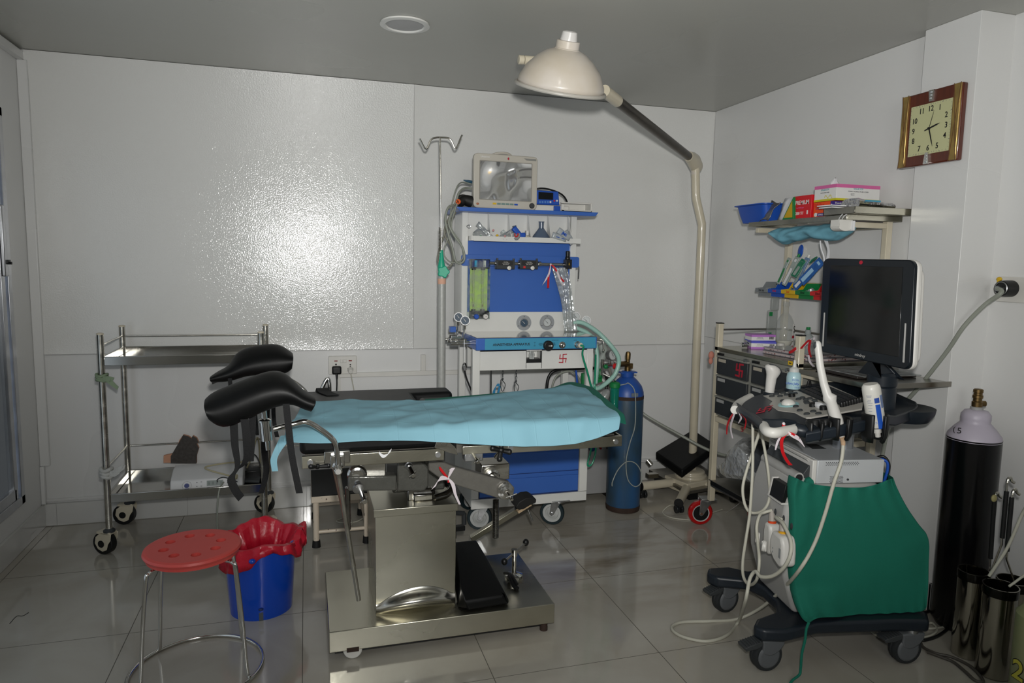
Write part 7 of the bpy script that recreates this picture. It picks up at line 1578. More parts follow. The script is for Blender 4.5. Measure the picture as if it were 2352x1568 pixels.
# base
bp_ = [(-.335, .20), (-.31, .25), (-.22, .255), (-.16, .21), (.26, .25), (.33, .22), (.345, -.18), (.31, -.235), (.20, -.22), (-.10, -.215), (-.24, -.255), (-.315, -.245), (-.335, -.21), (-.30, -.165), (-.20, -.12), (-.165, -.04), (-.165, .06), (-.20, .13), (-.31, .16)]
p = UB(); p.prism(bp_, (0, 0, .122), X3, Y3, (0, 0, .046)); p.build('base', navyp, us, b=.012, seg=3)
p = UB(); p.prism([(-.12, -.13), (.16, -.13), (.2, .1), (-.1, .1)], (0, 0, .095), X3, Y3, (0, 0, .03)); p.build('base_belly', black, us, b=.006)
cg = mat('castor_grey', '5C5F62', .5)
for x, y, rot in ((-.250, .205, .30), (-.280, -.205, .15), (.245, -.205, .05), (.245, .205, .3)):
    R = .056; wc_ = V((x, y, R)); d = V((math.cos(rot), math.sin(rot), 0)); s = V((-d.y, d.x, 0))
    p = UB()
    p.prism([(-.034, .062), (-.028, .050), (-.030, .030), (-.022, .012), (.0, .004), (.020, .008), (.040, .020), (.056, .040), (.058, .062)], wc_-s*.026, d, Z3, s*.052)
    p.lathe([(0, -.024), (R*.70, -.024), (R*.78, -.018), (R*.78, .018), (R*.70, .024), (0, .024)], wc_, s, n=32)
    ca = p.build('castor', cg, us, b=.005)
    p = UB()
    p.lathe([(R*.76, -.019), (R*.94, -.019), (R, -.012), (R, -.003), (R*.93, 0), (R, .003), (R, .012), (R*.94, .019), (R*.76, .019)], wc_, s, n=40, caps=False); p.build('tyre', mat('grey_black_tyre', '26292B', .6), ca)
    p = UB(); p.prism([(-.100, .046), (-.060, .056), (-.030, .062), (-.030, .046), (-.055, .036), (-.095, .034)], wc_-s*.024, d, Z3, s*.048)
    for k_ in range(6): p.obox(wc_+d*(-.090+k_*.010)+Z3*(.0505+.0022*k_), (.003, .046, .004), (0, 0, rot))
    p.build('brake_pedal', dgrey, ca, b=.003)
    p = UB(); p.cyl(wc_+d*.02+Z3*.06, wc_+d*.02+Z3*.072, .026); p.build('swivel_ring', zinc, ca)
# body: side profile pushed across
prof = [(-.155, .168), (-.205, .33), (-.218, .47), (-.205, .60), (-.180, .675), (-.150, .690), (-.115, .650), (.130, .648), (.20, .58), (.285, .44), (.30, .168)]
y0_, y1_ = -.150, .115
p = UB(); p.prism(prof, (0, y0_, 0), X3, Z3, (0, y1_-y0_, 0)); p.build('body', silver, us, b=.022, seg=4)
# front panel label and sockets
a = L(1795, 1112, x=-.212); b2 = L(1833, 1170, x=-.214)
Mp = MU
p = UB(); p.hexa([(-.2235, -.145, .580), (-.2235, -.055, .580), (-.21, -.055, .580), (-.21, -.145, .580), (-.2115, -.145, .642), (-.2115, -.055, .642), (-.19, -.055, .642), (-.19, -.145, .642)]); p.build('indicator_panel', black, us, b=.001)
p = UB(); p.hexa([(-.225, -.052, .575), (-.225, -.045, .575), (-.20, -.045, .575), (-.20, -.052, .575), (-.2125, -.052, .645), (-.2125, -.045, .645), (-.19, -.045, .645), (-.19, -.052, .645)]); p.hexa([(-.226, -.148, .574), (-.226, -.045, .574), (-.20, -.045, .574), (-.20, -.148, .574), (-.226, -.148, .580), (-.226, -.045, .580), (-.20, -.045, .580), (-.20, -.148, .580)]); p.build('indicator_surround', offw, us)
for i, (px_, py_) in enumerate(((1781, 1175), (1800, 1190), (1818, 1208))):
    q = L(px_, py_, x=-.219); p = UB(); p.ball(q, (.003, .007, .012), 14); p.build('finger_recess', dgrey, us)
# probe plugs on the front
def plug(px0, py0, px1, py1, w_, d_, ringm, big):
    t_ = thing('probe_plug', MU @ L(px1, py1, x=-.24), ('large white probe plug with an amber ring, nearer the green cover' if big else 'narrow white probe plug with an orange red ring on the scanner front'), 'plug')
    a = L(px0, py0, x=-.245); b2 = L(px1, py1, x=-.245); h = a.z-b2.z; yc = (a.y+b2.y)/2
    p = UB(); pr_ = [(-.35, 1), (.35, 1), (.5, .78), (.55, .5), (.55, .12), (.30, 0), (-.1, .08), (-.5, .3), (-.5, .7)]
    p.prism([(q[0]*w_, q[1]*h) for q in pr_], (-.225, yc, b2.z), -Y3, Z3, (-d_, 0, 0)); p.build('plug_body', offw, t_, b=.010, seg=3)
    top_ = V((-.225-d_/2, yc+.004, a.z))
    p = UB(); p.lathe([(.014, 0), (.0145, .007), (.012, .008)], top_+V((0, 0, -.002)), (0, .15, 1), n=22); p.build('colour_ring', ringm, t_)
    p = UB(); p.lathe([(.0125, .006), (.010, .030), (.006, .036), (.0055, .042)], top_, (0, .2, 1), n=20); p.build('strain_relief', mat('pale_taupe_plastic', 'A8A098', .45), t_)
    p = UB(); kz = b2.z+h*.42; c = V((-.225-d_-.012, yc+w_*.5, kz)); p.lathe([(0, 0), (.019, 0), (.020, .006), (.018, .012), (0, .014)], c, (-.85, .45, .1), n=26); p.obox(c+V((-.006, 0, 0)), (.016, .004, .036), (0, 0, -.5)); p.build('locking_knob', offw, t_, b=.001)
    if big:
        p = UB(); p.box(-.226-d_, -.2245-d_, yc-w_*.42, yc-w_*.28, b2.z+h*.32, b2.z+h*.62); p.build('grey_label', greyp, t_)
        p = UB()
        for dz in (.35, .47): p.ball((-.2255-d_, yc+w_*.18, b2.z+h*dz), (.0015, .0035, .0035), 10)
        p.build('dimples', greyp, t_)
    return MU @ (top_+V((0, .008, .042)))
c1_ = plug(1770, 1196, 1778, 1275, .052, .044, mat('orange_red', 'D84818', .4), 0)
c2_ = plug(1790, 1214, 1812, 1306, .088, .052, mat('amber', 'D8A020', .4), 1)
# column
q = L(1935, 1035, y=0)
p = UB(); p.cyl((q.x, 0, .72), (q.x, 0, .86), .036, n=32); p.build('column', mat('satin_aluminium', (.45, .47, .50), .3, .8, .05), us)
p = UB(); p.lathe([(.0, .672), (.060, .672), (.058, .70), (.046, .722), (.040, .724), (0, .724)], (q.x, 0, 0), n=32); p.build('column_collar', dgrey, us)
# printer / box lying on the body
w0_, w1_ = L(1877, 1063, y=-.165), L(2030, 1067, y=-.165)
px0_, px1_, pz0, pz1 = w0_.x, w1_.x, .650, .738
vp = thing('video_printer', MU @ V((0, -.02, pz0)), 'white perforated metal printer box lying on the scanner body', 'printer', rz=UA)
p = UB(); p.box(px0_, px1_, -.168, .155, pz0+.004, pz1); p.build('casing', mat('white_metal_case', 'BFC2C4', .4, .1, .03), vp, b=.003)
p = UB(); p.box(px0_-.016, px0_, -.166, .153, pz0+.004, pz1); p.build('front_frame', offw, vp, b=.003)
p = UB()
for r_ in range(3):
    for i in range(17): x = px0_+.032+i*.0073+(.0035 if r_ % 2 else 0); p.box(x-.0013, x+.0013, -.1688, -.168, pz1-.008-r_*.0045-.0013, pz1-.008-r_*.0045+.0013)
for r_ in range(6):
    for i in range(11): x = px0_+.05+i*.0045+(.002 if r_ % 2 else 0); p.box(x-.0011, x+.0011, -.1688, -.168, pz0+.030-r_*.0045-.0011, pz0+.030-r_*.0045+.0011)
po_ = p.build('vent_holes', ink, vp); po_['kind'] = 'stuff'
p = UB(); p.cyl((px0_+.116, -.170, pz0+.018), (px0_+.116, -.1675, pz0+.018), .004); p.build('screw', dgrey, vp)
q0 = L(1950, 1038, z=pz1); q1 = L(2003, 1051, z=pz1)
p = UB(); p.prism([(.045, .03), (.10, .03), (.10, .10), (.055, .10)], (px0_+.02, -.05, pz1), X3, Y3, (0, 0, .0006)); p.build('rating_label', dgrey, vp)
# printer front: paper roll door hanging open and the button strip
a = MI @ (MU @ V((px0_-.022, 0, 0)))
p = UB(); p.prism([(0, 0), (-.020, .004), (-.024, .020), (-.004, .050), (.0, .050)], (px0_-.016, -.150, pz0+.015), X3, Z3, (0, .28, 0)); p.build('front_panel', dgrey, vp, b=.002)
Mq = MU @ Matrix.Translation((px0_-.020, 0, pz1-.004)) @ Matrix.Rotation(math.radians(-50), 4, 'Y')
p = MB(Mq); p.box(-.004, .0, -.14, .13, -.030, .006); p.build('button_strip', mat('pale_key_strip', 'B4B4B0', .4), vp, b=.001)
p = MB(Mq)
for i in range(8): p.box(-.0055, -.004, -.12+i*.028, -.108+i*.028, -.022, -.010)
p.build('buttons', ink, vp)
p = UB(); ys = -.155
p.tube([V((px0_-.055, -.150, pz0+.022)), V((px0_-.055, .10, pz0+.022))], .018, n=22); p.build('paper_roll_cover', silver, vp)
p = UB(); p.cyl((px0_-.055, -.153, pz0+.022), (px0_-.055, -.149, pz0+.022), .0125); p.build('roll_hole', ink, vp)
p = UB(); p.box(px0_-.05, px0_-.012, -.145, .10, pz0+.004, pz0+.012); p.build('tray_lip', offw, vp, b=.002)
for i, (dx, m_, nm, lab) in enumerate(((.006, black, 'black_video_cable', 'thick black cable arching behind the printer box'), (.002, blueb, 'blue_cable', 'blue cable tucked behind the printer box'))):
    xx = px1_+dx
    cable(nm, [MU @ V(v) for v in ((xx-.002, -.10, .70+.02), (xx+.020, -.12, .735-.01*i), (xx+.036, -.13, .715), (xx+.038, -.13, .68), (xx+.030, -.12, .62))], .0055, m_, lab)
# console deck
ol = [(1692, 931), (1728, 910), (1765, 899), (1800, 890), (1850, 882), (1905, 876), (1950, 874), (1985, 877)]
far_ = [K(a, b2) for a, b2 in ol]
near_ = [K(a, b2) for a, b2 in ((2018, 950), (1985, 966), (1920, 980), (1852, 992), (1838, 975), (1828, 966), (1800, 962), (1775, 963), (1733, 962))]
rear = [L(2040, 893, z=.925), L(2075, 908, z=.91), L(2106, 922, z=.895), L(2110, 932, z=.888), L(2104, 940, z=.886), L(2060, 955, z=.888)]
ring = far_+rear+near_
p = UB(); c_ = sum(ring, V((0, 0, 0)))/len(ring)
p.loft([[c_+(v-c_)*.90-Z3*.050 for v in ring], [v-Z3*.035 for v in ring], [v-Z3*.006 for v in ring], [c_+(v-c_)*.985 for v in ring]]); dk = p.build('console', navyp, us, b=.003, sharp=30)
rr_ = [L(2030, 958, z=.87), L(2096, 945, z=.866), L(2092, 972, z=.845), L(2060, 985, z=.845)]
p = UB(); p.lathe([(0, -.08), (.085, -.075), (.105, -.045), (.108, -.025), (0, -.025)], V((.34, .03, .91)), n=30); p.build('rear_bowl', navyp, us)
# light grey control plate
pl_ = [(1753, 908), (1831, 896), (1897, 884), (1906, 884), (1984, 919), (1980, 938), (1863, 958), (1852, 958), (1827, 947), (1804, 944), (1787, 942), (1767, 929), (1774, 921)]
P_ = [K(a, b2, .002) for a, b2 in pl_]
p = UB(); p.loft([[v-Z3*.006 for v in P_], P_]); p.build('control_plate', mat('warm_grey_plate', 'A9A69F', .4), us, b=.0008)
kb = [K(a, b2, .0045) for a, b2 in ((1832, 897), (1893, 887), (1978, 922), (1925, 938), (1902, 927))]
kb = [K(a, b2, .0045) for a, b2 in ((1832, 895), (1898, 885), (1980, 918), (1910, 930))]
p = UB(); p.loft([[v-Z3*.004 for v in kb], kb]); kbo = p.build('keyboard', black, us, b=.001)
p = UB(); nr, nc = 5, 15
for r_ in range(nr):
    for c_i in range(nc):
        def kp(u, v): return kb[0].lerp(kb[3], u).lerp(kb[1].lerp(kb[2], u), v)
        u0, u1, v0, v1 = (c_i+.12)/nc, (c_i+.88)/nc, (r_+.12)/nr, (r_+.88)/nr
        q = [kp(u0, v0), kp(u1, v0), kp(u1, v1), kp(u0, v1)]; p.hexa(q+[v+Z3*.003 for v in q])
kk = p.build('keys', mat('charcoal_key', '23272B', .45), kbo); kk['kind'] = 'stuff'
for (px_, py_) in ((1773, 910), (1783, 905.5), (1799, 903), (1816, 900), (1792, 910), (1807, 907), (1826, 904), (1798, 921), (1828, 934), (1837, 943), (1843, 914), (1851, 918), (1860, 916), (1871, 920), (1873, 925), (1852, 923), (1854, 926), (1834, 917), (1868, 945), (1880, 950), (1853, 951)):
    q = K(px_, py_, .002); p = UB(); p.lathe([(.0095, 0), (.0095, .003), (.0075, .0055), (0, .005)], q, (-.17, 0, 1), n=16, sy=1.15); p.build('round_key', mat('grey_key', '3A3D3F', .55, spec=.3), us)
for (px_, py_) in ((1819, 910), (1867, 933), (1891, 940)):
    q = K(px_, py_, .002); p = UB(); p.lathe([(.013, 0), (.012, .012), (.010, .014), (0, .014)], q, (-.17, 0, 1), n=20); p.build('rotary_knob', black, us)
for i in range(8):
    q = K(1934+i*6.2, 934-i*1.6, .002); p = UB(); p.lathe([(.0075, 0), (.0078, .012), (.005, .018), (0, .018)], q, (-.3, -.1, 1), n=12); p.build('slider_knob', black, us)
q = K(1811, 929, .002); p = UB(); p.lathe([(.038, 0), (.036, .003), (.026, .004)], q, (-.17, 0, 1), n=36, caps=False); p.build('trackball_ring', mat('aqua_ring', '8FBDBF', .3), us)
p = UB(); p.ball(q+V((0, 0, .002)), (.026, .026, .020), 24); p.build('trackball', whitep, us)
q = K(1885, 932, .008); p = UB(); p.tube([q+V((-.0, .035, 0)), q, q+V((.01, -.03, .004))], lambda t: .011*(.7+.5*math.sin(t*PI)), n=9); tag(p.build('crumpled_tissue', paper, sharp=25), 'small crumpled white tissue lying on the console behind the wand', 'tissue')
mk = K(1757, 940, .0012); mu_ = (K(1780, 935, .0012)-K(1735, 945, .0012)).normalized(); mv_ = (K(1760, 930, .0012)-K(1752, 950, .0012)).normalized()
p = None
def mark_local(o, u, v, s, par, th):
    mark(MU @ o, R3U @ u, R3U @ v, s, redm, par, th, .0005, nm='red_marker_sign')
mark_local(mk, mu_, mv_, .030, us, .008)
# handles
hz = .868
A_ = [L(1690, 935, z=hz), L(1712, 950, z=hz), L(1735, 964, z=hz), L(1758, 984, z=hz)]
p = UB(); p.tube([A_[0]+V((.004, .006, 0)), A_[1], A_[2], A_[3]], .0165, n=16); p.build('grip_bar', navyp, us)
p = UB(); p.tube([L(1724, 912, z=hz+.002), L(1708, 920, z=hz), L(1694, 929, z=hz), L(1688, 941, z=hz)], .0162, n=16); p.build('white_handle', whitep, us)
p = UB(); p.tube([L(1754, 978, z=hz), L(1762, 990, z=hz), L(1780, 994, z=hz), L(1804, 990, z=hz), L(1829, 985, z=hz)], .0172, n=16); p.build('white_handle', whitep, us)
p = UB(); p.tube([L(1826, 985, z=hz), L(1850, 990, z=hz-.004), L(1870, 985, z=hz-.004)], .022, n=14); p.build('handle_root', navyp, us)
# holders along the near edge: black cups, open in front
def cup(px_, py_, y, r, h, name='cup_holder', gap=.9, a0=-PI/2-.2, par=us):
    c = L(px_, py_, y=y); n = 22; rows = []
    ts = [a0+gap/2+(2*PI-gap)*i/n for i in range(n+1)]
    for rr2, z in ((r*.80, -h), (r, -h*.75), (r*1.05, 0), (r*.98, .002), (r*.90, 0), (r*.86, -h*.75), (r*.7, -h+.003)):
        rows.append([c+V((rr2*math.cos(t), rr2*math.sin(t), z)) for t in ts])
    p = UB(); p.grid(rows); return p.build(name, black, par, sharp=50, solid=.006)
holder_m = black
cup(1872, 970, -.262, .026, .058, gap=1.1); cup(1896, 968, -.262, .018, .050, gap=1.2)
cup(1931, 960, -.262, .034, .070, gap=.75); cup(2011, 952, -.265, .038, .090, gap=.85)
p = UB(); p.tube([L(1850, 985, y=-.235), L(1930, 978, y=-.235), L(1975, 972, y=-.235), L(2010, 966, y=-.235), L(2030, 955, y=-.20)], .014, n=10); p.build('holder_rail', black, us)
# far side holders with curved probe and gel
for (px_, py_, r, y) in ((1772, 900, .030, .262), (1823, 892, .034, .262)):
    c = L(px_, py_, y=y); p = UB(); p.lathe([(r*.8, -.05), (r, -.03), (r*1.05, 0), (r*.9, 0), (r*.8, -.045)], c, n=28, caps=False); p.build('cup_holder', navyp, us, solid=.002)
c = L(1856, 880, y=.27); p = UB(); p.tube([c+V((0, 0, -.03)), c+V((0, 0, .004)), c+V((.008, 0, .010)), c+V((.014, 0, -.02))], .004, n=8); p.build('cable_hook', black, us)
# neck and screen
q = L(2020, 905, y=.02)
p = UB(); p.lathe([(0, -.04), (.052, -.04), (.050, .02), (.050, .062), (.046, .066), (.051, .070), (.053, .108), (.046, .118), (0, .12)], V((.222, .0, .905)), n=36); p.build('swivel_column', navyp, us)
TLm, TRm, BLm, BRm = V((.094, .236, 1.443)), V((.153, -.217, 1.436)), V((.078, .197, 1.076)), V((.135, -.256, 1.069))
mu2 = (TRm-TLm); mv2 = (TLm-BLm); W_, H_ = mu2.length, mv2.length; mu2.normalize(); mv2.normalize(); mn = mu2.cross(mv2).normalized()
if mn.x > 0: mn = -mn
bk_ = -mn
p = UB(); p.rbox(BLm, mu2, mv2, bk_*.030, W_, H_, .028, 6); sc = p.build('screen_bezel', mat('gloss_blue_black', '10161C', .22, 0, .05, 10), us, b=.004, seg=3)
p = UB(); p.rbox(BLm-mu2*.004-mv2*.002+bk_*.012, mu2, mv2, bk_*.022, W_+.008, H_+.004, .032, 6); p.rbox(BLm+mu2*.01+mv2*.012+bk_*.034, mu2, mv2, bk_*.022, W_-.018, H_-.03, .04, 6); p.build('screen_back_shell', offw, us, b=.007, seg=3)
def SP(u, v, n=0): return BLm+mu2*(u*W_)+mv2*(v*H_)+mn*n
p = UB(); p.loft([[SP(.10, .10, -.001), SP(.895, .10, -.001), SP(.895, .93, -.001), SP(.10, .93, -.001)], [SP(.10, .10, .0012), SP(.895, .10, .0012), SP(.895, .93, .0012), SP(.10, .93, .0012)]]); p.build('screen', mat('black_screen', '050607', .10, 0, .05), sc, b=.0008)
for u in (.055, .945):
    p = UB(); p.loft([[SP(u-.007, .06, -.001), SP(u+.007, .06, -.001), SP(u+.007, .42, -.001), SP(u-.004, .42, -.001)], [SP(u-.007, .06, .003), SP(u+.007, .06, .003), SP(u+.007, .42, .003), SP(u-.004, .42, .003)]]); p.build('side_strip', silver, sc, b=.001)
p = UB(); p.lathe([(0, 0), (.009, 0), (.009, .0006), (0, .0006)], SP(.46, .965, .0002), mn, n=20, sy=.8); p.build('red_dab', redm, sc)
text('mindray', .016, MU @ SP(.50, .045, .0012), R3U @ mu2, R3U @ mv2, silver, sc)
p = UB(); m0 = SP(.62, .02)+bk_*.05; p.hexa([V((.17, -.045, 1.02)), V((.26, -.045, 1.01)), V((.26, .045, 1.01)), V((.17, .045, 1.02)), SP(.36, .16)+bk_*.045, SP(.36, .16)+bk_*.08, SP(.64, .16)+bk_*.08, SP(.64, .16)+bk_*.045]); p.build('screen_arm', navyp, us, b=.01)

# ---- curved probe, gel bottle, wand, powder bottle
pc = L(1768, 897, y=.262)
cp = thing('curved_probe', MU @ pc, 'white curved ultrasound probe with grey scan head standing in the far console holder', 'probe')
p = UB(); rings = []
for z, w_, d_, ox in ((-.03, .014, .012, .0), (.0, .015, .014, .0), (.03, .016, .015, .002), (.052, .017, .016, .004), (.066, .021, .018, .009), (.080, .025, .019, .011), (.094, .025, .018, .006), (.104, .019, .014, .0), (.108, .010, .008, -.004)):
    rings.append([pc+V((ox+w_*1.2*math.cos(t), d_*1.35*math.sin(t), z)) for t in [i*PI/9 for i in range(18)]])
p.loft(rings); p.build('probe_body', offw, cp, sharp=60)
p = UB(); p.band([pc+V((-.010, -.006, .109)), pc+V((.008, -.010, .107)), pc+V((.026, -.014, .096)), pc+V((.038, -.016, .078))], [uy_*0+V((.002, .018, .0))]*4, .003); p.build('scan_face', dgrey, cp)
gc = L(1822, 889, y=.262)
gb2 = thing('gel_bottle', MU @ gc, 'pale blue squeeze bottle of jelly with white nozzle in the far console holder', 'bottle')
p = UB(); p.lathe([(0, -.02), (.025, -.02), (.028, .0), (.029, .040), (.026, .056), (.019, .064), (.0, .066)], gc, n=30); p.build('bottle_body', mat('pale_gel_blue', 'A9C8CF', .3, 0, .05, 5, coat=.3), gb2)
p = UB(); p.lathe([(.019, .062), (.019, .076), (.015, .079), (.008, .084), (.0045, .112), (0, .113)], gc, n=24); p.build('nozzle_cap', mat('gel_white_cap', 'C8C8C4', .4), gb2)
vd = (MI @ CAM-gc); vd.z = 0; vd.normalize(); ud = V((0, 0, 1)).cross(vd).normalized()
text('250 ML.', .009, MU @ (gc+vd*.0292+ud*.008+Z3*.034), R3U @ ud, Z3, blueb, gb2); text('Ultra Jelly', .0125, MU @ (gc+vd*.0295-ud*.004+Z3*.019), R3U @ ud, Z3, blueb, gb2, bold=.0002); text('S & B', .008, MU @ (gc+vd*.0292+ud*.014+Z3*.004), R3U @ ud, Z3, blueb, gb2)
wn = thing('internal_probe', MU @ L(1930, 975, y=-.262), 'long white internal ultrasound wand leaning in the near console holder', 'probe')
wp = [L(a, b2, y=y) for a, b2, y in ((1878, 790, -.20), (1884, 840, -.21), (1892, 880, -.222), (1900, 905, -.228), (1906, 914, -.231), (1909, 924, -.235), (1922, 965, -.25), (1930, 990, -.262), (1934, 1003, -.265))]
wr_ = [.0115, .0120, .0128, .0145, .0235, .0170, .0200, .0150, .0085]
p = UB(); rings = []
pts_ = wp; 
for i, v in enumerate(pts_):
    t = (pts_[min(i+1, len(pts_)-1)]-pts_[max(i-1, 0)]).normalized(); a_ = t.cross(Y3).normalized(); b_2 = t.cross(a_)
    if i == 0:
        for k_, s_ in ((.011, .3), (.008, .75), (.003, .95)): rings.append([v-t*k_+(a_*math.cos(q)+b_2*math.sin(q))*wr_[0]*s_ for q in [j*PI/9 for j in range(18)]])
    rings.append([v+(a_*math.cos(q)+b_2*math.sin(q))*wr_[i] for q in [j*PI/9 for j in range(18)]])
p.loft(rings); p.build('wand_body', offw, wn, sharp=50)
p = UB(); t_ = (wp[1]-wp[0]).normalized(); p.ball(wp[0]+V((-.007, 0, -.004)), (.007, .008, .013), 14); p.build('grey_tip', dgrey, wn)
p = UB(); q = L(1914, 960, y=-.262); p.tube([q, q.lerp(L(1922, 985, y=-.275), 1)], .006, n=8); p.build('grip_inlay', greyp, wn)
p = UB(); p.tube([wp[-1], L(1936, 1012, y=-.262), L(1937, 1022, y=-.262)], lambda t: .0095-.003*t, n=14); p.build('strain_relief', mat('peach_rubber', 'C8A888', .5), wn)
pb = thing('powder_bottle', MU @ L(2010, 1000, y=-.265), 'white upside-down spray bottle with blue label in the near right console holder', 'bottle')
t0_ = L(2000, 885, y=-.262); t1_ = L(2012, 968, y=-.265); ax_ = (t1_-t0_).normalized()
p = UB(); Lh = (t1_-t0_).length; p.lathe([(0, -.006), (.022, -.006), (.0275, .002), (.029, .012), (.029, Lh*1.0), (.026, Lh*1.12), (.015, Lh*1.18), (0, Lh*1.19)], t0_, ax_, n=36); bo2 = p.build('bottle_body', mat('bottle_white', 'CFCDC6', .35, 0, .03, 5), pb)
p = UB(); p.lathe([(.013, Lh*1.17), (.013, Lh*1.30), (.009, Lh*1.31), (.009, Lh*1.42), (0, Lh*1.42)], t0_, ax_, n=20); p.build('nozzle', offw, pb)
def wraplabel(a0, a1, s0, s1, m_, nm, r=.0293):
    vd2 = (MI @ CAM-t0_); vd2 = (vd2-ax_*vd2.dot(ax_)).normalized(); sd = ax_.cross(vd2).normalized()
    if (R3U @ sd).dot(rt) < 0: sd = -sd
    rows = [[t0_+ax_*(Lh*s)+(vd2*math.cos(t)+sd*math.sin(t))*r for t in [math.radians(a0+(a1-a0)*i/8) for i in range(9)]] for s in (s0, s1)]
    p = UB(); p.grid(rows); p.build(nm, m_, bo2, sharp=180); return vd2, sd
vd2, sd = wraplabel(10, 42, .48, 1.14, blueb, 'blue_panel'); wraplabel(8, 40, .30, .44, mat('blue_logo', '2A4A9A', .4), 'logo_block'); wraplabel(48, 80, .25, .60, mat('grey_blue_print', '6A7CA4', .4), 'side_print')
for i, s in enumerate((.22, .26, .34, .38, .42, .48, .56, .64, .74, .84, .94)):
    wraplabel(-38+i % 3*3, -4-i % 4*3, s, s+.012, mat('pale_print', '8A90A0', .5), 'print_line')
text('Cidol', .010, MU @ (t0_+ax_*(Lh*.97)+(vd2*math.cos(math.radians(-14))+sd*math.sin(math.radians(-14)))*.0297), -(R3U @ sd), -(R3U @ Z3), blueb, bo2)

# ---- green cover
U_ = lambda px, py, y: L(px, py, y=y)
top_c = [(1829, 1097), (1850, 1107), (1880, 1113), (1915, 1117), (1950, 1119), (1985, 1118), (2015, 1111), (2040, 1101), (2052, 1098)]
bot_c = [(1858, 1431), (1880, 1419), (1925, 1417), (1970, 1416), (2020, 1414), (2060, 1412), (2095, 1409), (2120, 1403), (2128, 1395)]
lft = [(1829, 1097), (1824, 1130), (1826, 1180), (1824, 1240), (1822, 1300), (1828, 1350), (1842, 1400), (1858, 1431)]
rgt = [(2052, 1098), (2060, 1120), (2083, 1165), (2110, 1205), (2133, 1238), (2133, 1300), (2132, 1350), (2128, 1395)]
def curve(pts, n):
    q = spline([V((a, b2, 0)) for a, b2 in pts], 8); return [q[int(round(i*(len(q)-1)/(n-1)))] for i in range(n)]
NU, NV = 44, 36
tc, bc2, lc, rc = curve(top_c, NU), curve(bot_c, NU), curve(lft, NV), curve(rgt, NV)
rows = []
for j in range(NV):
    v = j/(NV-1); row = []
    for i in range(NU):
        u = i/(NU-1)
        q = tc[i]*(1-v)+bc2[i]*v+lc[j]*(1-u)+rc[j]*u-(tc[0]*(1-u)*(1-v)+tc[-1]*u*(1-v)+bc2[0]*(1-u)*v+bc2[-1]*u*v)
        fold = .010*math.sin(u*46+2*math.sin(v*3))*math.exp(-v*9)+.012*math.exp(-((u-.62-.22*v)/.045)**2)*math.exp(-v*2.2)+.008*math.exp(-((u-.78-.1*v)/.05)**2)*math.exp(-v*2.5)
        fold += .006*noise.noise(V((u*4, v*4, 3)))+.005*math.exp(-((u-.10)/.05)**2)*v+.004*math.sin(u*60)*math.exp(-(1-v)*12)
        yb = -.176+.004*math.sin(u*3)-.006*v-.095*max(0, v-.72)**1.0/.28*(max(0, 1-u*3.2))**.7
        row.append(L(q.x, q.y, y=yb-max(fold, -.004)))
    # wrap round both ends
    e0 = row[0]; e1 = row[-1]
    row = [V((e0.x-.004, e0.y+.045, e0.z)), V((e0.x-.008, e0.y+.015, e0.z))]+row+[V((e1.x+.012, e1.y+.02, e1.z)), V((e1.x+.014, e1.y+.10, e1.z)), V((e1.x+.008, e1.y+.26, e1.z)), ]
    rows.append(row)
for r_ in rows:
    for v in r_:
        if v.y > -.252: v.z = max(v.z, .171)
p = UB(); p.grid(rows); gcv = p.build('green_cover', green, sub=1, solid=.002, sharp=180, origin=MU @ V((0, -.17, .17))); tag(gcv, 'dark green cloth cover gathered over the side of the ultrasound machine', 'cloth cover')
p = UB(); p.tube([L(1858, 1428, y=-.275), L(1852, 1445, y=-.275), L(1849, 1470, y=-.275), L(1842, 1500, y=-.275), L(1839, 1535, y=-.275), L(1836, 1549, y=-.28), L(1820, 1562, y=-.29), L(1812, 1575, y=-.30)], .0045, n=8); p.build('tie_string', green, gcv)
p = UB(); p.tube([L(1800, 1072, y=.02), L(1830, 1085, y=-.06), L(1850, 1100, y=-.12), L(1860, 1108, y=-.165)], lambda t: .012+.006*math.sin(t*9), n=8); p.build('gathered_edge', green, gcv, sharp=60)

# ---- cables of the probes
def UC(name, pts, r, m_, lab): return cable(name, [MU @ v if isinstance(v, V) else v for v in pts], r, m_, lab, sub=8)
UC('wand_cable', [L(1937, 1020, y=-.262), L(1932, 1060, y=-.27), L(1915, 1110, y=-.275), L(1895, 1180, y=-.27), L(1870, 1250, y=-.265), L(1835, 1310, y=-.27), L(1790, 1360, z=.20), L(1740, 1400, z=.06), L(1690, 1422, z=.006), L(1630, 1426, z=.006), L(1570, 1428, z=.006), L(1545, 1437, z=.006), L(1548, 1450, z=.006), L(1575, 1464, z=.006), L(1625, 1472, z=.006), L(1670, 1458, z=.006), L(1697, 1425, z=.02), L(1712, 1380, x=-.36), L(1722, 1330, x=-.345), L(1735, 1312, x=-.335), L(1765, 1325, x=-.33) if 0 else L(1748, 1324, x=-.335), L(1775, 1322, x=-.32), L(1800, 1303, x=-.31), L(1815, 1275, x=-.30), L(1817, 1245, x=-.29), L(1808, 1220, x=-.285), L(1797, 1200, x=-.28), L(1783, 1188, x=-.27), MI @ c2_], .0062, tubew, 'thick white cable of the long wand, looping on the floor in front')
UC('curved_probe_cable', [L(1747, 985, y=.02), L(1735, 1020, y=.0), L(1715, 1080, y=-.02), L(1706, 1120, y=-.03), L(1710, 1155, y=-.04), L(1722, 1175, y=-.05), L(1745, 1176, y=-.05), L(1762, 1160, y=-.04), L(1768, 1130, y=-.03), L(1764, 1080, y=-.02), L(1756, 1030, y=.0), L(1748, 990, y=.01)], .0055, tubew, 'white cable hanging in a long loop under the console front')
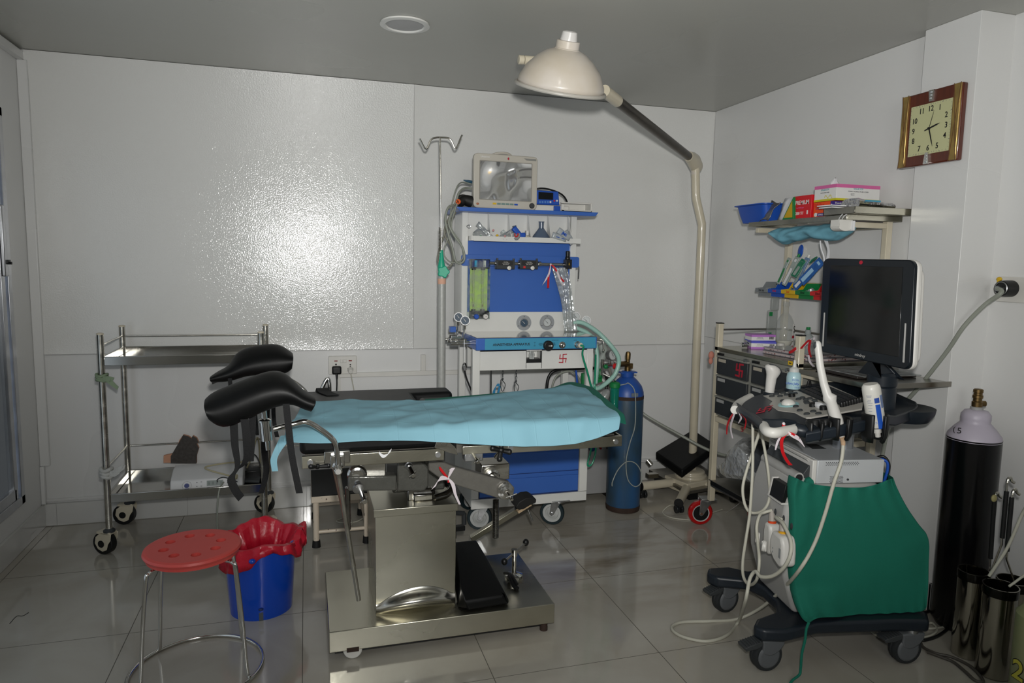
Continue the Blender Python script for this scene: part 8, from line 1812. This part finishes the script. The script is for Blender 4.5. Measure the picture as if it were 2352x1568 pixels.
UC('probe_lead', [L(1729, 972, y=-.02), L(1729, 1060, y=-.05), L(1727, 1110, y=-.07), L(1722, 1180, y=-.08), L(1713, 1240, y=-.09), L(1706, 1290, y=-.09), L(1708, 1325, y=-.09), L(1722, 1343, y=-.09), L(1738, 1330, x=-.32), L(1744, 1290, x=-.32), L(1741, 1250, x=-.30), L(1738, 1210, x=-.29), L(1745, 1183, x=-.28), L(1757, 1176, x=-.27), MI @ c1_], .0055, tubew, 'white probe lead running from the narrow plug down and back up to the console')
# ribbons on the handles
kA = MU @ (L(1804, 990, z=.868)+V((0, -.018, .0)))
RA = lambda *l: [kA]+[MU @ L(a, b2, y=-.29) for a, b2 in l]
rbn = ribbon('handle_ribbon', [
 (ribr, [MU @ L(1800, 973, y=-.255), MU @ L(1801, 985, y=-.268), kA], [ux*.011]*3, 'red_band'),
 (ribr, RA((1796, 1010), (1797, 1035), (1806, 1055), (1816, 1068)), [ux*.009, ux*.011, ux*.011, ux*.012, ux*.014], 'red_tail'),
 (ribw, RA((1795, 1000), (1786, 1015), (1781, 1033)), [ux*.004+Z3*.004, ux*.010+Z3*.006, ux*.010+Z3*.006, ux*.004], 'white_tail'),
 (ribw, RA((1820, 1000), (1835, 1008), (1848, 1026)), [Z3*.008, Z3*.012, Z3*.014, Z3*.003], 'white_tail'),
 (ribr, RA((1820, 996), (1832, 1003), (1838, 1008)), [Z3*.006, Z3*.008, Z3*.008, Z3*.004], 'red_tail')], 'red and white ribbon tied round the near white console handle')
kB = MU @ L(1692, 940, z=.86)
RB = lambda *l: [kB]+[MU @ (L(a, b2, z=.8) if 0 else L(a, b2, x=-.325)) for a, b2 in l]
ribbon('handle_ribbon', [
 (ribr, RB((1680, 955), (1671, 975), (1669, 997)), [uy_*.006, uy_*.010, uy_*.012, uy_*.006], 'red_tail'),
 (ribw, RB((1685, 955), (1678, 980), (1682, 1006)), [uy_*.006, uy_*.012, uy_*.012, uy_*.010], 'white_tail'),
 (ribw, RB((1698, 950), (1702, 960), (1696, 972)), [uy_*.006, uy_*.010, uy_*.012, uy_*.004], 'white_tail'),
 (ribr, RB((1703, 952), (1713, 965), (1710, 985)), [uy_*.003, uy_*.005, uy_*.006, uy_*.006], 'red_tail')], 'red and white ribbon tied round the far white console handle')

# ================================================================ RIGHT CORNER
c = V((2.468, 2.02, 0)); R = .093
bcy = thing('black_gas_cylinder', c, 'tall black gas cylinder with lilac white shoulder and brass valve at the right wall', 'gas cylinder')
p = MB(); p.lathe([(0, .003), (R-.018, .003), (R, .035), (R, .765)], c, n=56); p.build('body', blackp, bcy, sharp=60)
p = MB(); p.lathe([(R+.0003, .758), (R-.003, .776), (R-.022, .802), (.054, .820), (.049, .826), (.051, .838), (.050, .856), (.040, .870), (.020, .876), (0, .877)], c, n=56); p.build('shoulder', lilac, bcy, sharp=60)
p = MB(); p.lathe([(.022, .873), (.022, .884), (.015, .888)], c); p.build('neck_ring', mat('grey_seal', 'A0A0A0', .4), bcy)
p = MB(); p.lathe([(.018, .882), (.019, .905), (.015, .908), (.015, .918), (.018, .920), (.018, .930), (.015, .932), (.015, .940), (.017, .942), (.017, .952), (.013, .955), (0, .955)], c, n=20); p.cyl(c+V((0, 0, .898)), c+V((.028, -.010, .898)), .011); p.build('valve', mat('aged_brass', 0), bcy)
vd = (CAM-c); vd.z = 0; vd.normalize(); sd = Z3.cross(vd)
text('5', .035, c+vd*(R-.020)-sd*.048+Z3*.797, sd, (Z3-vd*.8), ink, bcy, 'handwriting'); text('(', .03, c+vd*(R-.034)-sd*.066+Z3*.798, sd, (Z3-vd*.8), ink, bcy, 'handwriting')
# steel jars with forceps
jst = mat('polished_jar_steel', (.50, .48, .42), .10, 1, .1, 4)
def jar(x, y, r, h, lab):
    c = V((x, y, 0)); t_ = thing('forceps_jar', c, lab, 'jar', 'polished steel forceps jars')
    p = MB(); p.lathe([(0, .002), (r-.004, .002), (r, .006), (r, h-.004), (r+.002, h), (r-.002, h), (r-.003, h-.01), (r-.004, .006), (0, .006)], c, n=48, caps=False); p.build('jar_wall', jst, t_, sharp=50)
    p = MB(); p.lathe([(r+.0008, h-.032), (r+.0016, h-.030), (r+.0016, h-.002)], c, n=48, caps=False); p.build('dark_band', mat('dark_steel_band', '14130F', .2, .6), t_); return c
j1 = jar(2.312, 1.845, .049, .325, 'polished steel jar standing leftmost, in front of the black cylinder')
j2 = jar(2.292, 1.725, .053, .325, 'polished steel jar standing nearest to the camera with dark rim')
j3 = jar(2.395, 1.760, .050, .318, 'polished steel jar at the back between the others and the wall')
j4 = jar(2.322, 1.600, .050, .305, 'polished steel jar at the lower right, beside the yellowish cylinder')
fcm = steel
def forceps(name, pts, lab, grip, wrapm=None):
    t_ = thing(name, pts[-1], lab, 'forceps', 'forceps standing in the jars')
    p = MB(); p.tube(pts, .0035, n=8, smooth=False); p.build('rod', steel, t_)
    a, b2 = grip; p = MB(); p.cyl(a, b2, .0075, n=12); p.build('black_sleeve', rubber, t_)
    t0 = pts[0]; p = MB(); p.tube([t0, t0+V((.004, 0, .012)), t0+V((.014, 0, .016)), t0+V((.022, 0, .004)), t0+V((.030, -.004, -.002))], .005, n=9); p.build('hooked_end', steel, t_)
    if wrapm: p = MB(); p.ball(t0+V((-.004, -.002, -.002)), (.012, .008, .014), 10); p.build('tape', wrapm, t_)
Yj = 1.82
f1 = [A(2284, 1142, Y=1.84), A(2284, 1150, Y=1.84), A(2275, 1282, Y=1.84), A(2274, 1305, Y=1.84), V((2.30, 1.84, .02))]
forceps('jar_forceps', f1, 'black sleeved forceps with yellowed tape at its tip, leftmost of three', (f1[1], f1[2]), mat('yellowed_tape', 'A09868', .6))
f2 = [A(2313, 1108, Y=1.76), A(2312, 1128, Y=1.76), A(2302, 1235, Y=1.76), A(2301, 1250, Y=1.76), A(2282, 1298, Y=1.80), V((2.30, 1.83, .03))]
forceps('jar_forceps', f2, 'tallest of three black sleeved forceps, bent in the middle', (f2[1], f2[2]))
f3 = [A(2325, 1135, Y=1.74), A(2324, 1142, Y=1.74), A(2313, 1265, Y=1.74), A(2312, 1283, Y=1.74), A(2330, 1334, Y=1.76), V((2.39, 1.76, .03))]
forceps('jar_forceps', f3, 'rightmost of three black sleeved forceps with curled open tip', (f3[1], f3[2]))
cable('white_jar_tube', [A(2272, 1322, Y=1.74), A(2290, 1295, Y=1.72), A(2315, 1255, Y=1.70), A(2335, 1210, Y=1.68), A(2352, 1172, Y=1.66), A(2380, 1130, Y=1.6)], .0052, tubew, 'white tube rising out of the steel jars towards the right', 'tube')
cable('white_rod', [A(2318, 1346, Y=1.66), A(2340, 1330, Y=1.66), A(2380, 1300, Y=1.66)], .004, tubew, 'short white rod slanting out of the nearest jars to the right', 'rod')
# yellowish cylinder, cut by the frame
c = V((2.395, 1.53, 0)); R = .085
yc_ = thing('extinguisher', c, 'yellow green painted cylinder with black and yellow writing at the right edge', 'cylinder')
c = V((A(2340, 1400, Y=1.50).x+.112, 1.50, 0)); R = .074
p = MB(); p.lathe([(0, .002), (R-.01, .002), (R, .02), (R, .34), (R-.03, .38), (.02, .40), (0, .40)], c, n=44); p.build('body', mat('olive_yellow_paint', '8E9068', .35, 0, .1, 5, coat=.3), yc_)
vd = (CAM-c); vd.z = 0; vd.normalize(); sd = Z3.cross(vd); dd = (vd*math.cos(.75)-sd*math.sin(.75)).normalized(); s2 = Z3.cross(dd)
text('2', .085, c+dd*(R+.0006)+Z3*.165, s2, Z3, ink, yc_, 'lettering', bold=.004); text('2', .085, c+dd*(R+.0014)+Z3*.165, s2, Z3, mat('yellow_paint', 'B8B040', .5), yc_, 'lettering', bold=.0015)
# cables on the floor at right
F = lambda *l, z=.006: [A(a, b2, Z=z) for a, b2 in l]
cable('black_mains_cable', F((2105, 1412), (2135, 1403), (2160, 1392), (2185, 1385), (2195, 1400), (2190, 1425), (2175, 1445), (2150, 1462), (2122, 1470), (2112, 1465)), .006, black, 'black mains cable curving behind the rear wheel of the scanner')
cable('grey_loop_cable', F((2113, 1466), (2120, 1485), (2150, 1500), (2185, 1508), (2225, 1527), (2250, 1550), (2258, 1565), (2240, 1562), (2215, 1540), (2190, 1520), (2160, 1508), (2130, 1497)), .0055, mat('dark_taupe_cable', '4A4640', .45), 'dark grey cable forming a long flat loop on the floor at lower right')
cable('white_thin_cable', F((2190, 1436), (2160, 1441), (2135, 1443), (2120, 1438), (2140, 1430), (2152, 1445), (2140, 1458), (2110, 1465), (2060, 1470), (2020, 1462), (2002, 1450)), .0045, tubew, 'thin white cable tangled on the floor behind the scanner base')
